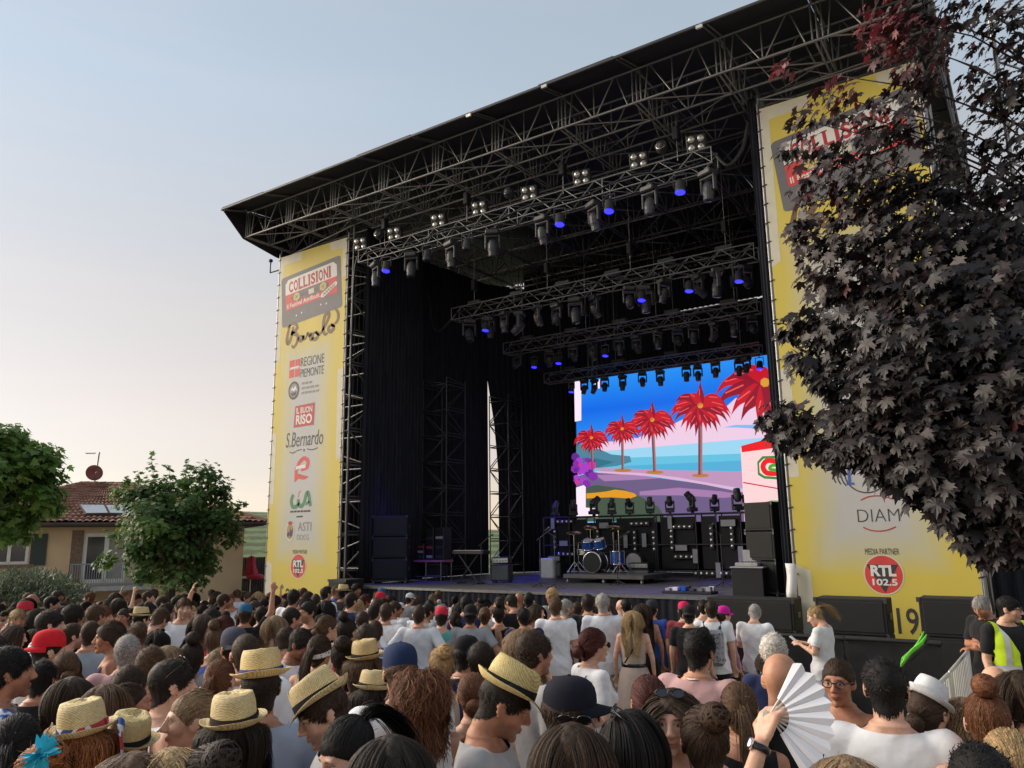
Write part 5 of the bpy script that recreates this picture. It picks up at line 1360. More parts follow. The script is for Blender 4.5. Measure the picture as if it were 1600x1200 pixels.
MAPLE5 = (np.array([(0, 0, 0), (.30, -.02, .05), (.55, .22, .10), (.30, .36, .05), (.62, .62, .08), (.24, .62, .03), (0, 1.05, -.08), (-.24, .62, .03), (-.62, .62, .08), (-.30, .36, .05), (-.55, .22, .10), (-.30, -.02, .05), (0, .42, 0)]),
          np.array([(12, 0, 1), (12, 1, 2), (12, 2, 3), (12, 3, 4), (12, 4, 5), (12, 5, 6), (12, 6, 7), (12, 7, 8), (12, 8, 9), (12, 9, 10), (12, 10, 11), (12, 11, 0)]))
M_bark = simple('grey_brown_bark', (.10, .08, .06), .9, 0, .35, 12, .5, 40)
def limb(m, p, d, L, r, lev, tips, R_, spread=.6, drop=.0):
    n = 4; pts = [Vector(p)]; dd = Vector(d).normalized()
    for i in range(n):
        dd = (dd + Vector((R_.gauss(0, .09), R_.gauss(0, .09), R_.gauss(0, .06) + .02 - drop))).normalized(); pts.append(pts[-1] + dd * L / n)
    m.path(pts, r, 6 if lev < 2 else 4, r * .55)
    tips.append((pts[-1], dd, lev))
    if lev >= 3: tips.append((pts[2], dd, lev)); return
    for k in range(4 if lev == 0 else 3):
        t = R_.uniform(.45, 1.0); b = pts[min(n, int(t * n))]
        ax = Vector((R_.gauss(0, 1), R_.gauss(0, 1), R_.gauss(0, .5))).normalized()
        nd = (dd + ax * spread * 1.3).normalized()
        limb(m, b, nd, L * R_.uniform(.55, .78), r * .55, lev + 1, tips, R_, spread, drop)
def broad_tree(name, base, trunk_h, crown_c, crown_r, nleaf, leaf_size, mat, label, seed, shape=LEAF4, clump=60, bias=.35):
    R_ = random.Random(seed); e = emp(name, base)
    m = MB(); base = Vector(base); cc = Vector(crown_c); top = Vector((base.x + R_.uniform(-.1, .1), base.y, base.z + trunk_h))
    m.path([base, base.lerp(top, .5) + Vector((.05, 0, 0)), top], .16, 8, .11); tips = []
    for k in range(6):
        a = k * 1.05 + R_.random(); d = Vector((math.cos(a) * .7, math.sin(a) * .7, 1.0 + R_.random() * .6))
        limb(m, top - Vector((0, 0, .2 * R_.random())), d, crown_r[2] * .75, .06, 1, tips, R_)
    m.build('trunk', M_bark, e, smooth=True)
    # clumps on an uneven shell
    g = np.random.default_rng(seed); cl = []
    while len(cl) < clump:
        v = g.normal(size=3); v /= np.linalg.norm(v); rr = (g.random() ** bias) * (0.84 + .26 * math.sin(4 * v[0] + 5 * v[2] + seed) * math.cos(3.5 * v[1]))
        cl.append(np.array(cc) + v * rr * np.array(crown_r))
    cl = np.array(cl); per = nleaf // clump
    Cn = []; Nn = []; tn_ = []
    for c in cl:
        rad = .20 * min(crown_r) * (0.6 + 1.0 * g.random()); q = g.normal(size=(per, 3)); q *= (g.random((per, 1)) ** .45) * rad / np.linalg.norm(q, axis=1, keepdims=True); q[:, 2] *= .7
        Cn.append(c + q); nn_ = q / (np.linalg.norm(q, axis=1, keepdims=True) + 1e-6) * .5 + (c - np.array(cc)) / np.linalg.norm(c - np.array(cc)) * .3 + np.array([0, 0, .75]) + g.normal(size=(per, 3)) * .35
        Nn.append(nn_); tn_.append(np.clip(g.normal(.5, .17) + g.normal(0, .14, per), 0, 1))
    Cn = np.concatenate(Cn); Nn = np.concatenate(Nn); tn_ = np.concatenate(tn_)
    o = leaves_mesh('crown', Cn, Nn, leaf_size * (.7 + .6 * g.random(len(Cn))), tn_, shape, mat, e)
    o['kind'] = 'stuff'
    tag(e, label, 'tree'); return e
M_lf1 = leaf_mat('bright_green_leaf', [(0, (.06, .13, .025)), (.5, (.12, .24, .045)), (1, (.26, .38, .08))], trans=.5)
M_lf2 = leaf_mat('deep_green_leaf', [(0, (.04, .085, .02)), (.5, (.08, .16, .04)), (1, (.18, .27, .065))], trans=.45)
M_lf3 = leaf_mat('silvery_shrub_leaf', [(0, (.06, .09, .05)), (.5, (.11, .15, .09)), (1, (.19, .22, .15))])
c = atD(-25, 742, 13.5); b = atD(-28, 930, 13.5); gzz = gz(c.x, c.y)
broad_tree('leafy_tree', (c.x, c.y, gzz), 2.6, c, (1.1, 1.1, 1.12), 13500, .10, M_lf1, 'bright green maple cut by the left edge of the picture', 5, MAPLE5, 110, .35)
c = atD(272, 824, 19.0); gzz = gz(c.x, c.y)
broad_tree('leafy_tree', (c.x, c.y, gzz), c.z - gzz - 1.1, c, (1.5, 1.5, 1.5), 13500, .095, M_lf2, 'round green maple in front of the ochre house', 9, MAPLE5, 130, .42)
# thin upright shoots on top of that tree
c2 = atD(245, 716, 19.0)
g_ = np.random.default_rng(77); Cn = []
tw = MB()
for (px, py, pyb) in [(236, 712, 790), (292, 718, 780), (315, 733, 790), (335, 738, 800), (362, 752, 820), (378, 783, 830), (196, 745, 810), (265, 728, 780), (350, 760, 815), (215, 735, 800), (180, 760, 820), (168, 830, 850)]:
    tp_, bt_ = atD(px, py, 19 + g_.normal() * .4), atD(px * .75 + 272 * .25, pyb, 19)
    tw.tube(bt_, tp_, .012, 4, .004)
    for k in range(34):
        t = g_.random() ** .8; Cn.append(np.array(bt_.lerp(tp_, t)) + g_.normal(size=3) * .09 * (1.25 - t))
Cn = np.array(Cn)
tree2 = [o for o in C.objects if o.name == 'leafy_tree.001'][0]
tw.build('shoot', M_bark, tree2)
o = leaves_mesh('shoot_leaves', Cn, g_.normal(size=(len(Cn), 3)) * .5 + np.array([0, 0, 1.]), .11 * (.7 + .6 * g_.random(len(Cn))), g_.random(len(Cn)) * .6 + .3, MAPLE5, M_lf2, tree2); o['kind'] = 'stuff'
# silvery lavender-like shrub below the balcony
c = atD(28, 912, 22.0); shb = emp('silvery_shrub', (c.x, c.y, gz(c.x, c.y)))
g_ = np.random.default_rng(5); n = 9000
base = np.stack([g_.normal(0, .85, n), g_.normal(0, .6, n), np.abs(g_.normal(0, .42, n))], 1); keep = (base[:, 0] / 1.6) ** 2 + (base[:, 2] / .85) ** 2 < 1; base = base[keep]
P_ = np.array(c)[None] + base[:, 0:1] * np.array([hu.x, hu.y, 0])[None] + base[:, 1:2] * np.array([hdir.x, hdir.y, 0])[None]; P_[:, 2] = c.z - .55 + base[:, 2]
o = leaves_mesh('foliage', P_, g_.normal(size=(len(P_), 3)), np.full(len(P_), .16), g_.random(len(P_)), (LEAF4[0] * np.array([.35, 1, 1]), LEAF4[1]), M_lf3, shb, spin=np.tile([0, 0, 1.], (len(P_), 1))); o['kind'] = 'stuff'
m = MB()
for k in range(14):
    a = k * .7; m.tube((c.x + .3 * math.cos(a), c.y + .3 * math.sin(a), gz(c.x, c.y) - .05), (c.x + 1.2 * math.cos(a), c.y + .8 * math.sin(a), c.z), .03, 5, .012)
m.build('stem', M_bark, shb)
tag(shb, 'low silvery green shrub in front of the house at far left', 'shrub')
# ---------------------------------------------------------------- people: shared anatomy
def mesh_np(name, V, T, smooth=True):
    me = bpy.data.meshes.new(name)
    V = np.ascontiguousarray(V, dtype=np.float32); T = np.ascontiguousarray(T, dtype=np.int32)
    me.vertices.add(len(V)); me.vertices.foreach_set('co', V.ravel())
    me.loops.add(T.size); me.loops.foreach_set('vertex_index', T.ravel())
    me.polygons.add(len(T)); me.polygons.foreach_set('loop_start', np.arange(0, T.size, 3, dtype=np.int32)); me.polygons.foreach_set('loop_total', np.full(len(T), 3, dtype=np.int32))
    me.update(calc_edges=True)
    if smooth: me.polygons.foreach_set('use_smooth', np.ones(len(T), dtype=bool))
    return me
def clip_mesh(V, T, f, extra=()):
    """keep f>0, cutting triangles exactly on f=0"""
    ins = f > 0; cnt = ins[T].sum(1)
    keep = T[cnt == 3]; cr = T[(cnt > 0) & (cnt < 3)]
    nv = [V]; ne = [[e] for e in extra]; cache = {}; newV = []; newE = [[] for _ in extra]; base = len(V); out = []
    def cut(a, b):
        k = (a, b) if a < b else (b, a)
        if k not in cache:
            t = f[a] / (f[a] - f[b]); cache[k] = base + len(newV); newV.append(V[a] + (V[b] - V[a]) * t)
            for q, e in enumerate(extra): newE[q].append(e[a] + (e[b] - e[a]) * t)
        return cache[k]
    for tri in cr.tolist():
        poly = []
        for i in range(3):
            a, b = tri[i], tri[(i + 1) % 3]
            if ins[a]: poly.append(a)
            if ins[a] != ins[b]: poly.append(cut(a, b))
        for i in range(1, len(poly) - 1): out.append((poly[0], poly[i], poly[i + 1]))
    VV = np.concatenate([V, np.array(newV).reshape(-1, 3)]); TT = np.concatenate([keep, np.array(out, dtype=int).reshape(-1, 3)])
    EE = [np.concatenate([e, np.array(n).reshape((-1,) + e.shape[1:])]) for e, n in zip(extra, newE)]
    used = np.unique(TT); mp = -np.ones(len(VV), int); mp[used] = np.arange(len(used))
    return (VV[used], mp[TT], [e[used] for e in EE], (used >= base))

# ---- head as a smooth implicit solid, sampled along rays
def _el(p, c, r):
    q = (p - np.array(c)) / np.array(r); k0 = np.linalg.norm(q, axis=-1); k1 = np.linalg.norm(q / np.array(r), axis=-1) + 1e-9
    return k0 * (k0 - 1) / k1
def _cap(p, a, b, ra, rb):
    a = np.array(a); b = np.array(b); ba = b - a; h = np.clip(((p - a) @ ba) / (ba @ ba), 0, 1)
    return np.linalg.norm(p - a - h[..., None] * ba, axis=-1) - (ra + (rb - ra) * h)
def _sm(a, b, k):
    h = np.clip(.5 + .5 * (b - a) / k, 0, 1); return b + (a - b) * h - k * h * (1 - h)
def head_sdf(p, sex):
    p = p.copy(); p[..., 0] = np.abs(p[..., 0])
    fm = sex == 'f'
    d = _el(p, (0, -.018, .037), (.075, .094, .088))
    d = _sm(d, _el(p, (0, .03, .002), (.063, .064, .085)), .03)
    d = _sm(d, _el(p, (0, .03, -.055), (.047 if fm else .053, .057, .056)), .025)
    d = _sm(d, _el(p, (0, .077, -.097), (.017 if fm else .023, .017, .016)), .022)
    d = _sm(d, _el(p, (.042, .056, -.014), (.024, .026, .024)), .02)
    d = _sm(d, _el(p, (.028, .083 if fm else .086, .031), (.026, .011, .010)), .014)
    d = -_sm(-d, _el(p, (.032, .108, .012), (.021, .022, .015)), .012)
    d = _sm(d, _el(p, (.031, .077, .012), (.0135, .013, .0125)), .002)
    d = _sm(d, _cap(p, (0, .088, .030), (0, .113, -.017), .0075, .0105), .012)
    d = _sm(d, _el(p, (0, .112, -.021), (.0125, .013, .0115)), .008)
    d = _sm(d, _el(p, (.0125, .101, -.025), (.009, .011, .008)), .006)
    d = _sm(d, _el(p, (0, .0925, -.0525), (.023, .0095, .0062)), .006)
    d = _sm(d, _el(p, (0, .0915, -.0635), (.020, .0095, .0070)), .006)
    d = _sm(d, _el(p, (.077, -.010, -.002), (.0085, .018, .030)), .006)
    d = _sm(d, _el(p, (.083, -.018, .004), (.006, .016, .027)), .005)
    d = _sm(d, _cap(p, (0, -.028, -.04), (0, -.052, -.20), .050 if fm else .056, .052 if fm else .060), .03)
    return d
HC = np.array([0, .01, -.01])
NS = np.array([0, .06, .16]); NS = NS / np.linalg.norm(NS)           # north pole of the head grid
def head_radius(D, sex):
    """outermost surface distance from HC along unit directions D (n,3)"""
    ts = np.linspace(.20, .03, 70); best = np.full(len(D), np.nan); prev = None; lo = np.full(len(D), .03); hi = np.full(len(D), .20); done = np.zeros(len(D), bool)
    for t in ts:
        v = head_sdf(HC + D * t, sex); hit = (v < 0) & ~done
        lo[hit] = t; hi[hit] = t + (ts[0] - ts[1]); done |= hit
    for _ in range(7):
        m = (lo + hi) / 2; v = head_sdf(HC + D * m[:, None], sex); lo = np.where(v < 0, m, lo); hi = np.where(v < 0, hi, m)
    return (lo + hi) / 2
def head_frame():
    N = NS; Fw = np.array([0, 1, 0]) - N * N[1]; Fw /= np.linalg.norm(Fw); Rt = np.cross(Fw, N); return N, Fw, Rt
def head_grid(nphi, nth, sex):
    N, Fw, Rt = head_frame()
    u = np.linspace(0, 2 * math.pi, nphi, endpoint=False); phi = u - .55 * np.sin(u)       # denser at the face (phi=0)
    th = np.radians(np.linspace(0, 1, nth) ** 1.0 * 147 + 3)
    D = (np.cos(th)[:, None, None] * N + np.sin(th)[:, None, None] * (np.cos(phi)[None, :, None] * Fw + np.sin(phi)[None, :, None] * Rt))
    r = head_radius(D.reshape(-1, 3), sex).reshape(nth, nphi)
    P = HC + D * r[..., None]
    return P, phi
def face_masks(P):
    x = np.abs(P[:, 0]); y = P[:, 1]; z = P[:, 2]; fr = np.clip((y - .05) / .02, 0, 1); ss = lambda v: np.clip(v, 0, 1)
    lip = ss(1.6 - 1.1 * np.sqrt((x / .024) ** 2 + ((z + .0575) / .0115) ** 2)) * fr
    bz = .034 - ((x - .03) / .03) ** 2 * .004 + (x - .03) * .05
    brow = ss(1.8 - np.abs(z - bz) / .0034) * ss(1.8 - np.abs(x - .031) / .012) * fr
    ed = np.sqrt(((x - .031) / .0150) ** 2 + ((z - .0125) / .0062) ** 2)
    white = ss((1.05 - ed) * 5) * fr; lash = ss(1.5 - np.abs(ed - 1.05) / .16) * ss((z - .010) / .004) * fr
    iris = ss((.0068 - np.sqrt((x - .031) ** 2 + (z - .0125) ** 2)) / .0015) * white
    mouth = ss(1.5 - np.abs(z + .0585) / .0016) * ss(1.3 - x / .02) * fr
    st = ss((-.03 - z) / .02) * ss((y + .01) / .03) * (1 - lip) * ss((z + .15) / .03)
    st = np.maximum(st, ss(1.5 - np.abs(z + .041) / .006) * ss(1.5 - x / .02) * fr * .8)
    return np.stack([lip, np.maximum(np.maximum(brow * .9, lash * .85), np.maximum(iris, mouth * .75)), white * (1 - iris), st], 1)

# ---- bodies
POSE = {'down': dict(el=[(.235, -.03, 1.15), (-.235, -.03, 1.15)], wr=[(.245, .05, .91), (-.245, .05, .91)]),
        'hips': dict(el=[(.36, -.10, 1.18), (-.36, -.10, 1.18)], wr=[(.205, .05, 1.02), (-.205, .05, 1.02)]),
        'crossed': dict(el=[(.25, .02, 1.16), (-.25, .02, 1.16)], wr=[(-.02, .19, 1.20), (.04, .20, 1.15)]),
        'phone': dict(el=[(.23, .02, 1.16), (-.23, .02, 1.16)], wr=[(.06, .27, 1.24), (-.05, .25, 1.22)]),
        'raise': dict(el=[(.30, .06, 1.62), (-.235, -.03, 1.15)], wr=[(.30, .12, 1.86), (-.245, .05, .91)]),
        'fan': dict(el=[(.235, -.03, 1.15), (-.33, .10, 1.47)], wr=[(.245, .05, .91), (-.245, .20, 1.70)]),
        'lean': dict(el=[(.27, .10, 1.15), (-.27, .10, 1.15)], wr=[(.12, .33, 1.08), (-.12, .33, 1.08)])}
HEADP = {'f': (0, 0, 0), 'l': (38, -4, 0), 'r': (-38, -4, 0), 'd': (12, -24, 3), 'u': (-8, 9, -2), 'L': (68, -2, 0), 'R': (-68, -2, 0), 'D': (-30, -26, 0)}
def hand_parts(m, w, el, s, fine):
    """palm, four unequal bent fingers and a thumb from the wrist along the forearm"""
    w = Vector(w); d = (w - Vector(el)).normalized()
    side = Vector((0, 0, 1)).cross(d)
    side = side.normalized() if side.length > .2 else Vector((0, 1, 0))
    nrm = d.cross(side).normalized()
    curl = .55
    for k in range(4):
        o = (k - 1.5) * .021; L = (.070, .078, .074, .060)[k]
        a = w + d * .02 + side * o * .6; b = w + d * .085 + side * o
        m.append((a, b, .0145, .0125))
        c = b + (d * math.cos(curl) - nrm * math.sin(curl)) * L * .5
        e = c + (d * math.cos(curl * 2) - nrm * math.sin(curl * 2)) * L * .45
        m.append((b, c, .0105, .0095)); m.append((c, e, .0095, .008))
    t0 = w + d * .025 + side * (-.022 * s); t1 = t0 + (d * .55 - side * s * .75 - nrm * .3).normalized() * .045; t2 = t1 + (d * .85 - side * s * .25 - nrm * .45).normalized() * .036
    m.append((t0, t1, .014, .0115)); m.append((t1, t2, .0112, .009))
def capsule(bm, a, b, ra, rb, n=12, flat=None):
    a = Vector(a); b = Vector(b); d = b - a; L = max(d.length, 1e-5); q = d.to_track_quat('Z', 'Y').to_matrix(); rings = []
    prof = [(-ra, .02 * ra), (-ra * .8, ra * .6), (-ra * .4, ra * .92), (0, ra), (L, rb), (L + rb * .4, rb * .92), (L + rb * .8, rb * .6), (L + rb, .02 * rb)]
    for (z, r) in prof:
        ring = []
        for k in range(n):
            t = 2 * math.pi * k / n; v = Vector((r * math.cos(t), r * math.sin(t), z))
            ring.append(bm.verts.new(a + q @ v))
        rings.append(ring)
    for i in range(len(rings) - 1):
        for k in range(n): bm.faces.new((rings[i][k], rings[i][(k + 1) % n], rings[i + 1][(k + 1) % n], rings[i + 1][k]))
    bm.faces.new(rings[0][::-1]); bm.faces.new(rings[-1])
def make_body(sex, pose, voxel):
    fm = sex == 'f'; bm = bmesh.new(); P = POSE[pose]
    sw = .165 if fm else .185
    rings = [(.80, .14, .10, 0), (.86, .172 if fm else .165, .118, 0), (.95, .178 if fm else .168, .122, -.004), (1.06, .135 if fm else .150, .098, 0), (1.18, .145 if fm else .162, .104, 0), (1.29, .165 if fm else .185, .115, -.004), (1.37, .168 if fm else .188, .104, -.012), (1.42, .145 if fm else .16, .085, -.02), (1.45, .10 if fm else .112, .07, -.024), (1.475, .062 if fm else .070, .060, -.026), (1.54, .05 if fm else .056, .055, -.026)]
    n = 28; rr = []
    for (z, rx, ry, yc) in rings:
        rr.append([bm.verts.new((rx * math.copysign(abs(math.cos(t)) ** .85, math.cos(t)), yc + ry * math.copysign(abs(math.sin(t)) ** .9, math.sin(t)), z)) for t in [2 * math.pi * k / n for k in range(n)]])
    for i in range(len(rr) - 1):
        for k in range(n): bm.faces.new((rr[i][k], rr[i][(k + 1) % n], rr[i + 1][(k + 1) % n], rr[i + 1][k]))
    bm.faces.new(rr[0][::-1]); bm.faces.new(rr[-1])
    bones = []
    if fm:
        for s in (-1, 1): capsule(bm, (s * .075, .075, 1.27), (s * .078, .085, 1.262), .062, .056)
    for i, s in enumerate((1, -1)):
        sh = (s * sw, -.018, 1.405); el = P['el'][i]; wr = P['wr'][i]
        ar = .85 if fm else 1.0
        capsule(bm, (s * (sw - .05), -.018, 1.40), sh, .055, .060 * ar); capsule(bm, sh, el, .056 * ar, .043 * ar); capsule(bm, el, wr, .043 * ar, .028 * ar)
        ff = []; hand_parts(ff, wr, el, s, True)
        for (a, b, ra, rb) in ff: capsule(bm, a, b, ra, rb, 8)
        hip = (s * .09, 0, .90); kn = (s * .095, .012, .50); an = (s * .095, -.02, .085)
        capsule(bm, hip, kn, .094 if fm else .09, .058); capsule(bm, kn, an, .057, .040)
        capsule(bm, (s * .095, -.04, .045), (s * .11, .14, .032), .042, .034)
        bones.append((sh, el, wr, hip, kn, an))
    me = bpy.data.meshes.new('tmp'); bm.to_mesh(me); bm.free()
    o = bpy.data.objects.new('tmp', me); C.objects.link(o)
    md = o.modifiers.new('r', 'REMESH'); md.mode = 'VOXEL'; md.voxel_size = voxel; md.adaptivity = 0
    sm_ = o.modifiers.new('s', 'SMOOTH'); sm_.factor = .5; sm_.iterations = 5 if voxel > .01 else 4
    tr = o.modifiers.new('t', 'TRIANGULATE')
    dg = bpy.context.evaluated_depsgraph_get(); ev = o.evaluated_get(dg); m2 = ev.to_mesh()
    V = np.empty(len(m2.vertices) * 3); m2.vertices.foreach_get('co', V); V = V.reshape(-1, 3)
    T = np.empty(len(m2.polygons) * 3, dtype=np.int32); m2.polygons.foreach_get('vertices', T); T = T.reshape(-1, 3)
    Nn = np.empty(len(m2.vertices) * 3); m2.vertices.foreach_get('normal', Nn); Nn = Nn.reshape(-1, 3)
    ev.to_mesh_clear(); bpy.data.objects.remove(o); bpy.data.meshes.remove(me)
    # arm coordinate: t 0 at shoulder, 1 elbow, 2 wrist ; -1 on the trunk
    at = np.full(len(V), -1.0)
    def seg(a, b):
        a = np.array(a); b = np.array(b); ba = b - a; h = np.clip(((V - a) @ ba) / (ba @ ba), 0, 1); return np.linalg.norm(V - a - h[:, None] * ba, axis=1), ((V - a) @ ba) / (ba @ ba)
    trunk = np.minimum.reduce([seg((.09, 0, .90), (.095, .012, .50))[0] - .10, seg((-.09, 0, .90), (-.095, .012, .50))[0] - .10, seg((0, -.01, .9), (0, -.02, 1.38))[0] - .13, seg((-.1, -.02, 1.38), (.1, -.02, 1.38))[0] - .07])
    lt = np.full(len(V), -1.0)
    for (sh, el, wr, hip, kn, an) in bones:
        d1, t1 = seg(sh, el); d2, t2 = seg(el, wr); hnd = Vector(wr) + (Vector(wr) - Vector(el)).normalized() * .12; d3, t3 = seg(wr, hnd)
        da = np.minimum(np.minimum(d1 - .055, d2 - .045), d3 - .05); isarm = (da < trunk - .0) & (da < .03)
        tt = np.where(d1 - .052 < np.minimum(d2 - .043, d3 - .045), np.clip(t1, 0, 1), np.where(d2 - .04 < d3 - .04, 1 + np.clip(t2, 0, 1), 2.0))
        at = np.where(isarm & (V[:, 2] > .7), tt, at)
    return V, T, Nn, at, bones
BODY = {}
def folds(V, amp, seed=0.0):
    x, y, z = V.T
    w = 1.6 * np.sin(z * 7 + y * 9 + seed) + 1.1 * np.sin(x * 8 - z * 5)
    a = 1 - np.abs(np.sin(x * 16 + z * 9 + w)); b = 1 - np.abs(np.sin(x * 13 - z * 12 + y * 8 + 1.4 * w)); c = np.sin(z * 40 + x * 21 + 2.2 * np.sin(y * 13 + x * 7))
    hang = np.clip((1.45 - z) / .5, .25, 1)
    return amp * ((a ** 2 - .35) * 1.1 * hang + (b ** 2 - .35) * .9 * hang + c * .22)
def body_set(sex, pose, voxel=.0155):
    k = (sex, pose)
    if k in BODY: return BODY[k]
    V, T, N, at, bones = make_body(sex, pose, voxel)
    x, y, z = V.T; res = {}; gs = {}
    neckd = np.hypot(x, y + .026)
    arm = at >= 0
    col = 1.452 - .30 * np.maximum(y + .03, 0) + .10 * np.maximum(-y - .03, 0)      # crew neck plane, lower in front
    fneck = np.where((neckd < .13) & (z > 1.36), col - z, .05)
    def garment(f, off, amp, loose=0.0, hem=.9):
        Vg, Tg, ex, _ = clip_mesh(V, T, f, (N, at))
        Ng, ag = ex; Ng = Ng / (np.linalg.norm(Ng, axis=1, keepdims=True) + 1e-9)
        w = np.clip((1.30 - Vg[:, 2]) / .35, 0, 1) * (ag < 0)
        o = off + folds(Vg, amp) + loose * w
        return Vg + Ng * o[:, None], Tg
    gs['tee'] = lambda: garment(np.minimum(fneck, np.where(arm, (.68 - at) * .25, z - .84)), .016, .0095, .016)
    gs['polo'] = lambda: garment(np.minimum(fneck + .012, np.where(arm, (.80 - at) * .25, z - .83)), .016, .0095, .016)
    gs['long'] = lambda: garment(np.minimum(fneck + .01, np.where(arm, (1.9 - at) * .25, z - .82)), .016, .0095, .016)
    dsh = np.sqrt((np.abs(x) - .205) ** 2 + (y + .018) ** 2 + (z - 1.385) ** 2) - .098
    dnk = np.sqrt(x ** 2 + (y - .02) ** 2 + (z - 1.47) ** 2) - .135
    ftank = np.minimum.reduce([np.where(arm, (.02 - at) * .25, z - .86), np.where(z > 1.2, dsh, .05), dnk])
    gs['tank'] = lambda: garment(ftank, .008, .003, .004)
    gs['shorts'] = lambda: garment(np.where(arm, -1, np.minimum(1.0 - z, z - .54)), .017, .005)
    gs['trousers'] = lambda: garment(np.where(arm, -1, np.minimum(1.0 - z, z - .10)), .015, .006)
    # skirt: a loose cone from the waist
    ns = 40; Vs = []; Ts = []
    for j, (zz, r) in enumerate(((1.06, .15), (.95, .195), (.75, .23), (.5, .26), (.25, .29))):
        for q in range(ns):
            t = 2 * math.pi * q / ns; rr_ = r * (1 + .05 * math.sin(t * 9 + j * .3) * (j / 4)); Vs.append((rr_ * math.cos(t), rr_ * .78 * math.sin(t), zz))
    for j in range(4):
        for q in range(ns): a = j * ns + q; b = j * ns + (q + 1) % ns; Ts += [(a, b, b + ns), (a, b + ns, a + ns)]
    gs['skirt'] = lambda: (np.array(Vs), np.array(Ts))
    # open the neck for the head
    fcut = np.where((neckd < .085) & (z > 1.40), 1.478 - z, .05)
    Vb, Tb, _, newv = clip_mesh(V, T, fcut)
    res['body'] = (Vb, Tb, np.where(newv)[0]); res['bones'] = bones
    res['gs'] = gs
    BODY[k] = res
    return res
def gar(bs, q):
    if q not in bs: me = mesh_np(q, *bs['gs'][q]()); me.materials.append(M_fabric); bs[q] = me
    return bs[q]
HGRID = {}
HEAD0 = Vector((0, .026, 1.600))
TEMPL = {}
def template(sex, pose, hp_, voxel=.0155):
    k = (sex, pose, hp_)
    if k in TEMPL: return TEMPL[k]
    bs = body_set(sex, pose, voxel)
    if sex not in HGRID: HGRID[sex] = head_grid(80, 54, sex)
    P, phi = HGRID[sex]; nth, nphi = P.shape[:2]
    yaw, pit, rol = (math.radians(v) for v in HEADP[hp_])
    piv = Vector((0, -.03, -.085))
    HMx = Matrix.Translation(HEAD0) @ Matrix.Translation(piv) @ Matrix.Rotation(yaw, 4, 'Z') @ Matrix.Rotation(pit, 4, 'X') @ Matrix.Rotation(rol, 4, 'Y') @ Matrix.Diagonal((.95, .95, .96, 1)) @ Matrix.Translation(-piv)
    R3 = np.array(HMx.to_3x3()); t3 = np.array(HMx.translation)
    H = P.reshape(-1, 3); masks = face_masks(H); masks[:, 3] *= sex == 'm'; Hw = H @ R3.T + t3
    Hw = Hw.reshape(nth, nphi, 3)
    Vb, Tb, loop = bs['body']
    lc = Vb[loop].mean(0); ang = np.arctan2(Vb[loop][:, 0] - lc[0], Vb[loop][:, 1] - lc[1]); order = loop[np.argsort(ang)]; ang = np.sort(ang)
    # neck rings between last head ring and the body loop
    last = Hw[-1]; la = np.arctan2(*(np.array([[1, 0], [0, 1]]) @ (last[:, :2] - last[:, :2].mean(0)).T)); la = np.arctan2(last[:, 0] - last[:, 0].mean(), last[:, 1] - last[:, 1].mean())
    per = lambda arr: np.interp(la, np.concatenate([ang - 2 * math.pi, ang, ang + 2 * math.pi]), np.tile(arr, 3))
    base = np.stack([per(Vb[order][:, 0]), per(Vb[order][:, 1]), per(Vb[order][:, 2])], 1) + np.array([0, 0, .004])
    nr = 7; neck = []
    for i in range(1, nr + 1):
        t = i / nr; s = t * t * (3 - 2 * t)
        r = last * (1 - s) + base * s; r[:, 2] = last[:, 2] * (1 - t) + base[:, 2] * t
        neck.append(r)
    G = np.concatenate([Hw, np.array(neck)]); rows = G.shape[0]
    top = Hw[0].mean(0)
    Vh = np.concatenate([G.reshape(-1, 3), top[None]]); Th = []
    idx = np.arange(rows * nphi).reshape(rows, nphi); a = idx[:-1]; b = np.roll(a, -1, 1); c = idx[1:]; d = np.roll(c, -1, 1)
    Th = np.concatenate([np.stack([a, c, b], -1).reshape(-1, 3), np.stack([b, c, d], -1).reshape(-1, 3)])
    Th = np.concatenate([Th, np.stack([np.full(nphi, rows * nphi), idx[0], np.roll(idx[0], -1)], -1)])
    nb = len(Vb); V = np.concatenate([Vb, Vh]); T = [Tb, Th + nb]
    # zip the last neck ring to the body loop by angle
    ring = idx[-1] + nb; o1 = np.argsort(la); ring = ring[o1]; ra = la[o1]; lo = order; A = list(zip(ra, ring)); Bq = list(zip(ang, lo)); i = j = 0; zt = []
    nA, nB = len(A), len(Bq)
    while i < nA or j < nB:
        ai = A[i % nA][1]; bj = Bq[j % nB][1]
        na = A[(i + 1) % nA][0] + (2 * math.pi if i + 1 >= nA else 0) if i < nA else 1e9; nbv = Bq[(j + 1) % nB][0] + (2 * math.pi if j + 1 >= nB else 0) if j < nB else 1e9
        if (na <= nbv and i < nA) or j >= nB: zt.append((ai, A[(i + 1) % nA][1], bj)); i += 1
        else: zt.append((ai, Bq[(j + 1) % nB][1], bj)); j += 1
    T.append(np.array(zt)[:, ::-1]); T = np.concatenate(T)
    mask = np.zeros((len(V), 4)); mask[nb:nb + nth * nphi] = masks
    me = mesh_np('body_%s_%s_%s' % k, V, T)
    ca = me.color_attributes.new('face', 'FLOAT_COLOR', 'POINT'); ca.data.foreach_set('color', mask.astype(np.float32).ravel())
    bm = bmesh.new(); bm.from_mesh(me); bmesh.ops.recalc_face_normals(bm, faces=bm.faces[:]); bm.to_mesh(me); bm.free()
    me.polygons.foreach_set('use_smooth', np.ones(len(me.polygons), dtype=bool))
    me.materials.append(M_skin)
    TEMPL[k] = dict(body=me, head=HMx, bs=bs, bones=bs['bones'])
    return TEMPL[k]

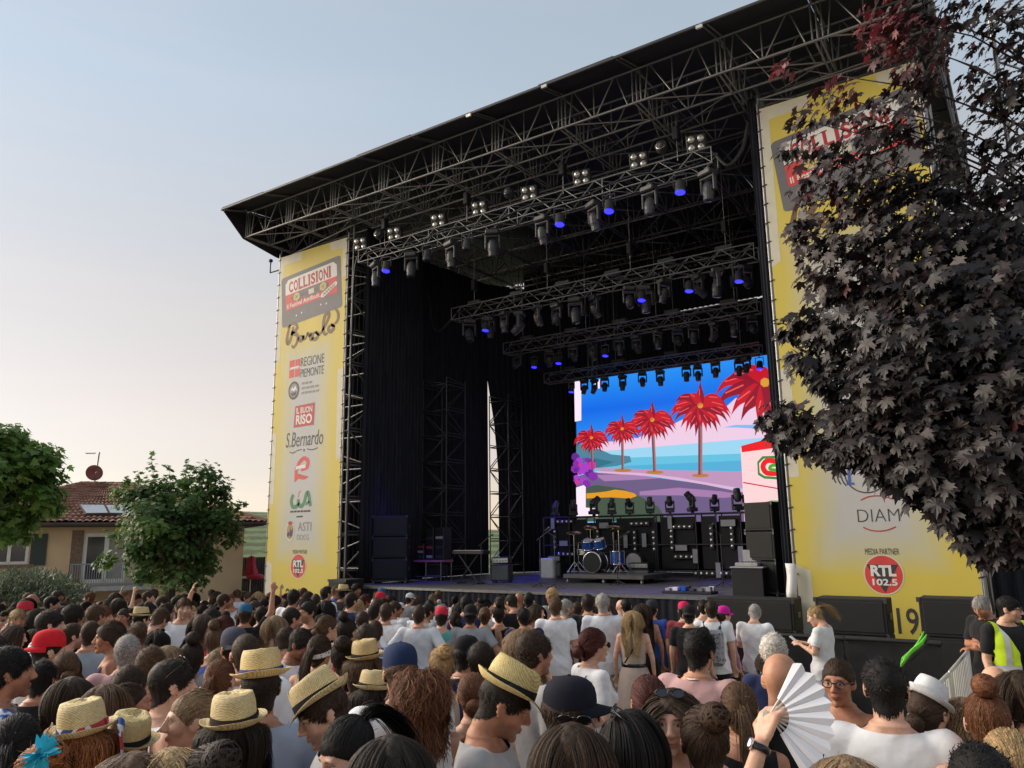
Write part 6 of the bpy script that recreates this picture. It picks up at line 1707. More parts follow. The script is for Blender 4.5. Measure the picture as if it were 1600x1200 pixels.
# ---- materials
M_skin, knt, kb_ = mat_new('skin')
koi = knt.nodes.new('ShaderNodeObjectInfo'); kat = knt.nodes.new('ShaderNodeAttribute'); kat.attribute_name = 'face'
ksep = knt.nodes.new('ShaderNodeSeparateColor'); knt.links.new(kat.outputs['Color'], ksep.inputs[0])
kn1 = add_noise(knt, 26, 6); kn2 = add_noise(knt, 140, 3)
def kmix(a, b, fac, mode='MIX'):
    m = knt.nodes.new('ShaderNodeMix'); m.data_type = 'RGBA'; m.blend_type = mode
    for v, s in ((a, 'A'), (b, 'B')):
        if isinstance(v, tuple): m.inputs[s].default_value = (*v, 1)
        else: knt.links.new(v, m.inputs[s])
    if isinstance(fac, (int, float)): m.inputs['Factor'].default_value = fac
    else: knt.links.new(fac, m.inputs['Factor'])
    return m.outputs['Result']
kr = ramp(knt, kn1.outputs['Fac'], [(.28, (.80, .70, .66)), (.5, (1, .96, .94)), (.75, (1.12, 1.1, 1.08))])
c0 = kmix(koi.outputs['Color'], kr.outputs[0], 1.0, 'MULTIPLY')
c0 = kmix(c0, (.055, .04, .032), mth(knt, 'MULTIPLY', mth(knt, 'MULTIPLY', kat.outputs['Alpha'], .55), mth(knt, 'ADD', kn2.outputs['Fac'], .3)))
c0 = kmix(c0, kmix(c0, (.62, .22, .20), .75, 'MULTIPLY'), mth(knt, 'MULTIPLY', ksep.outputs['Red'], .7))
c0 = kmix(c0, (.52, .49, .46), ksep.outputs['Blue'])
c0 = kmix(c0, (.018, .012, .010), ksep.outputs['Green'])
knt.links.new(c0, kb_.inputs['Base Color']); kb_.inputs['Roughness'].default_value = .5; kb_.inputs['Specular IOR Level'].default_value = .35
kb_.inputs['Subsurface Weight'].default_value = .25; kb_.inputs['Subsurface Radius'].default_value = (1.0, .4, .25); kb_.inputs['Subsurface Scale'].default_value = .008
kbp = knt.nodes.new('ShaderNodeBump'); kbp.inputs['Strength'].default_value = .12; kbp.inputs['Distance'].default_value = .002; knt.links.new(kn2.outputs['Fac'], kbp.inputs['Height']); knt.links.new(kbp.outputs[0], kb_.inputs['Normal'])
M_fabric = objcol('cotton_fabric', .9, .07, 9, .55, 8, .15, .15)
[setattr(n.inputs['Distance'], 'default_value', .022) for n in M_fabric.node_tree.nodes if n.type == 'BUMP']
M_hair, hnt_, hb_ = mat_new('hair')
hoi = hnt_.nodes.new('ShaderNodeObjectInfo'); hat_ = hnt_.nodes.new('ShaderNodeAttribute'); hat_.attribute_name = 'tone'
hrp = ramp(hnt_, hat_.outputs['Fac'], [(0, (.45, .42, .40)), (.5, (1, 1, 1)), (1, (1.9, 1.75, 1.6))])
hmx_ = hnt_.nodes.new('ShaderNodeMix'); hmx_.data_type = 'RGBA'; hmx_.blend_type = 'MULTIPLY'; hmx_.inputs['Factor'].default_value = 1
hn3 = add_noise(hnt_, 420, 2, stretch=(1, 1, .13)); hr3 = ramp(hnt_, hn3.outputs['Fac'], [(.3, (.45, .45, .45)), (.5, (1, 1, 1)), (.72, (1.75, 1.7, 1.6))]); hm3 = hnt_.nodes.new('ShaderNodeMix'); hm3.data_type = 'RGBA'; hm3.blend_type = 'MULTIPLY'; hm3.inputs['Factor'].default_value = 1
hnt_.links.new(hoi.outputs['Color'], hm3.inputs['A']); hnt_.links.new(hr3.outputs[0], hm3.inputs['B']); hnt_.links.new(hm3.outputs['Result'], hmx_.inputs['A']); hnt_.links.new(hrp.outputs[0], hmx_.inputs['B']); hnt_.links.new(hmx_.outputs['Result'], hb_.inputs['Base Color'])
hnz = add_noise(hnt_, 420, 3); hbm = hnt_.nodes.new('ShaderNodeBump'); hbm.inputs['Strength'].default_value = .8; hbm.inputs['Distance'].default_value = .003; hnt_.links.new(hnz.outputs['Fac'], hbm.inputs['Height']); hnt_.links.new(hbm.outputs[0], hb_.inputs['Normal'])
hb_.inputs['Roughness'].default_value = .55; hb_.inputs['Specular IOR Level'].default_value = .22

# ---- hair
def hairline(D):
    az = np.abs(np.degrees(np.arctan2(D[:, 0], D[:, 1]))); el = np.degrees(np.arcsin(np.clip(D[:, 2], -1, 1)))
    lim = np.interp(az, [0, 35, 62, 78, 92, 108, 130, 180], [40, 37, 22, 6, 6, -6, -30, -38])
    return el - lim
_RC = {}
def rad(D):
    return head_radius(D, 'm')
RT = None
def rtab(D):
    """tabulated head radius for quick lookup"""
    global RT
    if RT is None:
        e = np.radians(np.linspace(-90, 90, 91)); a = np.radians(np.linspace(-180, 180, 181)); E, A = np.meshgrid(e, a, indexing='ij')
        DD = np.stack([np.cos(E) * np.sin(A), np.cos(E) * np.cos(A), np.sin(E)], -1).reshape(-1, 3); r = head_radius(DD, 'm').reshape(91, 181)
        for i in range(91):     # ignore the ears under the hair
            for j in range(181):
                if 60 < abs(j * 2 - 180) < 130 and abs(i * 2 - 90) < 25: r[i, j] = min(r[i, j], .078 / max(.35, abs(math.sin(math.radians(j * 2 - 180)) * math.cos(math.radians(i * 2 - 90)))))
        RT = r
    el = np.degrees(np.arcsin(np.clip(D[:, 2], -1, 1))); az = np.degrees(np.arctan2(D[:, 0], D[:, 1]))
    fi = (el + 90) / 2; fj = (az + 180) / 2; i = np.clip(fi.astype(int), 0, 89); j = np.clip(fj.astype(int), 0, 179); u = fi - i; v = fj - j
    return (RT[i, j] * (1 - u) * (1 - v) + RT[i + 1, j] * u * (1 - v) + RT[i, j + 1] * (1 - u) * v + RT[i + 1, j + 1] * u * v)
def nrm_(a): return a / (np.linalg.norm(a, axis=-1, keepdims=True) + 1e-9)
def cap_mesh(thick, g, lump=.004, lift=0.0):
    ne, na = 56, 96
    e = np.radians(np.linspace(-62, 90, ne)); a = np.radians(np.linspace(-180, 180, na, endpoint=False)); E, A = np.meshgrid(e, a, indexing='ij')
    D = np.stack([np.cos(E) * np.sin(A), np.cos(E) * np.cos(A), np.sin(E)], -1).reshape(-1, 3)
    m = hairline(D) + lift; p = D
    noise = np.sin(p[:, 0] * 23 + 5 * p[:, 2]) * np.sin(p[:, 1] * 19 - 7 * p[:, 2]) * .6 + np.sin(p[:, 0] * 51 + p[:, 1] * 43) * .4
    th = thick(D) * np.clip(m / 14, 0, 1) ** .6 + lump * noise * np.clip(m / 10, 0, 1) - .006 * (m < 0)
    V = HC + D * (rtab(D) + th)[:, None]
    idx = np.arange(ne * na).reshape(ne, na); q = idx[:-1]; b = np.roll(q, -1, 1); c = idx[1:]; d = np.roll(c, -1, 1)
    T = np.concatenate([np.stack([q, b, c], -1).reshape(-1, 3), np.stack([b, d, c], -1).reshape(-1, 3)])
    V, T, ex, _ = clip_mesh(V, T, m + 2.0, ())
    return V, T, np.clip(.3 + .2 * g.normal(size=len(V)), 0, 1)
def scalp_dirs(n, g, lim=2.0):
    D = nrm_(g.normal(size=(n * 4, 3))); D = D[hairline(D) > lim]; return D[:n]
def ribbons(paths, width, g, tone_sd=.2):
    """paths (n,k,3) -> flat tapering locks"""
    n, k, _ = paths.shape; tan = nrm_(np.gradient(paths, axis=1)); out = nrm_(paths - HC)
    w = nrm_(np.cross(tan, out)); tw = g.normal(0, .35, (n, 1, 1)); w = nrm_(w + tw * out)
    t = np.linspace(0, 1, k); prof = np.minimum(1, (1 - t) * 2.2 + .12) * np.minimum(1, .5 + t * 3)
    ww = (width * (.6 + .8 * g.random(n)))[:, None, None] * prof[None, :, None] * .5
    V = np.stack([paths - w * ww, paths + w * ww], 2).reshape(-1, 3)
    base = (np.arange(n) * k * 2)[:, None] + (np.arange(k - 1) * 2)[None]; base = base.reshape(-1)
    T = np.concatenate([np.stack([base, base + 1, base + 3], 1), np.stack([base, base + 3, base + 2], 1)])
    tone = np.repeat(np.clip(g.normal(.5, tone_sd, n), 0, 1), k * 2)
    return V, T, tone
def join_np(parts):
    V = []; T = []; A = []; o = 0
    for (v, t, a) in parts: V.append(v); T.append(t + o); A.append(a); o += len(v)
    return np.concatenate(V), np.concatenate(T), np.concatenate(A)
def flyaways(parts, g, n=170):
    # loose single hairs lifting off the outer locks
    V, T, A = parts[1]; idx = g.integers(0, len(V), n * 3); p = V[idx]; p = p[(p[:, 2] > -.2)][:n]; d = nrm_(nrm_(p - HC) * .5 + g.normal(0, .7, p.shape)); Q = [p]
    for i in range(5): d = nrm_(d + g.normal(0, .25, p.shape) + np.array([0, 0, -.18])); Q.append(Q[-1] + d * (.004 + .007 * g.random((len(p), 1))))
    return ribbons(np.stack(Q, 1), .0013, g, .15)
def hair_mesh(name, parts):
    parts = list(parts) + [flyaways(parts, np.random.default_rng(len(name)))]
    V, T, A = join_np(parts); me = mesh_np(name, V, T); at = me.attributes.new('tone', 'FLOAT', 'POINT'); at.data.foreach_set('value', A.astype(np.float32)); me.materials.append(M_hair); return me
def smp(D, t): return HC + D * (rtab(D) + t)[:, None]
def short_style(seed, top=.028, side=.014, n=4800, comb=(0.0, .8, .1), spread=.13, width=.0028, thick=.008, curl=0.0, sidecap=None, stand=.30):
    g = np.random.default_rng(seed); D = scalp_dirs(n, g, .5)
    topness = np.clip((D[:, 2] - .05) / .55, 0, 1)
    L = side + (top - side) * topness; L *= .7 + .6 * g.random(len(D))
    k = 5; P = [smp(D, np.full(len(D), .001))]; cb = np.array(comb)
    fl = cb * topness[:, None] + np.array([0, -.25, -1.0]) * (1 - topness)[:, None]
    fl = nrm_(fl - D * np.sum(fl * D, 1, keepdims=True))
    cl = np.stack([np.sin(D[:, 0] * 17 + D[:, 1] * 11), np.sin(D[:, 1] * 19 + D[:, 2] * 13), np.sin(D[:, 2] * 15 + D[:, 0] * 9)], 1) * .3
    dirn = nrm_(fl + D * (stand * .45 + .14 * topness)[:, None] + cl * topness[:, None] + g.normal(0, spread, D.shape))
    for i in range(1, k):
        dirn = nrm_(dirn + np.array([0, 0, -.10]) + (g.normal(0, curl, D.shape) if curl else 0))
        q = P[-1] + dirn * (L / (k - 1))[:, None]; dd = nrm_(q - HC); r = np.linalg.norm(q - HC, axis=1); mn = rtab(dd) + .002; mxh = rtab(dd) + (.008 + .016 * np.clip((dd[:, 2] - .15) / .6, 0, 1) if not curl else thick * 1.5)
        q = HC + dd * np.clip(r, mn, mxh * (.9 + .2 * g.random(len(D))))[:, None]; P.append(q)
    P = np.stack(P, 1)
    th = lambda DD: side * .4 + (thick - side * .4) * np.clip((DD[:, 2] - .1) / .5, 0, 1) if sidecap is None else sidecap + (thick - sidecap) * np.clip((DD[:, 2] - .25) / .35, 0, 1)
    return [cap_mesh(th, g, .0015), ribbons(P, width, g, .28)]
def flow_style(seed, L=.40, n=2900, wave=0.0, thick=.011, volume=0.0, width=.0036, part=.02, back=.3, frizz=.0):
    g = np.random.default_rng(seed); D = scalp_dirs(n, g, 2.0); tk = .004 + (thick - .004) * g.random(len(D)) ** .7 + volume * g.random(len(D))
    P = [smp(D, tk * .3)]; step = .034; k = int(L / step) + 4; ph = g.random(len(D)) * 6.28; Ls = L * (.72 + .4 * g.random(len(D)))
    sx = np.sign(D[:, 0] - part); dist = np.zeros(len(D))
    for i in range(k):
        q = P[-1]; dd = nrm_(q - HC); grav = np.stack([sx * .45 * np.clip(1 - i / 3.5, 0, 1), np.full(len(D), -back * np.clip(1 - i / 5, 0, 1)), np.full(len(D), -1.0)], 1)
        low = q[:, 2] < -.07
        tang = grav - dd * np.sum(grav * dd, 1, keepdims=True) * (~low[:, None])
        tang = nrm_(tang)
        if wave: tang = nrm_(tang + wave * np.stack([np.sin(ph + i * 1.4), np.cos(ph * 1.3 + i * 1.5), .3 * np.sin(ph + i)], 1))
        if frizz: tang = nrm_(tang + g.normal(0, frizz, tang.shape))
        act = (dist < Ls) & (q[:, 2] > -.42)
        nq = q + tang * step * act[:, None]; dist = dist + step * act
        d2 = nrm_(nq - HC); r = np.linalg.norm(nq - HC, axis=1); mn = rtab(d2) + tk; nq = np.where(((r < mn) & (nq[:, 2] > -.14))[:, None], HC + d2 * mn[:, None], nq)
        z = nq[:, 2]; lowm = z < -.07; yb = -.072 - .105 * np.clip((-.07 - z) / .14, 0, 1) - tk; nq[:, 1] = np.where(lowm & (nq[:, 1] < .02) & (nq[:, 1] > yb), yb, nq[:, 1])
        fy = .045 + .06 * np.clip((-.15 - z) / .08, 0, 1) + tk; nq[:, 1] = np.where(lowm & (nq[:, 1] >= .02) & (nq[:, 1] < fy), fy, nq[:, 1])
        # keep the face free
        face = (np.abs(nq[:, 0]) < .062) & (nq[:, 1] > .03) & (z < .045) & (z > -.13); nq[:, 0] = np.where(face, np.where(nq[:, 0] >= 0, .066, -.066), nq[:, 0])
        P.append(nq)
    P = np.stack(P, 1)
    return [cap_mesh(lambda DD: np.full(len(DD), thick * .75 + volume * .3), g, .002), ribbons(P, width, g, .2)]
def gathered(seed, tie=(0, -.95, .25), n=2800, thick=.008, width=.0034, kind='tail', L=.26, br=.045, wave=.05, tension=1.0):
    g = np.random.default_rng(seed); D = scalp_dirs(n, g, -1.0); td = nrm_(np.array(tie, float)[None])[0]; tp = smp(td[None], np.array([.014]))[0]
    k = 8; P = []
    tk = .003 + (thick - .003) * g.random(len(D))
    for i in range(k):
        s = (i / (k - 1)) ** .9; dd = nrm_(D * (1 - s) + td[None] * s + np.array([0, 0, .22]) * (s * (1 - s))); P.append(smp(dd, tk * (.05 + .95 * math.sin(math.pi * min(1, s * 1.1)) + .6 * s)))
    P = np.stack(P, 1); out = [cap_mesh(lambda DD: np.full(len(DD), thick * .7), g, .0015), ribbons(P, width, g, .2)]
    if kind == 'tail':
        m = 650; kk = 10; o = g.normal(size=(m, 3)) * .011; q = tp + o; Q = [q]; dirn = nrm_(np.tile(td + np.array([0, -.45, .0]), (m, 1)) + g.normal(0, .12, (m, 3))); ph = g.random(m) * 6.28; Lm = L * (.7 + .4 * g.random(m))
        for i in range(kk):
            dirn = nrm_(dirn + np.array([0, -.02, -.42]) + g.normal(0, .03, (m, 3)) + wave * np.stack([np.sin(ph + i), np.cos(ph + i), 0 * ph], 1)); q = q + dirn * (Lm / kk)[:, None]
            yb = -.10 - .05 * np.clip((-.12 - q[:, 2]) / .08, 0, 1); q[:, 1] = np.where(q[:, 2] < -.10, np.minimum(q[:, 1], yb), q[:, 1]); Q.append(q)
        out.append(ribbons(np.stack(Q, 1), width * 1.1, g, .2))
    else:
        m = 520; kk = 9; cpt = tp + td * br * .75; ax = nrm_(g.normal(size=(m, 3)) * .55 + td); e1 = nrm_(np.cross(ax, g.normal(size=(m, 3)))); e2 = np.cross(ax, e1); a0 = g.random(m) * 6.28; da = 2.2 + g.random(m) * 1.6; rr = br * (.72 + .34 * g.random(m)); off = ax * (g.normal(0, .38, m) * br)[:, None]
        Q = []
        for i in range(kk):
            a_ = a0 + da * i / (kk - 1); v = e1 * np.cos(a_)[:, None] + e2 * np.sin(a_)[:, None]; p = v * rr[:, None] + off; p = nrm_(p) * np.minimum(np.linalg.norm(p, axis=1), br * 1.12)[:, None]; Q.append(cpt + p * np.array([1, .85, .95]))
        Q = np.stack(Q, 1); sv = HC.copy()
        # ribbons face outwards from the bun
        n_, k_, _ = Q.shape; tan = nrm_(np.gradient(Q, axis=1)); w = nrm_(np.cross(tan, nrm_(Q - cpt))); ww = (width * 1.5 * (.6 + .8 * g.random(n_)))[:, None, None] * .5
        V = np.stack([Q - w * ww, Q + w * ww], 2).reshape(-1, 3); b_ = ((np.arange(n_) * k_ * 2)[:, None] + (np.arange(k_ - 1) * 2)[None]).reshape(-1)
        out.append((V, np.concatenate([np.stack([b_, b_ + 1, b_ + 3], 1), np.stack([b_, b_ + 3, b_ + 2], 1)]), np.repeat(np.clip(g.normal(.5, .2, n_), 0, 1), k_ * 2)))
        ne_, na_ = 10, 16; e_ = np.radians(np.linspace(-90, 90, ne_)); a_ = np.radians(np.linspace(0, 360, na_, endpoint=False)); E, A = np.meshgrid(e_, a_, indexing='ij'); S = np.stack([np.cos(E) * np.cos(A), np.cos(E) * np.sin(A), np.sin(E)], -1).reshape(-1, 3); idx = np.arange(ne_ * na_).reshape(ne_, na_); q_ = idx[:-1]; b2 = np.roll(q_, -1, 1); c2 = idx[1:]; d2 = np.roll(c2, -1, 1)
        out.append((cpt + S * br * .86, np.concatenate([np.stack([q_, b2, c2], -1).reshape(-1, 3), np.stack([b2, d2, c2], -1).reshape(-1, 3)]), np.full(len(S), .3)))
    return out
HSTYLE = {}
HDEF = {
    'short': lambda: short_style(1), 'short2': lambda: short_style(2, .042, .014, 4200, (.5, .5, .3), .28, stand=.42), 'short3': lambda: short_style(3, .030, .010, 4800, (-.4, .8, -.1), .12, width=.0028, stand=.15),
    'crop': lambda: short_style(4, .030, .005, 3600, (.1, .8, .2), .25, thick=.010, sidecap=.0022), 'buzz': lambda: short_style(5, .006, .005, 3600, (0, .3, .2), .5, width=.0026, thick=.003, sidecap=.0018),
    'curly': lambda: short_style(6, .045, .026, 4600, (0, .1, .3), .6, .0036, .018, .85, None, .7), 'curly2': lambda: short_style(16, .034, .018, 4600, (.2, .4, .2), .55, .0034, .012, .8, None, .55),
    'long': lambda: flow_style(7), 'long2': lambda: flow_style(17, .46, 2900, .06, .012, part=-.03), 'wavy': lambda: flow_style(8, .42, 2900, .38, .014, .010), 'bob': lambda: flow_style(9, .22, 2700, .08, .012, .006),
    'bigcurl': lambda: flow_style(10, .16, 6500, .5, .018, .032, .0034, 0, .25, .3),
    'tail': lambda: gathered(11), 'tail2': lambda: gathered(21, (0, -.8, .62), L=.30), 'bun': lambda: gathered(12, (0, -.95, .3), kind='bun', br=.042), 'topbun': lambda: gathered(13, (0, -.45, .92), kind='bun', br=.046, thick=.010), 'lowbun': lambda: gathered(14, (0, -1, -.12), kind='bun', br=.042, thick=.012), 'messybun': lambda: gathered(15, (.1, -.75, .68), kind='bun', br=.05, thick=.013, width=.004)}
def hair(style, hat=False):
    if hat:
        k = style + '_hat'
        if k not in HSTYLE:
            V, T, A = join_np(HDEF[style]()); d = V - HC; r = np.linalg.norm(d, axis=1); D = d / r[:, None]
            lim = rtab(D) + .0015; w = np.clip((V[:, 2] - .035) / .03, 0, 1); r2 = np.where(r > lim, lim * w + r * (1 - w), r)
            me = mesh_np('hair_' + k, HC + D * r2[:, None], T); at = me.attributes.new('tone', 'FLOAT', 'POINT'); at.data.foreach_set('value', A.astype(np.float32)); me.materials.append(M_hair); HSTYLE[k] = me
        return HSTYLE[k]
    if style not in HSTYLE: HSTYLE[style] = hair_mesh('hair_' + style, HDEF[style]())
    return HSTYLE[style]

# ---- headwear (head coordinates)
M_straw, snt_, sb_ = mat_new('woven_straw')
s_tc = snt_.nodes.new('ShaderNodeTexCoord')
sw1 = snt_.nodes.new('ShaderNodeTexWave'); sw1.bands_direction = 'Z'; sw1.inputs['Scale'].default_value = 60; sw1.inputs['Distortion'].default_value = 4; sw1.inputs['Detail'].default_value = 3
sw2 = snt_.nodes.new('ShaderNodeTexWave'); sw2.bands_direction = 'DIAGONAL'; sw2.inputs['Scale'].default_value = 52; sw2.inputs['Distortion'].default_value = 5; sw2.inputs['Detail'].default_value = 3
for w_ in (sw1, sw2): snt_.links.new(s_tc.outputs['Object'], w_.inputs['Vector'])
sn1 = add_noise(snt_, 90, 4); sn2 = add_noise(snt_, 12, 3)
smul = mth(snt_, 'MULTIPLY', mth(snt_, 'ADD', sw1.outputs['Fac'], sw2.outputs['Fac']), .5); smul = mth(snt_, 'ADD', mth(snt_, 'MULTIPLY', smul, .45), mth(snt_, 'ADD', mth(snt_, 'MULTIPLY', sn1.outputs['Fac'], .4), mth(snt_, 'MULTIPLY', sn2.outputs['Fac'], .25)))
srr = ramp(snt_, smul, [(.3, (.27, .18, .065)), (.52, (.58, .45, .21)), (.75, (.76, .65, .38))])
soi = snt_.nodes.new('ShaderNodeObjectInfo'); smx_ = snt_.nodes.new('ShaderNodeMix'); smx_.data_type = 'RGBA'; smx_.blend_type = 'MULTIPLY'; smx_.inputs['Factor'].default_value = 1
snt_.links.new(srr.outputs[0], smx_.inputs['A']); snt_.links.new(soi.outputs['Color'], smx_.inputs['B']); snt_.links.new(smx_.outputs['Result'], sb_.inputs['Base Color']); sb_.inputs['Roughness'].default_value = .75
sbp = snt_.nodes.new('ShaderNodeBump'); sbp.inputs['Strength'].default_value = .6; sbp.inputs['Distance'].default_value = .004; snt_.links.new(smul, sbp.inputs['Height']); snt_.links.new(sbp.outputs[0], sb_.inputs['Normal'])
M_flat = objcol('plain_cloth', .85, .12, 30, .3, 300, .2)
M_gloss = simple('black_acetate', (.01, .01, .012), .15, 0, 0)
M_lens = simple('dark_lens', (.012, .012, .014), .05, 0, 0, spec=.8)
HATM = {}
def fedora_meshes():
    n = 64; A_, B_ = .088, .108; rows = []
    def ring(f, z): return [(A_ * f * math.cos(t), B_ * f * math.sin(t), z(t) if callable(z) else z) for t in [2 * math.pi * k / n for k in range(n)]]
    crease = lambda f: (lambda t: .122 - .030 * max(0, 1 - abs(A_ * f * math.cos(t)) / .045) * (.55 + .45 * math.sin(t)) * (1 - f * .55) - .018 * max(0, abs(math.cos(t)) - .5) * max(0, math.sin(t)) + .006 * math.sin(t) * -1)
    prof = [(1.0, 0.0), (1.01, .012), (1.0, .035), (.985, .06), (.955, .085), (.91, .104), (.84, crease(.84)), (.7, crease(.7)), (.5, crease(.5)), (.25, crease(.25)), (.02, crease(.02))]
    V = []; F = []
    for f, z in prof: V += ring(f, z)
    for i in range(len(prof) - 1):
        for k in range(n): F.append((i * n + k, i * n + (k + 1) % n, (i + 1) * n + (k + 1) % n, (i + 1) * n + k))
    F.append(tuple((len(prof) - 1) * n + k for k in range(n)))
    for i, v in enumerate(V):      # side pinches at the front
        x, y, z = v
        if z > .04 and y > .02: pin = .014 * (z - .04) / .08 * min(1, (y - .02) / .06); x = x - math.copysign(min(abs(x), pin), x) if abs(x) > .02 else x
        V[i] = (x, y, z)
    me = bpy.data.meshes.new('crown'); me.from_pydata(V, [], F); me.polygons.foreach_set('use_smooth', np.ones(len(F), dtype=bool)); me.materials.append(M_straw); HATM['crown'] = me
    V = []; F = []; br = [0, .25, .5, .75, .92, 1.0]
    for side in (0, 1):
        for t_ in (br if side == 0 else br[::-1]):
            for k in range(n):
                t = 2 * math.pi * k / n; w = .043 + .003 * math.sin(2 * t); rx = A_ + w * t_; ry = B_ + w * t_
                up = .006 * math.sin(t * 3) * t_ + t_ ** 2 * (.014 + .022 * max(0, -math.sin(t)) + .012 * abs(math.cos(t)) - .030 * max(0, math.sin(t))) - .006 * t_
                V.append((rx * math.cos(t), ry * math.sin(t), up - .0035 * side + .002))
    m2 = len(br) * 2
    for i in range(m2):
        for k in range(n): F.append((i * n + k, ((i + 1) % m2) * n + k, ((i + 1) % m2) * n + (k + 1) % n, i * n + (k + 1) % n))
    me = bpy.data.meshes.new('brim'); me.from_pydata(V, [], F); me.polygons.foreach_set('use_smooth', np.ones(len(F), dtype=bool)); me.materials.append(M_straw); HATM['brim'] = me
    mb = MB(); V = []; F = []
    for j, (f, z) in enumerate(((1.03, .004), (1.035, .010), (1.03, .022), (1.02, .034), (1.012, .037))):
        for k in range(n): t = 2 * math.pi * k / n; V.append((A_ * f * math.cos(t), B_ * f * math.sin(t), z))
    for i in range(4):
        for k in range(n): F.append((i * n + k, i * n + (k + 1) % n, (i + 1) * n + (k + 1) % n, (i + 1) * n + k))
    mb.add(V, F); mb.bbox((A_ * 1.02, -.018, .008), (A_ * 1.10, .018, .034), .003)
    HATM['band'] = mb.mesh('hat_band', M_flat, True)
fedora_meshes()
def straw_hat(par, HMx, tone=(1, 1, 1), band=(.02, .02, .022), tilt=(0, 0), s=1.0, z=.062, cloth=None, mat=None):
    M = HMx @ Matrix.Translation((0, -.006, z)) @ Matrix.Rotation(math.radians(tilt[0]), 4, 'X') @ Matrix.Rotation(math.radians(tilt[1]), 4, 'Y') @ Matrix.Diagonal((s, s, s * .9, 1))
    c = inst('straw_hat', HATM['crown'], mat or M_straw, par, M, world_space=False); c.color = (*tone, 1)
    b = inst('brim', HATM['brim'], mat or M_straw, c, world_space=False); b.color = (*tone, 1)
    h = inst('hat_band', HATM['band'], cloth or M_flat, c, world_space=False); h.color = (*band, 1)
    return c
def cap_meshes():
    n = 36; V = []; F = []; prof = [(1.0, 0), (1.01, .02), (1.0, .045), (.95, .072), (.84, .096), (.66, .113), (.4, .124), (.15, .128), (.02, .129)]
    for f, z in prof:
        for k in range(n): t = 2 * math.pi * k / n; V.append((.088 * f * math.cos(t) * (1 + .006 * math.cos(6 * t)), .107 * f * math.sin(t), z - .018 * (1 - z / .129) * max(0, -math.sin(t))))
    for i in range(len(prof) - 1):
        for k in range(n): F.append((i * n + k, i * n + (k + 1) % n, (i + 1) * n + (k + 1) % n, (i + 1) * n + k))
    m = MB().add(V, F + [tuple((len(prof) - 1) * n + k for k in range(n))]).bbox((-.006, -.006, .127), (.006, .006, .134), .002)
    HATM['cap'] = m.mesh('cap', M_flat, True)
    V = []; F = []; na = 20; nr = 6
    for sd in (0, 1):
        for i in range(na + 1):
            t = math.radians(25 + 130 * i / na)
            for j in range(nr + 1):
                q = j / nr; ln = .072 * math.sin((t - math.radians(25)) / math.radians(130) * math.pi) ** .5; x = .089 * math.cos(t) * (1 + .02 * q); y = .107 * math.sin(t) + ln * q; V.append((x, y, .004 - .018 * q - .022 * (abs(x) / .088) ** 2 * (.3 + q) - .003 * sd))
    w = nr + 1; h = (na + 1) * w
    for i in range(na):
        for j in range(nr): a = i * w + j; F += [(a, a + w, a + w + 1, a + 1), (h + a, h + a + 1, h + a + w + 1, h + a + w)]
    for i in range(na): a = i * w + nr; F.append((a, a + w, h + a + w, h + a))
    HATM['visor'] = MB().add(V, F).mesh('visor', M_flat, True)
cap_meshes()
def ball_cap(par, HMx, col, visor=None, back=False, tilt=0, z=.045):
    M = HMx @ Matrix.Translation((0, -.004, z)) @ Matrix.Rotation(math.radians(tilt), 4, 'X') @ (Matrix.Rotation(math.pi, 4, 'Z') if back else Matrix()) @ Matrix.Diagonal((.97, .98, .84, 1))
    c = inst('cap', HATM['cap'], M_flat, par, M, world_space=False); c.color = (*col, 1)
    v = inst('visor', HATM['visor'], M_flat, c, world_space=False); v.color = (*(visor or col), 1)
    return c
def glasses(par, HMx, on_head=False, dark=True):
    m = MB(); lens = []
    for s in (-1, 1):
        pts = [Vector((s * (.033 + .025 * math.cos(t)), .104, .011 + .019 * math.sin(t))) for t in np.linspace(0, 2 * math.pi, 15)]
        m.path(pts, .0028, 5); m.path([(s * .058, .102, .018), (s * .078, .06, .018), (s * .083, -.01, .016), (s * .082, -.03, .004)], .0026, 5)
    m.path([(-.01, .106, .016), (0, .109, .018), (.01, .106, .016)], .0026, 5)
    M = HMx @ (Matrix.Translation((0, -.032, .060)) @ Matrix.Rotation(math.radians(34), 4, 'X') if on_head else Matrix())
    g = inst('sunglasses' if dark else 'glasses', m.mesh('glasses', M_gloss, True), M_gloss, par, M, world_space=False)
    if dark:
        for s in (-1, 1):
            MB().add([(s * (.033 + .024 * math.cos(t)), .1035, .011 + .018 * math.sin(t)) for t in np.linspace(0, 2 * math.pi, 14, endpoint=False)], [tuple(range(14))]).build('lens', M_lens, g, world_space=False)
    return g
SKINS = [srgb(200, 158, 132), srgb(188, 142, 115), srgb(172, 124, 98), srgb(208, 168, 145), srgb(150, 104, 80)]
SKINS = [tuple(c * 1.02 for c in s) for s in SKINS]
HCOL = {'black': (.010, .009, .009), 'dark': (.022, .016, .012), 'brown': (.046, .028, .018), 'mid': (.095, .056, .032), 'auburn': (.14, .058, .028), 'ginger': (.24, .092, .034), 'darkred': (.075, .022, .018), 'blond': (.36, .25, .125), 'light': (.23, .155, .09), 'grey': (.34, .33, .32), 'white': (.68, .66, .62)}
HNAME = {'black': 'black', 'dark': 'very dark', 'brown': 'dark brown', 'mid': 'brown', 'auburn': 'auburn', 'ginger': 'ginger', 'darkred': 'dark red', 'blond': 'blond', 'light': 'light brown', 'grey': 'grey', 'white': 'white'}
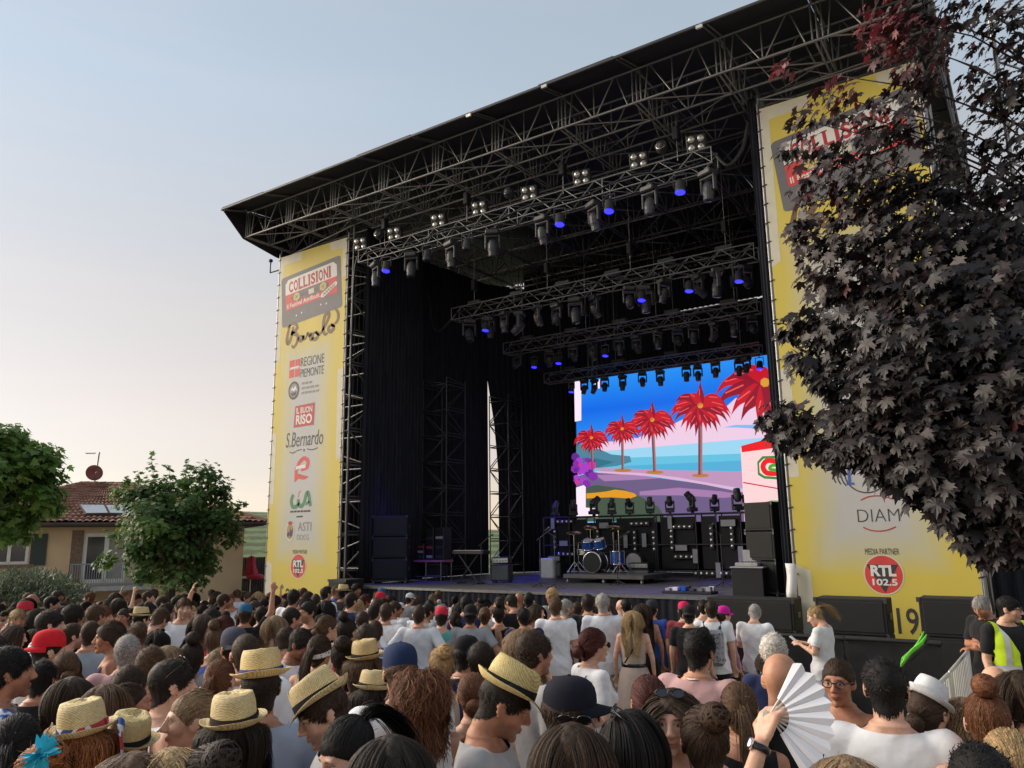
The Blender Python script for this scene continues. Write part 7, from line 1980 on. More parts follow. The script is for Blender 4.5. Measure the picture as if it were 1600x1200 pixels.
def person(px, py, r, sex='m', pose='down', hp_='f', face=None, style='short', hc='dark', skin=0, top='tee', tcol=(.6, .6, .6), bottom='trousers', bcol=(.03, .035, .05), label=None, group=None, extras=(), hat=False, tmat=None, world=None, scale=None, voxel=.0155, hs=1.0):
    """px,py: pixel of the crown of the head; r: horizontal distance. face: heading in degrees left of +Y (None = towards the stage)"""
    tp = template(sex, pose, hp_, voxel)
    cr = tp['head'] @ Vector((0, -.012, .128))
    if world is None:
        p = atD(px, py, r)
        if face is None: face = az_of(px)
        fr = math.radians(face)
        for _ in range(60):      # slide along the sight line until the height is a human one
            s = (p.z - gz(p.x, p.y)) / cr.z; lo, hi = (.90, 1.08) if sex == 'm' else (.86, 1.02)
            if s > hi: r *= 1.012
            elif s < lo: r *= .988
            else: break
            p = atD(px, py, r)
        s = min(1.14, max(.80, s))
        x, y = p.x - s * (cr.x * math.cos(fr) - cr.y * math.sin(fr)), p.y - s * (cr.x * math.sin(fr) + cr.y * math.cos(fr))
    else: x, y = world; s = scale or 1.0
    M = Matrix.Translation((x, y, gz(x, y))) @ Matrix.Rotation(math.radians(face), 4, 'Z') @ Matrix.Diagonal((s, s, s, 1))
    e = emp('person', M=M)
    sk = SKINS[skin % len(SKINS)]
    b = inst('body', tp['body'], M_skin, e, world_space=False); b.color = (*sk, 1)
    t = inst({'tee': 'shirt', 'polo': 'shirt', 'long': 'shirt', 'tank': 'tank_top'}[top], gar(tp['bs'], top), tmat or M_fabric, e, world_space=False); t.color = (*tcol, 1)
    q = inst('trousers' if bottom == 'trousers' else bottom, gar(tp['bs'], bottom), M_fabric, e, world_space=False); q.color = (*bcol, 1)
    if style:
        h = inst('hair', hair(style, hat), M_hair, e, tp['head'] @ Matrix.Diagonal((hs, hs, hs, 1)), world_space=False); h.color = (*HCOL[hc], 1)
    for ex in extras: ex(e, tp['head'])
    tag(e, label, 'person', group)
    e['_x'] = px if px is not None else 0
    return e
# ---------------------------------------------------------------- the crowd
def az_of(px):
    d = ray(px, 850); return math.degrees(math.atan2(-d[0], d[1]))
PEOPLE = []
WHT = (.80, .81, .83); BLK = (.014, .014, .016); GRY = (.30, .30, .31); NVY = (.02, .03, .09); RED = (.45, .03, .035); PNK = (.52, .32, .32); LBL = (.40, .48, .62); BEI = (.48, .38, .29); TEA = (.12, .42, .38); BLU = (.03, .08, .32)
M_floral, fnt, fb = mat_new('blue_white_print')
fn = add_noise(fnt, 26, 3); fr_ = ramp(fnt, fn.outputs['Fac'], [(.44, (.02, .045, .22)), (.5, (.10, .2, .45)), (.56, (.62, .66, .72))]); fnt.links.new(fr_.outputs[0], fb.inputs['Base Color']); fb.inputs['Roughness'].default_value = .85
M_check, cnt_, cb_ = mat_new('grey_pattern')
cn = cnt_.nodes.new('ShaderNodeTexVoronoi'); cn.inputs['Scale'].default_value = 30; ctc = cnt_.nodes.new('ShaderNodeTexCoord'); cnt_.links.new(ctc.outputs['Object'], cn.inputs['Vector']); cr_ = ramp(cnt_, cn.outputs['Distance'], [(.25, (.03, .03, .035)), (.4, (.30, .30, .32))]); cnt_.links.new(cr_.outputs[0], cb_.inputs['Base Color'])
M_spot, pnt_, pb_ = mat_new('white_dotted_cloth')
pv = pnt_.nodes.new('ShaderNodeTexVoronoi'); pv.inputs['Scale'].default_value = 45; ptc = pnt_.nodes.new('ShaderNodeTexCoord'); pnt_.links.new(ptc.outputs['Object'], pv.inputs['Vector']); pr_ = ramp(pnt_, pv.outputs['Distance'], [(.22, (.02, .02, .02)), (.28, (.7, .7, .7))]); pnt_.links.new(pr_.outputs[0], pb_.inputs['Base Color'])
M_bandana, ant_, ab_ = mat_new('red_white_blue_scarf')
an_ = add_noise(ant_, 16, 1); ar_ = ramp(ant_, an_.outputs['Fac'], [(.40, (.02, .06, .25)), (.44, (.6, .6, .62)), (.52, (.6, .6, .62)), (.56, (.42, .02, .05))]); ar_.color_ramp.interpolation = 'CONSTANT'; ant_.links.new(ar_.outputs[0], ab_.inputs['Base Color'])
def stripes(name, a, b, sc):
    m, nt, bb_ = mat_new(name); w = nt.nodes.new('ShaderNodeTexWave'); w.bands_direction = 'Z'; w.inputs['Scale'].default_value = sc; t = nt.nodes.new('ShaderNodeTexCoord'); nt.links.new(t.outputs['Object'], w.inputs['Vector']); r = ramp(nt, w.outputs['Fac'], [(.45, a), (.55, b)]); nt.links.new(r.outputs[0], bb_.inputs['Base Color']); bb_.inputs['Roughness'].default_value = .9; return m
M_stripe = stripes('navy_white_stripes', (.03, .04, .10), (.62, .63, .65), 9); M_stripe2 = stripes('red_white_stripes', (.42, .05, .06), (.6, .58, .56), 7)
M_vest = simple('hi_vis_yellow', (.62, .85, .02), .6, 0, .06); M_refl = simple('reflective_tape', (.55, .57, .58), .35, .3, .05)

def P(px, py, r, rel, sex, style, hc, top, tcol, label, pose='down', hp_='f', skin=0, bottom='trousers', bcol=(.03, .035, .05), extras=(), hat=False, tmat=None, group=None, hs=1.0, voxel=.0155):
    r *= (1.16 if r < 3 else 1.2 if r < 5 else 1.1 if px > 1250 else 1.24) / math.cos(math.radians(az_of(px) - 33.9)) ** 1.5
    e = person(px, py, r, sex, pose, hp_, az_of(px) + rel, style, hc, skin, top, tcol, bottom, bcol, label, group, extras, hat, tmat, voxel=voxel, hs=hs)
    PEOPLE.append(e); return e
hatx = lambda **k: (lambda e, H: straw_hat(e, H, **k))
capx = lambda col, **k: (lambda e, H: ball_cap(e, H, col, **k))
sgx = lambda e, H: glasses(e, H, True, True)
glx = lambda e, H: glasses(e, H, False, False)
sun_x = lambda e, H: glasses(e, H, False, True)
def headband(mat, z=.03, w=.035):
    def f(e, H):
        n = 48; V = []; F = []
        for j, zz in enumerate((-w / 2, 0, w / 2)):
            for k in range(n):
                t = 2 * math.pi * k / n; D = np.array([[math.sin(t), math.cos(t), math.tan(math.radians(12 + 14 * math.cos(t)))]]); D /= np.linalg.norm(D); p = HC + D[0] * (rtab(D)[0] + .014 + (.003 if j == 1 else 0)); V.append((p[0], p[1], p[2] + zz))
        for j in range(2):
            for k in range(n): F.append((j * n + k, j * n + (k + 1) % n, j * n + n + (k + 1) % n, j * n + n + k))
        mk('headband', V, F, mat, e, True, False).matrix_basis = H
    return f
def strap(p, q, col, w=.035, name='strap'):
    """bag strap over the right or left shoulder, in body space"""
    def f(e, H):
        pts = [Vector(v) for v in p]; V = []; F = []
        sp = smooth_pts([tuple(v) for v in pts], 6)
        for i, c in enumerate(sp):
            d = sp[min(i + 1, len(sp) - 1)] - sp[max(i - 1, 0)]; out = np.array([c[0] * .3, c[1] + .02, .02 if c[2] < 1.4 else .6]); s_ = np.cross(d, out); s_ /= np.linalg.norm(s_) + 1e-9
            V += [tuple(c + s_ * w / 2), tuple(c - s_ * w / 2)]
        F = [(2 * i, 2 * i + 1, 2 * i + 3, 2 * i + 2) for i in range(len(sp) - 1)]
        o = mk(name, V, F, M_flat, e, True, False); o.color = (*col, 1); o.modifiers.new('t', 'SOLIDIFY').thickness = .004
    return f
BACKSTRAP = [(.10, .135, 1.25), (.105, .09, 1.40), (.10, -.02, 1.452), (.08, -.115, 1.40), (.0, -.148, 1.25), (-.1, -.15, 1.1)]
LAN = strap([(.05, .105, 1.30), (.07, .085, 1.41), (.075, 0, 1.462), (0, -.098, 1.468), (-.075, 0, 1.462), (-.07, .085, 1.41), (-.05, .105, 1.30)], None, (.75, .75, .75), .016, 'lanyard')
BELT = lambda e, H: MB().lathe([(.158, 1.04), (.165, 1.05), (.165, 1.075), (.158, 1.085)], 28, Matrix.Diagonal((1, .78, 1, 1)), cap=False).build('belt', M_gloss, e, True, False)
# ---- nearest rows, each as in the photograph
P(14, 1012, 3.1, -82, 'm', 'curly2', 'black', 'tee', WHT, 'curly black-haired man in blue and white floral shirt at the left edge', tmat=M_floral, skin=2)
P(66, 1033, 3.9, -20, 'm', 'short2', 'black', 'tee', BLK, 'black-haired head seen from behind, right beside the floral shirt', skin=2)
P(104, 1018, 4.1, 10, 'f', 'lowbun', 'mid', 'tank', BEI, 'woman with curly brown low bun behind the straw hats at left', skin=1)
P(76, 990, 4.2, -70, 'm', 'buzz', 'dark', 'tee', GRY, 'man in a bright red cap turned backwards', hat=True, extras=[capx((.62, .02, .03), back=True, z=.05)], skin=3)
P(174, 974, 3.7, 85, 'f', 'lowbun', 'brown', 'tank', NVY, 'woman with smooth dark brown hair and profile to the left, middle left', skin=2, hs=1.1)
P(24, 977, 5.6, -150, 'f', 'long', 'brown', 'tank', WHT, 'long-haired young woman turned to the camera at the left edge', hp_='l', skin=3)
P(78, 954, 5.2, -80, 'm', 'short3', 'dark', 'tee', WHT, 'dark-haired man in white shirt looking right above the red cap', skin=3)
P(113, 975, 5.6, -70, 'm', 'crop', 'brown', 'tee', (.42, .05, .25), 'man with shaved sides and purple collar beside the red cap', skin=3)
P(143, 970, 5.4, -20, 'm', 'buzz', 'brown', 'tee', (.36, .42, .48), 'close-cropped man in pale grey-blue shirt behind the red cap', skin=1)
P(114, 946, 6.0, -40, 'm', 'curly', 'dark', 'tee', BLK, 'man with thick curly dark hair in the left middle rows', skin=1)
P(150, 945, 6.6, -45, 'm', 'short', 'mid', 'tee', (.28, .16, .1), 'brown-haired man with wavy quiff in the left middle rows', skin=1)
P(204, 1040, 3.6, -40, 'm', 'short', 'brown', 'tank', BLU, 'dark brown-haired boy in blue vest behind the scarf-wrapped hat', skin=1)
P(235, 1012, 4.0, -25, 'm', 'short2', 'mid', 'tank', RED, 'brown-haired boy in a red sleeveless vest beside the sunglasses man', skin=1)
P(112, 1058, 3.4, 0, 'f', 'long', 'brown', 'tank', GRY, 'long brown hair seen from behind, above the scarf-wrapped hat', skin=1)
P(167, 1070, 3.2, -25, 'f', 'bob', 'mid', 'tank', BEI, 'brown bobbed hair between two straw hats at left', skin=1)
P(203, 1067, 3.5, -92, 'f', 'tail', 'brown', 'tank', BLU, 'woman in profile with dark brown ponytail in blue top', skin=1)
P(268, 1032, 3.2, -75, 'm', 'crop', 'dark', 'tank', WHT, 'man in white vest with sunglasses pushed up and black strap', extras=[sgx, strap(BACKSTRAP, None, BLK)], skin=3)
P(306, 1078, 2.9, 95, 'f', 'tail', 'light', 'tank', WHT, 'fair woman in profile facing left beside a straw hat', skin=3)
P(130, 1112, 2.55, -12, 'f', 'wavy', 'ginger', 'tank', WHT, 'ginger woman in straw hat wrapped with a red, white and blue scarf', hat=True, extras=[hatx(tilt=(6, -6), cloth=M_bandana, band=(1, 1, 1))], skin=3)
P(200, 1130, 2.75, -25, 'm', 'short', 'brown', 'tee', BLK, 'person in black-banded straw hat, second hat from the left', hat=True, extras=[hatx(tilt=(10, 14), tone=(.95, .95, .9))], skin=1)
P(367, 1100, 2.45, 10, 'f', 'long', 'dark', 'tank', BLK, 'person in wide straw hat with dark brown band above the lower left', hat=True, extras=[hatx(tilt=(4, -4), band=(.03, .02, .016))], skin=1)
P(409, 1030, 2.95, 5, 'm', 'short', 'dark', 'tee', LBL, 'man in straw hat with blue band and pale blue shirt', hat=True, extras=[hatx(tilt=(-3, -3), band=(.04, .06, .22), tone=(1.03, .98, .88))], skin=1)
P(492, 1070, 2.95, 88, 'm', 'short', 'brown', 'tee', WHT, 'boy in tilted straw hat with black band, turned left', hat=True, hp_='d', extras=[hatx(tilt=(-4, 16))], skin=3)
P(571, 1010, 4.4, 20, 'f', 'wavy', 'mid', 'tank', BLK, 'woman with long wavy brown hair under a small straw hat', hat=True, extras=[hatx(tilt=(3, -6), tone=(.92, .86, .78))], skin=1)
P(582, 1058, 4.0, 15, 'f', 'long', 'dark', 'tank', BLK, 'dark-haired woman in straw hat half hidden by the navy cap', hat=True, extras=[hatx(tilt=(0, 6))], skin=1)
P(626, 1012, 3.1, 10, 'm', 'short', 'mid', 'tee', WHT, 'man in navy blue baseball cap and white shirt with grey strap', hat=True, extras=[capx((.018, .032, .085)), strap(BACKSTRAP, None, GRY)], skin=1)
P(658, 1052, 2.5, 5, 'f', 'bigcurl', 'auburn', 'tank', WHT, 'woman with a big mass of frizzy auburn hair', skin=1)
P(803, 1052, 2.45, -98, 'm', 'crop', 'dark', 'tee', (.34, .34, .345), 'man in straw hat and grey shirt looking down, front and centre', hat=True, hp_='d', extras=[hatx(tilt=(-2, -7), tone=(1.02, 1.0, .82), z=.066)], skin=2)
P(886, 1066, 2.75, -88, 'm', 'short', 'brown', 'tee', WHT, 'man in black baseball cap and white shirt beside the grey-shirted man', hat=True, extras=[capx((.012, .013, .022)), glx], skin=3)
P(893, 1131, 2.3, -10, 'f', 'long', 'brown', 'tank', BLK, 'long dark brown hair with glasses on top at the bottom centre', extras=[sgx], skin=1)
P(985, 1110, 2.3, 92, 'f', 'long', 'black', 'tank', BLK, 'woman with sleek black hair and sunglasses on her head', extras=[sgx], skin=2)
P(1050, 1078, 2.75, 172, 'f', 'bob', 'brown', 'tank', BEI, 'young woman facing the camera with lowered eyes, sunglasses on her hair', hp_='f', extras=[sgx], skin=3)
P(1098, 1106, 2.25, 10, 'f', 'messybun', 'brown', 'tank', BLK, 'dark brown hair in a messy bun at the bottom right of centre', skin=1)
P(1012, 1056, 3.0, 15, 'f', 'lowbun', 'darkred', 'tank', BLK, 'dark reddish low bun beside the pink shirt', skin=1)
P(926, 983, 3.15, -62, 'f', 'lowbun', 'darkred', 'tee', WHT, 'woman in white top with dark red pinned-up hair and dark glasses', extras=[sun_x, strap(BACKSTRAP, None, (.4, .38, .33))], skin=3, hs=1.05)
P(1090, 984, 3.5, -25, 'm', 'short2', 'black', 'tee', PNK, 'black-haired man in pale pink shirt with white lanyard', skin=1, extras=[LAN])
P(832, 987, 3.6, -55, 'm', 'curly2', 'brown', 'tee', GRY, 'man with short curly brown hair behind the main straw hat', skin=1)
P(815, 984, 4.3, 20, 'f', 'wavy', 'light', 'tank', BEI, 'light wavy hair partly behind the curly-haired man', skin=3)
P(1152, 1066, 3.0, 10, 'f', 'tail', 'mid', 'tank', BLK, 'woman with brown ponytail right of centre', skin=1)
P(1218, 1020, 2.75, -15, 'm', None, 'dark', 'tee', BLK, 'bald man in black shirt behind the white fan', skin=1)
P(1207, 992, 3.5, 5, 'f', 'curly', 'white', 'tee', NVY, 'person with fluffy white hair behind the bald man', skin=3)
P(1308, 1030, 2.8, 165, 'f', 'lowbun', 'brown', 'tank', NVY, 'woman with dark-framed glasses beside the white fan', extras=[glx], skin=2)
P(1380, 1029, 2.15, -2, 'm', 'short3', 'black', 'tee', WHT, 'man with short black hair in white shirt seen from behind', skin=3)
P(1446, 1072, 3.0, -30, 'f', 'lowbun', 'brown', 'tank', PNK, 'woman in white hat with blue ring and bare shoulder', hat=True, extras=[hatx(mat=M_flat, tone=(.72, .73, .74), band=(.05, .09, .3), tilt=(-30, 10), s=.88)], skin=3)
P(1538, 1082, 2.35, 5, 'f', 'topbun', 'auburn', 'tank', GRY, 'woman with ginger-brown hair in a high bun at right', skin=3)
P(1592, 1048, 2.6, -10, 'f', 'long', 'brown', 'tank', BLK, 'long dark brown hair at the right edge', skin=1)
P(1503, 1092, 3.0, 20, 'f', 'wavy', 'light', 'tank', BEI, 'light brown wavy hair beside the high ginger bun', skin=3)
P(1572, 1140, 2.2, 15, 'f', 'lowbun', 'blond', 'tank', (.5, .7, .05), 'blond knotted hair at the lower right edge', skin=3)
P(1528, 1168, 1.95, 5, 'f', 'curly', 'black', 'tank', BLK, 'curly black hair at the bottom right corner', skin=2)
fanp = P(1322, 1184, 1.95, 2, 'f', 'bob', 'light', 'tee', WHT, 'light-brown-haired person at the bottom edge holding up the fan', pose='fan', skin=3, voxel=.0065)
P(612, 1150, 2.1, 5, 'f', 'long', 'dark', 'tank', BLK, 'straight dark hair at the bottom edge left of centre', skin=1)
P(528, 1126, 2.15, 105, 'f', 'tail2', 'black', 'tank', WHT, 'woman with slick black hair and pale blue hair tie', hp_='d', skin=3)
P(330, 1168, 1.95, 5, 'f', 'messybun', 'dark', 'tank', BLK, 'dark bun at the bottom edge below the brown-banded straw hat', skin=1)
P(268, 1172, 1.95, -5, 'f', 'bob', 'blond', 'tank', BLK, 'blond head at the bottom edge at left', skin=3)
P(210, 1180, 1.9, 0, 'f', 'wavy', 'mid', 'tank', BLK, 'wavy brown hair at the bottom edge at left', skin=1)
P(30, 1116, 2.35, -15, 'f', 'tail', 'black', 'tank', BLK, 'smooth black hair at the lower left edge', skin=2)
P(70, 1165, 2.0, -5, 'f', 'messybun', 'ginger', 'tank', WHT, 'ginger hair at the lower left with bright blue flower', skin=3, extras=[])
P(500, 992, 3.9, -30, 'f', 'tail', 'brown', 'tank', BEI, 'woman with ponytail and dotted white headband', extras=[headband(M_spot)], skin=1)
P(538, 1000, 4.2, -15, 'f', 'messybun', 'dark', 'tank', BEI, 'woman with loose dark bun beside the dotted headband', skin=1)
P(752, 1004, 4.3, -25, 'm', 'short', 'dark', 'tee', NVY, 'short dark-haired man left of the main straw hat', skin=1)
P(690, 1012, 4.3, 0, 'f', 'messybun', 'blond', 'tank', BEI, 'woman with messy blond knot behind the frizzy auburn hair', skin=3)
P(728, 998, 4.8, -40, 'm', 'short', 'black', 'tee', BLK, 'man in black cap and black shirt with white lanyard', hat=True, extras=[capx((.012, .012, .014), visor=(.5, .5, .52)), LAN], skin=2)
P(738, 1052, 3.6, 5, 'f', 'lowbun', 'auburn', 'tank', WHT, 'auburn low bun between frizzy hair and the main straw hat', skin=3)
P(385, 990, 3.9, 8, 'm', 'buzz', 'brown', 'tee', WHT, 'man with cropped brown hair behind the blue-banded hat', skin=1)
P(367, 985, 4.5, 20, 'm', 'short', 'dark', 'tee', GRY, 'man in slate grey cap behind the straw hats', hat=True, extras=[capx((.06, .065, .09), back=True)], skin=1)
P(345, 1030, 3.7, -25, 'f', 'tail', 'auburn', 'tank', WHT, 'woman with long auburn ponytail left of the blue-banded hat', skin=3)
P(300, 1004, 4.4, 5, 'f', 'topbun', 'dark', 'tank', BEI, 'dark topknot in the left middle rows', skin=1)
P(262, 1010, 4.3, 0, 'f', 'bob', 'light', 'tank', GRY, 'light brown bob in the left middle rows', skin=3)
P(318, 960, 5.2, -60, 'f', 'long', 'brown', 'tank', (.2, .05, .07), 'woman with black headband and long hair in dark red', extras=[headband(M_flat)], skin=3)
P(352, 962, 5.6, -35, 'f', 'tail2', 'darkred', 'tee', RED, 'woman with dark red braid and red shirt in the middle left', skin=3)
P(288, 934, 7.4, -170, 'm', 'short', 'mid', 'tee', WHT, 'bearded man in white shirt turned towards the camera', skin=3)
P(455, 950, 7.0, -60, 'm', 'crop', 'dark', 'tee', WHT, 'man with cropped dark hair and black bag below the left banner', extras=[strap(BACKSTRAP, None, BLK)], skin=1)
P(482, 940, 7.4, 130, 'm', 'curly2', 'dark', 'tee', BLK, 'dark curly-haired man glancing back below the left banner', skin=1)
P(512, 962, 6.2, -70, 'f', 'lowbun', 'mid', 'tank', BEI, 'older woman with sunglasses and tied brown hair', extras=[sun_x], skin=3)
P(543, 968, 5.8, -40, 'f', 'topbun', 'dark', 'tank', BEI, 'woman with dark bun below the speaker stack', skin=1)
P(430, 962, 6.4, -10, 'f', 'long2', 'light', 'tank', BEI, 'woman with long light hair below the banner', skin=3)
# ---- front rows by the barrier, bodies in view
FR = 'people standing at the front barrier'
def Q(*a, **k): k.setdefault('group', FR); return P(*a, **k)
Q(585, 944, 8.6, -30, 'm', 'short2', 'dark', 'tee', WHT, 'dark-haired young man in white shirt, leftmost of the white-shirted front row', skin=3)
Q(604, 943, 8.2, -20, 'm', 'short', 'brown', 'tee', WHT, 'young man in white shirt next to the dark-haired one', skin=1)
Q(655, 946, 7.8, -15, 'm', 'buzz', 'brown', 'tee', (.64, .66, .70), 'man in pale grey shirt with hands on hips', pose='hips', skin=1)
Q(690, 950, 8.0, -10, 'm', 'short', 'dark', 'tank', TEA, 'person in red cap and teal vest', hat=True, extras=[capx((.55, .03, .06))], skin=3)
Q(711, 956, 8.2, 20, 'f', 'tail', 'dark', 'tank', (.5, .75, .08), 'woman in neon yellow top beside the teal vest', skin=1)
Q(735, 947, 8.0, -5, 'm', 'short', 'dark', 'tee', (.32, .33, .35), 'man in black cap and grey shirt in the front row', hat=True, extras=[capx(BLK, back=True)], pose='hips', skin=2)
Q(757, 949, 8.2, 0, 'f', 'bun', 'mid', 'tank', BLK, 'bare-shouldered woman in black top with brown bun', skin=1)
Q(779, 947, 8.4, 5, 'f', 'topbun', 'dark', 'tank', BLK, 'woman in black vest with dark topknot', skin=1)
Q(796, 930, 9.4, 30, 'm', 'short', 'dark', 'tee', BLK, 'man in black shirt near the middle of the barrier', hp_='d', skin=1)
Q(818, 950, 8.0, 15, 'm', 'short3', 'black', 'tee', NVY, 'dark-haired man in navy shirt in the front row', skin=2)
Q(838, 944, 8.6, -120, 'f', 'long', 'brown', 'tank', BEI, 'long-haired woman chatting in the front row', skin=3)
Q(867, 934, 8.3, 3, 'm', 'short2', 'mid', 'tee', (.80, .81, .84), 'boy in white shirt and beige shorts in the front row', bottom='shorts', bcol=(.36, .32, .26), skin=3)
Q(884, 937, 9.0, -60, 'm', 'short', 'grey', 'tee', (.1, .12, .18), 'grey-haired man in slate shirt behind the boy in white', skin=3)
Q(918, 929, 8.9, 5, 'm', 'short', 'dark', 'tee', BLK, 'man in black shirt beside the grey-haired man', skin=1)
Q(941, 928, 8.3, 3, 'm', 'short', 'grey', 'polo', (.78, .80, .85), 'grey-haired man in loose white shirt and beige trousers', bcol=(.36, .33, .27), skin=1)
Q(970, 937, 10.2, 20, 'm', None, 'dark', 'tee', PNK, 'bald man beyond the grey-haired man', skin=3)
Q(988, 955, 8.0, -8, 'f', 'wavy', 'blond', 'tank', (.46, .36, .30), 'blond woman in beige dress with dark belt', bottom='skirt', bcol=(.44, .35, .30), skin=3, extras=[strap(BACKSTRAP, None, BLK, .018), BELT])
Q(1003, 943, 8.8, 5, 'f', 'long', 'brown', 'tank', BLK, 'woman with long dark hair in black beside the blond woman', bottom='shorts', bcol=BLK, skin=1)
Q(1018, 939, 9.2, -20, 'm', 'short', 'dark', 'tee', BLU, 'man in dark cap and blue shirt at the barrier', hat=True, extras=[capx((.03, .035, .045))], skin=1)
Q(1068, 942, 9.0, -5, 'm', 'short', 'dark', 'tee', (.3, .05, .06), 'person in crimson cap by the right of the barrier', hat=True, extras=[capx((.6, .02, .10))], skin=3)
Q(1076, 948, 8.2, -8, 'm', 'short', 'dark', 'tee', BLK, 'boy in black cap and black shirt in front of the crimson cap', hat=True, extras=[capx(BLK, back=True)], bottom='shorts', bcol=BLK, skin=3)
Q(1098, 937, 9.6, 0, 'f', 'bun', 'dark', 'tank', WHT, 'dark-haired woman in white top at the barrier', skin=3)
bpk = Q(1111, 939, 8.4, -3, 'm', 'short', 'dark', 'tee', WHT, 'young man in white shirt and black shorts wearing a patterned backpack', bottom='shorts', bcol=BLK, skin=3)
Q(1129, 949, 8.6, -50, 'f', 'tail', 'brown', 'long', (.42, .22, .28), 'girl in magenta cap and pink long-sleeved shirt', hat=True, extras=[capx((.62, .02, .32))], bottom='shorts', bcol=BLK, skin=3)
Q(1180, 946, 8.6, -20, 'm', 'short', 'grey', 'tee', (.8, .81, .84), 'person in white shirt leaning forward at the barrier', pose='lean', hp_='d', bottom='shorts', bcol=(.22, .28, .38), skin=3)
Q(1201, 1016, 6.4, 30, 'f', 'bob', 'brown', 'tank', (.7, .62, .05), 'person in yellow top with brown bob near the barrier', bottom='shorts', skin=1)
wom = P(1268, 948, 8.8, 68, 'f', 'tail2', 'blond', 'tee', (.68, .69, .70), 'blond woman in white shirt looking at her phone behind the barrier', pose='phone', hp_='d', bottom='shorts', bcol=(.52, .56, .64), skin=3)
sec = P(1528, 932, 7.9, 140, 'm', 'short', 'grey', 'polo', BLK, 'security man in black polo shirt under the dark tree', pose='crossed', hp_='d', skin=2, bcol=BLK)
def vest(e, H):
    bs = gar(BODY[('m', 'down')], 'tee')
    V = np.empty(len(bs.vertices) * 3); bs.vertices.foreach_get('co', V); V = V.reshape(-1, 3)
    N = np.empty(len(V) * 3); bs.vertices.foreach_get('normal', N); N = N.reshape(-1, 3)
    T = np.empty(len(bs.polygons) * 3, dtype=np.int32); bs.polygons.foreach_get('vertices', T)
    V2 = V + N * .016; x, y, z = V.T
    f = np.minimum.reduce([.188 - np.abs(x) + .03 * np.clip(1.3 - z, 0, .2), np.sqrt(x ** 2 + (y + .01) ** 2 + (z - 1.47) ** 2) - .115, np.where((y > -.02), np.abs(x) - .022 - .12 * np.clip((z - 1.22) / .25, 0, 1), .05)])
    Vc, Tc, _, _ = clip_mesh(V2, T.reshape(-1, 3), f, ())
    o = inst('hi_vis_vest', mesh_np('hi_vis_vest', Vc, Tc), M_vest, e, world_space=False)
    fs = np.minimum(.022 - np.abs(np.abs(Vc[:, 0]) - .115), Vc[:, 2] - 1.0); Vs, Ts, _, _ = clip_mesh(Vc, Tc, fs, ()); c = np.array([0, 0, 1.2]); nn = Vs - np.array([0, -.01, 0]) * 1; nn[:, 2] = .02; nn = nrm_(nn)
    inst('reflective_stripe', mesh_np('stripe', Vs + nn * .005, Ts), M_refl, o, world_space=False)
    fs = .028 - np.abs(Vc[:, 2] - 1.08); Vs, Ts, _, _ = clip_mesh(Vc, Tc, fs, ()); nn = Vs.copy(); nn[:, 2] = 0; nn = nrm_(nn)
    inst('reflective_stripe', mesh_np('stripe', Vs + nn * .005, Ts), M_refl, o, world_space=False)
P(1574, 932, 3.7, -142, 'm', 'crop', 'black', 'polo', BLK, 'bearded steward with glasses in a bright yellow safety vest', extras=[glx, vest], bcol=BLK, skin=3, hp_='l')
P(1552, 1040, 3.4, 10, 'm', None, 'dark', 'tee', (.5, .7, .05), 'bald head in front of the steward in yellow', skin=3)
# a raised arm far left and people on the raised ground by the house
P(240, 921, 13.0, 60, 'm', 'short', 'mid', 'tee', WHT, 'man in white shirt standing taller by the house wall', skin=3)
P(182, 938, 12.0, -20, 'm', 'short', 'dark', 'tee', BLK, 'person at far left with one arm raised', pose='raise', skin=3)
P(416, 932, 14.0, -20, 'f', 'tail', 'dark', 'tee', BLK, 'person with raised hand below the left banner corner', pose='raise', skin=3)

# ---- things people hold or wear
M_fan = simple('white_fan_paper', (.74, .75, .80), .6, 0, .05); M_skeleton = simple('pale_fan_stick', (.6, .56, .5), .5)
fm_ = fanp.matrix_basis; bn = TEMPL[('f', 'fan', 'f')]['bones'][1]
wr_ = fm_ @ Vector(bn[2]); el_ = fm_ @ Vector(bn[1]); fd_ = (wr_ - el_).normalized()
pv_ = wr_ + fd_ * .085
view = (pv_ - Vector((0, 0, CAMZ))).normalized(); rt_ = view.cross(Vector((0, 0, 1))).normalized(); up_ = rt_.cross(view).normalized()
fan = emp('hand_fan', pv_)
nseg = 9; a0, a1 = math.radians(62), math.radians(-62)
for i in range(nseg):
    ta, tb2 = a0 + (a1 - a0) * i / nseg, a0 + (a1 - a0) * (i + 1) / nseg
    for jj, (ri, ro) in enumerate(((.06, .190),)):
        V = []
        for side in (0, 1):
            for (t, r, dz) in [(ta, ri, 0), (ta, ro - .008, 0), (ta * .75 + tb2 * .25, ro, .005), ((ta + tb2) / 2, ro + .006, .010), (ta * .25 + tb2 * .75, ro, .005), (tb2, ro - .008, 0), (tb2, ri, 0), ((ta + tb2) / 2, ri, .006)]:
                V.append(pv_ + rt_ * (r * math.cos(t)) + up_ * (r * math.sin(t)) - view * (dz + .002 * i - .0012 * side))
        n = 8; F = [tuple(range(n)), tuple(range(2 * n - 1, n - 1, -1))] + [(k, (k + 1) % n, (k + 1) % n + n, k + n) for k in range(n)]
        mk('fan_leaf', V, F, M_fan, fan)
    tm = (ta + tb2) / 2
    MB().tube(pv_ - (rt_ * math.cos(tm) + up_ * math.sin(tm)) * .02, pv_ + (rt_ * math.cos(tm) + up_ * math.sin(tm)) * .08 - view * .002 * i, .0035, 5).build('fan_stick', M_skeleton, fan)
tag(fan, 'open white folding fan held up beside the bald man', 'fan')
wt_ = emp('wrist_watch', wr_)
Mw = Matrix.Translation(wr_ - fd_ * .02) @ fd_.to_track_quat('Z', 'Y').to_matrix().to_4x4()
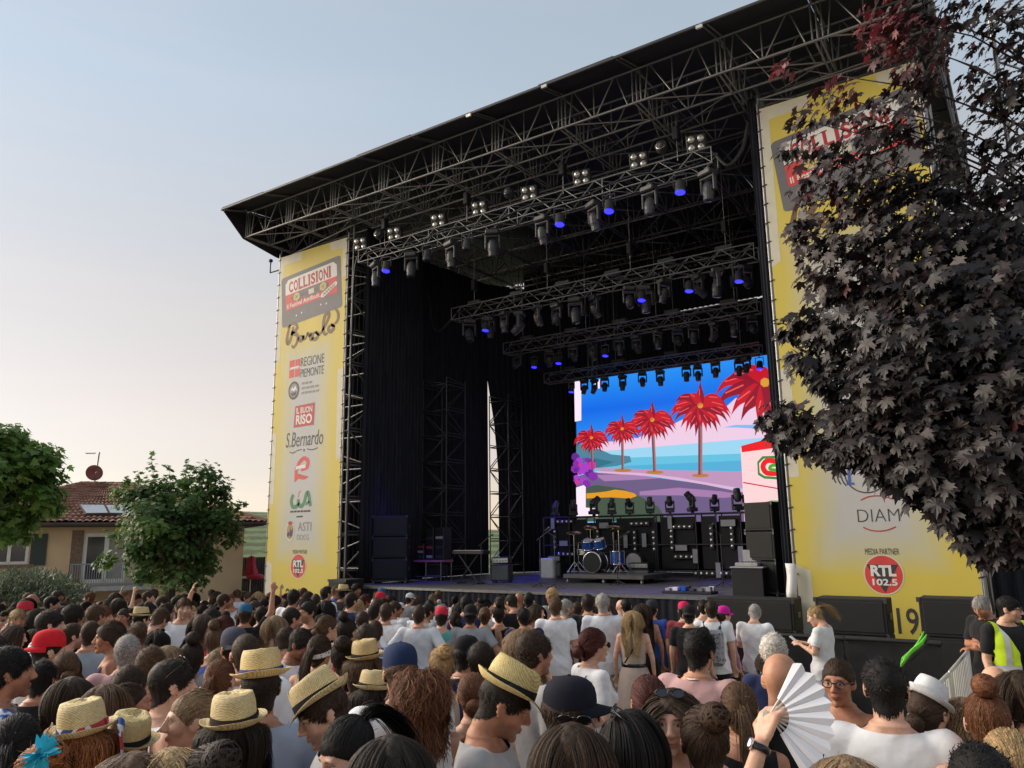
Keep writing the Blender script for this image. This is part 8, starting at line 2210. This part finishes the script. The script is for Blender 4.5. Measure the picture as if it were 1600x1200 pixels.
MB().lathe([(.030, -.011), (.033, -.009), (.033, .009), (.030, .011)], 20, Mw, cap=False).build('strap', M_gloss, wt_, smooth=True)
fc_ = Mw.inverted() @ (wr_ - fd_ * .02 - view * .035); fz = math.atan2(fc_.y, fc_.x)
Mf = Mw @ Matrix.Rotation(fz - 1.1, 4, 'Z') @ Matrix.Translation((.034, 0, 0)) @ Matrix.Rotation(math.pi / 2, 4, 'Y')
MB().lathe([(.018, -.004), (.019, 0), (.018, .006), (.014, .008)], 18, Mf).build('case', M_chrome, wt_, smooth=True)
tag(wt_, 'black wrist watch on the arm holding the fan', 'watch')
ph = emp('mobile_phone', wom.matrix_basis @ Vector((0, .36, 1.26)))
MB().bbox((-.036, -.005, -.07), (.036, .005, .07), .004, wom.matrix_basis @ Matrix.Translation((.01, .36, 1.27)) @ Matrix.Rotation(-.9, 4, 'X')).build('case', M_white, ph)
tag(ph, 'pale mobile phone in the blond woman\'s hands', 'phone')
bk = emp('backpack', bpk.matrix_basis @ Vector((0, -.2, .95)))
MB().bbox((-.14, -.29, .95), (.14, -.135, 1.38), .035, bpk.matrix_basis).build('bag', M_check, bk)
MB().bbox((-.11, -.325, .98), (.11, -.285, 1.16), .02, bpk.matrix_basis).build('pocket', M_check, bk)
for s in (-1, 1): MB().path([bpk.matrix_basis @ Vector(v) for v in ((s * .09, -.14, 1.36), (s * .105, -.06, 1.46), (s * .11, .06, 1.42), (s * .12, .13, 1.28), (s * .15, .02, 1.05), (s * .12, -.15, .98))], .018, 6).build('shoulder_strap', simple('navy_strap', (.03, .035, .06), .8) if s < 0 else MATS['navy_strap'], bk, smooth=True)
tag(bk, 'grey patterned backpack on the young man in white', 'backpack')
fl = emp('hair_flower', atD(63, 1178, 1.95)); M_cy = simple('bright_cyan_petal', (.02, .42, .58), .7, 0, .2)
fp = atD(63, 1178, 1.93); g_ = np.random.default_rng(4)
for k in range(46):
    d = Vector(g_.normal(size=3)).normalized(); s_ = d.orthogonal().normalized() * .007
    mk('petal', [fp, fp + d * .022 + s_, fp + d * .04, fp + d * .022 - s_], [(0, 1, 2, 3)], M_cy, fl)
tag(fl, 'bright cyan fringed flower in ginger hair at the lower left', 'flower')
st_ = MB(); sp_ = [e for e in PEOPLE if 'pale blue hair tie' in e['label']][0]
Hh = sp_.matrix_basis @ TEMPL[('f', 'down', 'd')]['head']; td = Vector((0, -.8, .62)).normalized(); tp_ = Vector(HC) + td * .125
MB().lathe([(.018, -.012), (.028, -.006), (.028, .006), (.018, .012)], 14, Matrix.Translation(tp_) @ td.to_track_quat('Z', 'Y').to_matrix().to_4x4(), cap=False).build('hair_tie', simple('pale_blue_cloth', (.35, .5, .68), .8, 0, .3, 60), sp_, True, False).matrix_basis = TEMPL[('f', 'down', 'd')]['head']
# scarf tail on the wrapped hat
sc_ = [e for e in PEOPLE if 'blue scarf' in e['label']][0]
for k, (dx, L, a) in enumerate(((.13, .16, .5), (-.11, .13, -.4))):
    V = []; F = []
    for i in range(8):
        t = i / 7; w = .012 + .03 * math.sin(t * 2.6); V += [(dx * (1 + t * .35), -.02 - .05 * t - w, .085 - L * t * t - .01), (dx * (1 + t * .35) + .01 * math.sin(t * 6), -.02 - .05 * t + w, .085 - L * t * t + .01)]
    for i in range(7): F.append((2 * i, 2 * i + 1, 2 * i + 3, 2 * i + 2))
    o = mk('scarf_end', V, F, M_bandana, sc_, True, False); o.matrix_basis = TEMPL[('f', 'down', 'f')]['head']; o.modifiers.new('t', 'SOLIDIFY').thickness = .003

# ---- the rest of the crowd, each a person of their own
def project(x, y, z):
    c = RC.T @ np.array([x, y, z - CAMZ]); return 800 + FPX * c[0] / -c[2], 600 - FPX * c[1] / -c[2]
taken = [(e.matrix_basis.translation.x, e.matrix_basis.translation.y) for e in PEOPLE]
fillR = random.Random(42); FILL = []; tries = 0
SH = [(WHT, 'white', 44), (BLK, 'black', 15), (GRY, 'grey', 12), (NVY, 'navy', 10), (RED, 'red', 7), (BLU, 'blue', 7), (BEI, 'beige', 6), (TEA, 'teal', 3), (PNK, 'pink', 4), ((.08, .16, .07), 'green', 3), (LBL, 'pale blue', 9)]
def pick(lst): 
    t = sum(w for *_, w in lst); u = fillR.random() * t
    for it in lst:
        u -= it[-1]
        if u <= 0: return it
    return lst[-1]
while len(FILL) < 225 and tries < 60000:
    tries += 1
    px = fillR.uniform(-25, 1240); r = math.sqrt(fillR.uniform(4.4 ** 2, 20.5 ** 2)) if fillR.random() < .5 else fillR.uniform(4.4, 20)
    a = math.radians(az_of(px)); x, y = -r * math.sin(a), r * math.cos(a)
    if (px > 590 and r < 11.4) or r < 4.9 + 1.6 * (px < 560): continue
    if r < 9 and fillR.random() < .35: continue
    if px > 1010: continue
    if x > -11.2 and y > 11.3: continue
    if x <= -11.2 and y > 14.6: continue
    if px > 560 and fillR.random() < .35: continue
    s = fillR.gauss(1.0, .045); tx, ty = project(x, y, gz(x, y) + 1.75 * s)
    md = .57 if r < 12 else .60
    if any((x - u) ** 2 + (y - v) ** 2 < (md if i >= len(PEOPLE) else .48) ** 2 for i, (u, v) in enumerate(taken)): continue
    # do not stand right in front of the hand-placed ones
    if r < 7 and any(abs(tx - e['_x']) < 22 and ty < project(*e.matrix_basis.translation.xy, e.matrix_basis.translation.z + 1.5)[1] - 0 and r < math.hypot(*e.matrix_basis.translation.xy) for e in PEOPLE if math.hypot(*e.matrix_basis.translation.xy) < 9): continue
    taken.append((x, y)); FILL.append((x, y, s, tx, ty, r))
FILL.sort(key=lambda f: f[3])
lab = {}
CROWD = []
for (x, y, s, tx, ty, r) in FILL:
    sex = 'm' if fillR.random() < .55 else 'f'
    s = s * (1.0 if sex == 'm' else .945)
    if sex == 'm': style = pick([('short', 5), ('short2', 5), ('short3', 5), ('crop', 4), ('buzz', 2), ('curly', 3), ('curly2', 3), (None, .6)])[0]
    else: style = pick([('long', 5), ('long2', 4), ('wavy', 4), ('tail', 4), ('bun', 2), ('topbun', 2), ('lowbun', 3), ('messybun', 2), ('bob', 3)])[0]
    hc = pick([('black', 8), ('dark', 12), ('brown', 9), ('mid', 4), ('auburn', 1.2), ('light', 2), ('blond', 2), ('grey', 1), ('darkred', .6)])[0]
    tc_, tn_, _ = pick(SH); tmt = None
    if fillR.random() < .09: tmt, tn_ = fillR.choice([(M_stripe, 'striped'), (M_floral, 'blue printed'), (M_spot, 'dotted'), (M_stripe2, 'red striped')])
    top = 'tee' if sex == 'm' else fillR.choice(['tee', 'tank', 'tank'])
    pose = pick([('down', 12), ('hips', 1.2), ('crossed', 2.5), ('raise', .35), ('phone', .5)])[0]
    hp_ = pick([('f', 6), ('l', 2.2), ('r', 2.2), ('d', 1)])[0]
    if pose != 'down': hp_ = 'f'
    ext = []; hat = False; hatn = ''
    u = fillR.random()
    if u < .05: cc, cn_ = fillR.choice([((.62, .63, .65), 'white'), (BLK, 'black'), ((.03, .12, .22), 'blue'), ((.5, .03, .05), 'red')]); ext = [capx(cc, back=fillR.random() < .3)]; hat = True; hatn = cn_ + ' cap'
    elif u < .07: ext = [hatx()]; hat = True; hatn = 'straw hat'
    elif u < .12: ext = [sgx]; hatn = 'sunglasses'
    if hat and style in ('bun', 'topbun', 'messybun', 'curly', 'curly2', 'crop', 'buzz', 'short2', 'short3', 'long2', 'wavy', 'bob', 'tail', None): style = 'lowbun' if sex == 'f' else 'short'
    face = math.degrees(math.atan2(10.5 + x, 18.5 - y)) + fillR.gauss(0, 20)
    if fillR.random() < .14: face += fillR.choice([-1, 1]) * fillR.uniform(70, 150)
    look = {'short': 'short-haired', 'short2': 'short-haired', 'short3': 'short-haired', 'crop': 'close-cropped', 'buzz': 'shaven-headed', 'curly': 'curly-haired', 'curly2': 'curly-haired', None: 'bald', 'long': 'long-haired', 'long2': 'long-haired', 'wavy': 'wavy-haired', 'tail': 'ponytailed', 'bun': 'bun-haired', 'topbun': 'topknot', 'lowbun': 'low-bun', 'messybun': 'messy-bun', 'bob': 'bobbed'}[style]
    zone = ('below the silvery shrub' if tx < 110 else 'below the balcony' if tx < 235 else 'below the green maple' if tx < 340 else 'below the house corner' if tx < 412 else 'below the left banner' if tx < 535 else 'below the speaker stack' if tx < 660 else 'below the keyboard' if tx < 800 else 'below the drums' if tx < 980 else 'below the light wall')
    dep = 'far rows' if r > 13 else 'middle rows' if r > 8 else 'near rows'
    L = '%s%s person in %s%s, %s %s' % ('' if style is None else HNAME[hc] + ' ', look, tn_ + (' shirt' if top == 'tee' else ' top'), (' and ' + hatn if hatn else ''), dep, zone)
    lab.setdefault(L, []).append(None)
    e = person(tx, ty, r, sex, pose, hp_, face, style, hc, fillR.randrange(5), top, tc_, 'trousers' if fillR.random() < .6 else 'shorts', fillR.choice([(.03, .035, .05), BLK, (.1, .13, .2), (.3, .27, .22)]), L, 'people in the crowd', ext, hat, tmt, world=(x, y), scale=s)
    CROWD.append(e)
from collections import Counter
cnt = Counter(e['label'] for e in CROWD); seen = Counter()
for e in CROWD:
    L = e['label']
    if cnt[L] > 1:
        seen[L] += 1; n = cnt[L]
        e['label'] = (('left' if seen[L] == 1 else 'right') if n == 2 else ORD[seen[L] - 1]) + ' alike ' + L.replace(' person', '').replace(' rows', '')
for e in PEOPLE + CROWD:
    if '_x' in e: del e['_x']
print('people', len(PEOPLE), 'crowd', len(CROWD), tries)
# ---------------------------------------------------------------- dark purple maple at the right, close to the camera
M_pl = leaf_mat('dark_purple_leaf', [(0, (.007, .005, .006)), (.4, (.016, .011, .011)), (.7, (.034, .020, .019)), (.85, (.085, .018, .022)), (1, (.17, .026, .032))], rough=.5, trans=.25)
TB = atD(1800, 860, 5.7); TG = gz(TB.x, TB.y)
pt = emp('purple_maple', (TB.x, TB.y, TG))
tag(pt, 'dark purple-leaved maple tree hanging over the right of the picture', 'tree')
M_dbark = simple('dark_red_bark', (.045, .028, .024), .85, 0, .3, 14)
R_ = random.Random(12); tm_ = MB()
tm_.path([(TB.x, TB.y, TG - .05), (TB.x + .03, TB.y, TG + 1.0), (TB.x - .03, TB.y + .05, TG + 2.2), (TB.x + .02, TB.y, TG + 4.5), (TB.x, TB.y, TG + 7.0)], .12, 10, .03)
tm_.build('trunk', M_dbark, pt, smooth=True)
def leaf_tone(n, red=.0):
    return np.clip(np.random.default_rng(len(LC) + 3).normal(.38, .17, n) + red, 0, 1)
LC = []; LN = []; LT = []; LS = []; LP = []
gq = np.random.default_rng(31)
# boughs aimed at picture positions, each at its own depth: (px, py, distance, spray size in px, leaves, red)
BO = [(1225, 105, 5.3, 22, 20, .5), (1300, 150, 5.3, 40, 34, .35), (1262, 190, 5.2, 34, 30, .05), (1330, 175, 5.2, 45, 40, .1), (1240, 235, 5.0, 26, 22, .05), (1290, 250, 5.0, 45, 50, 0), (1350, 240, 5.0, 50, 60, .1), (1400, 60, 5.4, 50, 80, .4), (1385, 25, 5.6, 45, 60, .35), (1430, 130, 5.4, 50, 80, .15), (1400, 200, 5.2, 55, 90, .05), (1440, 20, 5.6, 50, 60, .1),
      (1260, 300, 5.0, 30, 34, 0), (1320, 310, 4.9, 55, 95, 0), (1380, 290, 4.9, 60, 110, 0), (1440, 300, 5.0, 60, 100, .0), (1500, 330, 5.2, 60, 80, 0), (1250, 360, 4.9, 26, 40, .25), (1290, 390, 4.8, 46, 80, .12), (1350, 370, 4.8, 60, 120, 0), (1420, 380, 4.8, 66, 140, 0), (1500, 400, 4.9, 70, 130, 0), (1570, 380, 5.0, 70, 120, 0),
      (1280, 430, 4.8, 30, 44, .12), (1310, 455, 4.7, 46, 90, .05), (1370, 450, 4.7, 62, 130, 0), (1440, 460, 4.6, 70, 160, 0), (1520, 470, 4.6, 75, 170, 0), (1590, 460, 4.7, 70, 150, 0), (1255, 505, 4.7, 30, 40, 0), (1235, 520, 4.7, 18, 16, 0), (1300, 520, 4.6, 45, 90, 0), (1360, 530, 4.5, 62, 140, 0), (1430, 540, 4.4, 72, 170, 0), (1510, 550, 4.4, 78, 180, 0), (1585, 550, 4.4, 75, 170, 0),
      (1262, 570, 4.6, 34, 60, 0), (1310, 590, 4.5, 46, 95, 0), (1370, 610, 4.4, 62, 140, 0), (1440, 620, 4.3, 72, 170, 0), (1520, 630, 4.3, 78, 180, 0), (1590, 630, 4.3, 75, 170, 0), (1225, 640, 4.6, 26, 26, 0), (1205, 655, 4.6, 20, 16, 0), (1255, 650, 4.6, 34, 40, 0), (1240, 685, 4.6, 34, 44, 0), (1290, 690, 4.5, 38, 56, 0), (1340, 660, 4.4, 46, 90, 0), (1325, 705, 4.4, 34, 60, 0), (1370, 700, 4.3, 46, 95, 0), (1420, 690, 4.3, 58, 130, 0), (1480, 700, 4.2, 66, 150, 0), (1560, 710, 4.2, 75, 170, 0), (1400, 735, 4.3, 34, 60, 0), (1450, 750, 4.2, 46, 90, 0), (1510, 770, 4.2, 56, 120, 0), (1580, 780, 4.2, 60, 140, 0), (1490, 790, 4.2, 34, 50, 0), (1520, 825, 4.2, 34, 50, 0), (1560, 835, 4.2, 40, 70, 0), (1595, 840, 4.2, 40, 80, 0), (1500, 810, 4.2, 24, 26, 0), (1545, 860, 4.2, 22, 22, 0),
      (1500, 40, 5.8, 46, 34, .12), (1560, 60, 5.6, 50, 44, .05), (1590, 130, 5.4, 44, 46, 0), (1520, 150, 5.6, 40, 26, .12), (1480, 220, 5.4, 44, 44, .1), (1550, 230, 5.3, 46, 44, 0), (1590, 290, 5.2, 46, 60, 0), (1530, 290, 5.3, 40, 36, 0), (1590, 30, 5.5, 40, 40, 0), (1460, 80, 5.6, 44, 40, .2), (1575, 180, 5.6, 44, 40, .1), (1540, 10, 5.6, 40, 30, .1),
      (1640, 420, 5.0, 80, 150, 0), (1650, 560, 4.8, 80, 160, 0), (1650, 700, 4.8, 80, 150, 0), (1660, 250, 5.4, 80, 100, 0), (1700, 100, 5.8, 90, 110, 0), (1760, 400, 5.6, 110, 170, 0), (1760, 620, 5.6, 110, 170, 0), (1620, 810, 4.6, 60, 100, 0), (1600, 480, 5.9, 110, 160, 0), (1480, 420, 5.9, 110, 150, 0), (1480, 600, 5.7, 110, 170, 0), (1580, 680, 5.7, 110, 170, 0)]
bm2 = MB()
for (px, py, r, sp_, n, red) in BO:
    n = int(n * (1.15 if px < 1400 else 1.5)); red = red * 1.25 + (.12 if py < 330 else 0)
    c = np.array(atD(px, py, r)); rad_ = sp_ / FPX * r
    # limb from the trunk to the spray
    az_ = np.array([TB.x, TB.y, 0]); hz = min(max(c[2] - .9, TG + 1.6), TG + 6.5); st = Vector((TB.x, TB.y, hz)); ed = Vector(c); mid = st.lerp(ed, .5) + Vector((0, 0, .12))
    bm2.path([st, mid, ed], .013 if sp_ > 50 else .008, 5, .003)
    q = gq.normal(size=(n, 3)); q *= (gq.random((n, 1)) ** .5) * rad_ / np.linalg.norm(q, axis=1, keepdims=True); q[:, 2] *= .85
    out = nrm_(c[None] + q - np.array([TB.x, TB.y, c[2] - .4])[None])
    LC.append(c + q); LN.append(np.array([0, 0, .75])[None] + out * .55 - np.array([0, 1, 0])[None] * .25 + gq.normal(size=(n, 3)) * .42); LP.append(out * .8 + np.array([0, 0, -.75]))
    tone_c = gq.normal(.36, .1)
    LT.append(np.clip(tone_c + gq.normal(0, .14, n) + red * (.6 + .6 * gq.random(n)), 0, 1)); LS.append((.058 if red < .2 else .055) * (.6 + .75 * gq.random(n)))
bm2.build('branches', M_dbark, pt, smooth=True)['kind'] = 'stuff'
LC = np.concatenate(LC); LN = np.concatenate(LN); LT = np.concatenate(LT); LS = np.concatenate(LS); LP = np.concatenate(LP)
MAPLEX = (np.array([(0, 0, 0), (.10, .02, .02), (.36, -.10, .06), (.34, .06, .05), (.62, .10, .10), (.44, .20, .06), (.40, .30, .04), (.74, .56, .10), (.62, .62, .10), (.66, .78, .12), (.40, .64, .05), (.24, .60, .02), (.26, .84, .03), (.12, .86, 0), (0, 1.15, -.10)]), None)
tv = MAPLEX[0]; L_ = tv * np.array([-1, 1, 1]); TVV = np.concatenate([tv, L_[1:-1], [(0, .45, -.03)]]); nr_ = len(tv); ci = len(TVV) - 1; TVV = TVV.copy(); TVV[:, 2] = -.42 * TVV[:, 1] ** 2 + .10 - .35 * TVV[:, 0] ** 2 + .12 * np.abs(TVV[:, 0])
TF = [(ci, i, i + 1) for i in range(nr_ - 1)]; lft = [0] + [nr_ + i for i in range(nr_ - 2)] + [nr_ - 1]; TF += [(ci, lft[i + 1], lft[i]) for i in range(nr_ - 1)]
MLX = (TVV, np.array(TF))
LS *= .75 + .5 * gq.random(len(LS))
dist = np.linalg.norm(LC - np.array([0, 0, CAMZ]), axis=1); vis = []
cc_ = (RC.T @ (LC - np.array([0, 0, CAMZ])).T).T; upx = 800 + FPX * cc_[:, 0] / -cc_[:, 2]; vpx = 600 - FPX * cc_[:, 1] / -cc_[:, 2]
infr = (upx < 1600) & (upx > 1190) & (vpx > 0) & (vpx < 900)
score = np.where(infr, LS / dist, 0); top_ = np.argsort(-score)[:300]; rest = np.setdiff1d(np.arange(len(LC)), top_)
o = leaves_mesh('foliage', LC[rest], LN[rest], LS[rest], LT[rest], MLX, M_pl, pt, spin=LP[rest]); o['kind'] = 'stuff'
# the largest leaves in view stand as pieces of their own, four tones sharing four meshes
LFM = []
for t in (.15, .35, .5, .68, .95):
    me = bpy.data.meshes.new('leaf'); me.from_pydata(TVV.tolist(), [], TF); a_ = me.attributes.new('tone', 'FLOAT', 'POINT'); a_.data.foreach_set('value', np.full(len(TVV), t, dtype=np.float32)); me.materials.append(M_pl); LFM.append(me)
for i in top_:
    N_ = Vector(LN[i]).normalized(); T_ = Vector(LP[i] + gq.normal(size=3) * .5); T_ = (T_ - N_ * T_.dot(N_)).normalized(); B_ = T_.cross(N_)
    s_ = LS[i]; Mx_ = Matrix(((B_.x * s_, T_.x * s_, N_.x * s_, LC[i][0]), (B_.y * s_, T_.y * s_, N_.y * s_, LC[i][1]), (B_.z * s_, T_.z * s_, N_.z * s_, LC[i][2]), (0, 0, 0, 1)))
    inst('leaf', LFM[int(np.argmin(np.abs(np.array((.15, .35, .5, .68, .95)) - LT[i])))], M_pl, pt, Mx_)
print('leaves', len(LC))
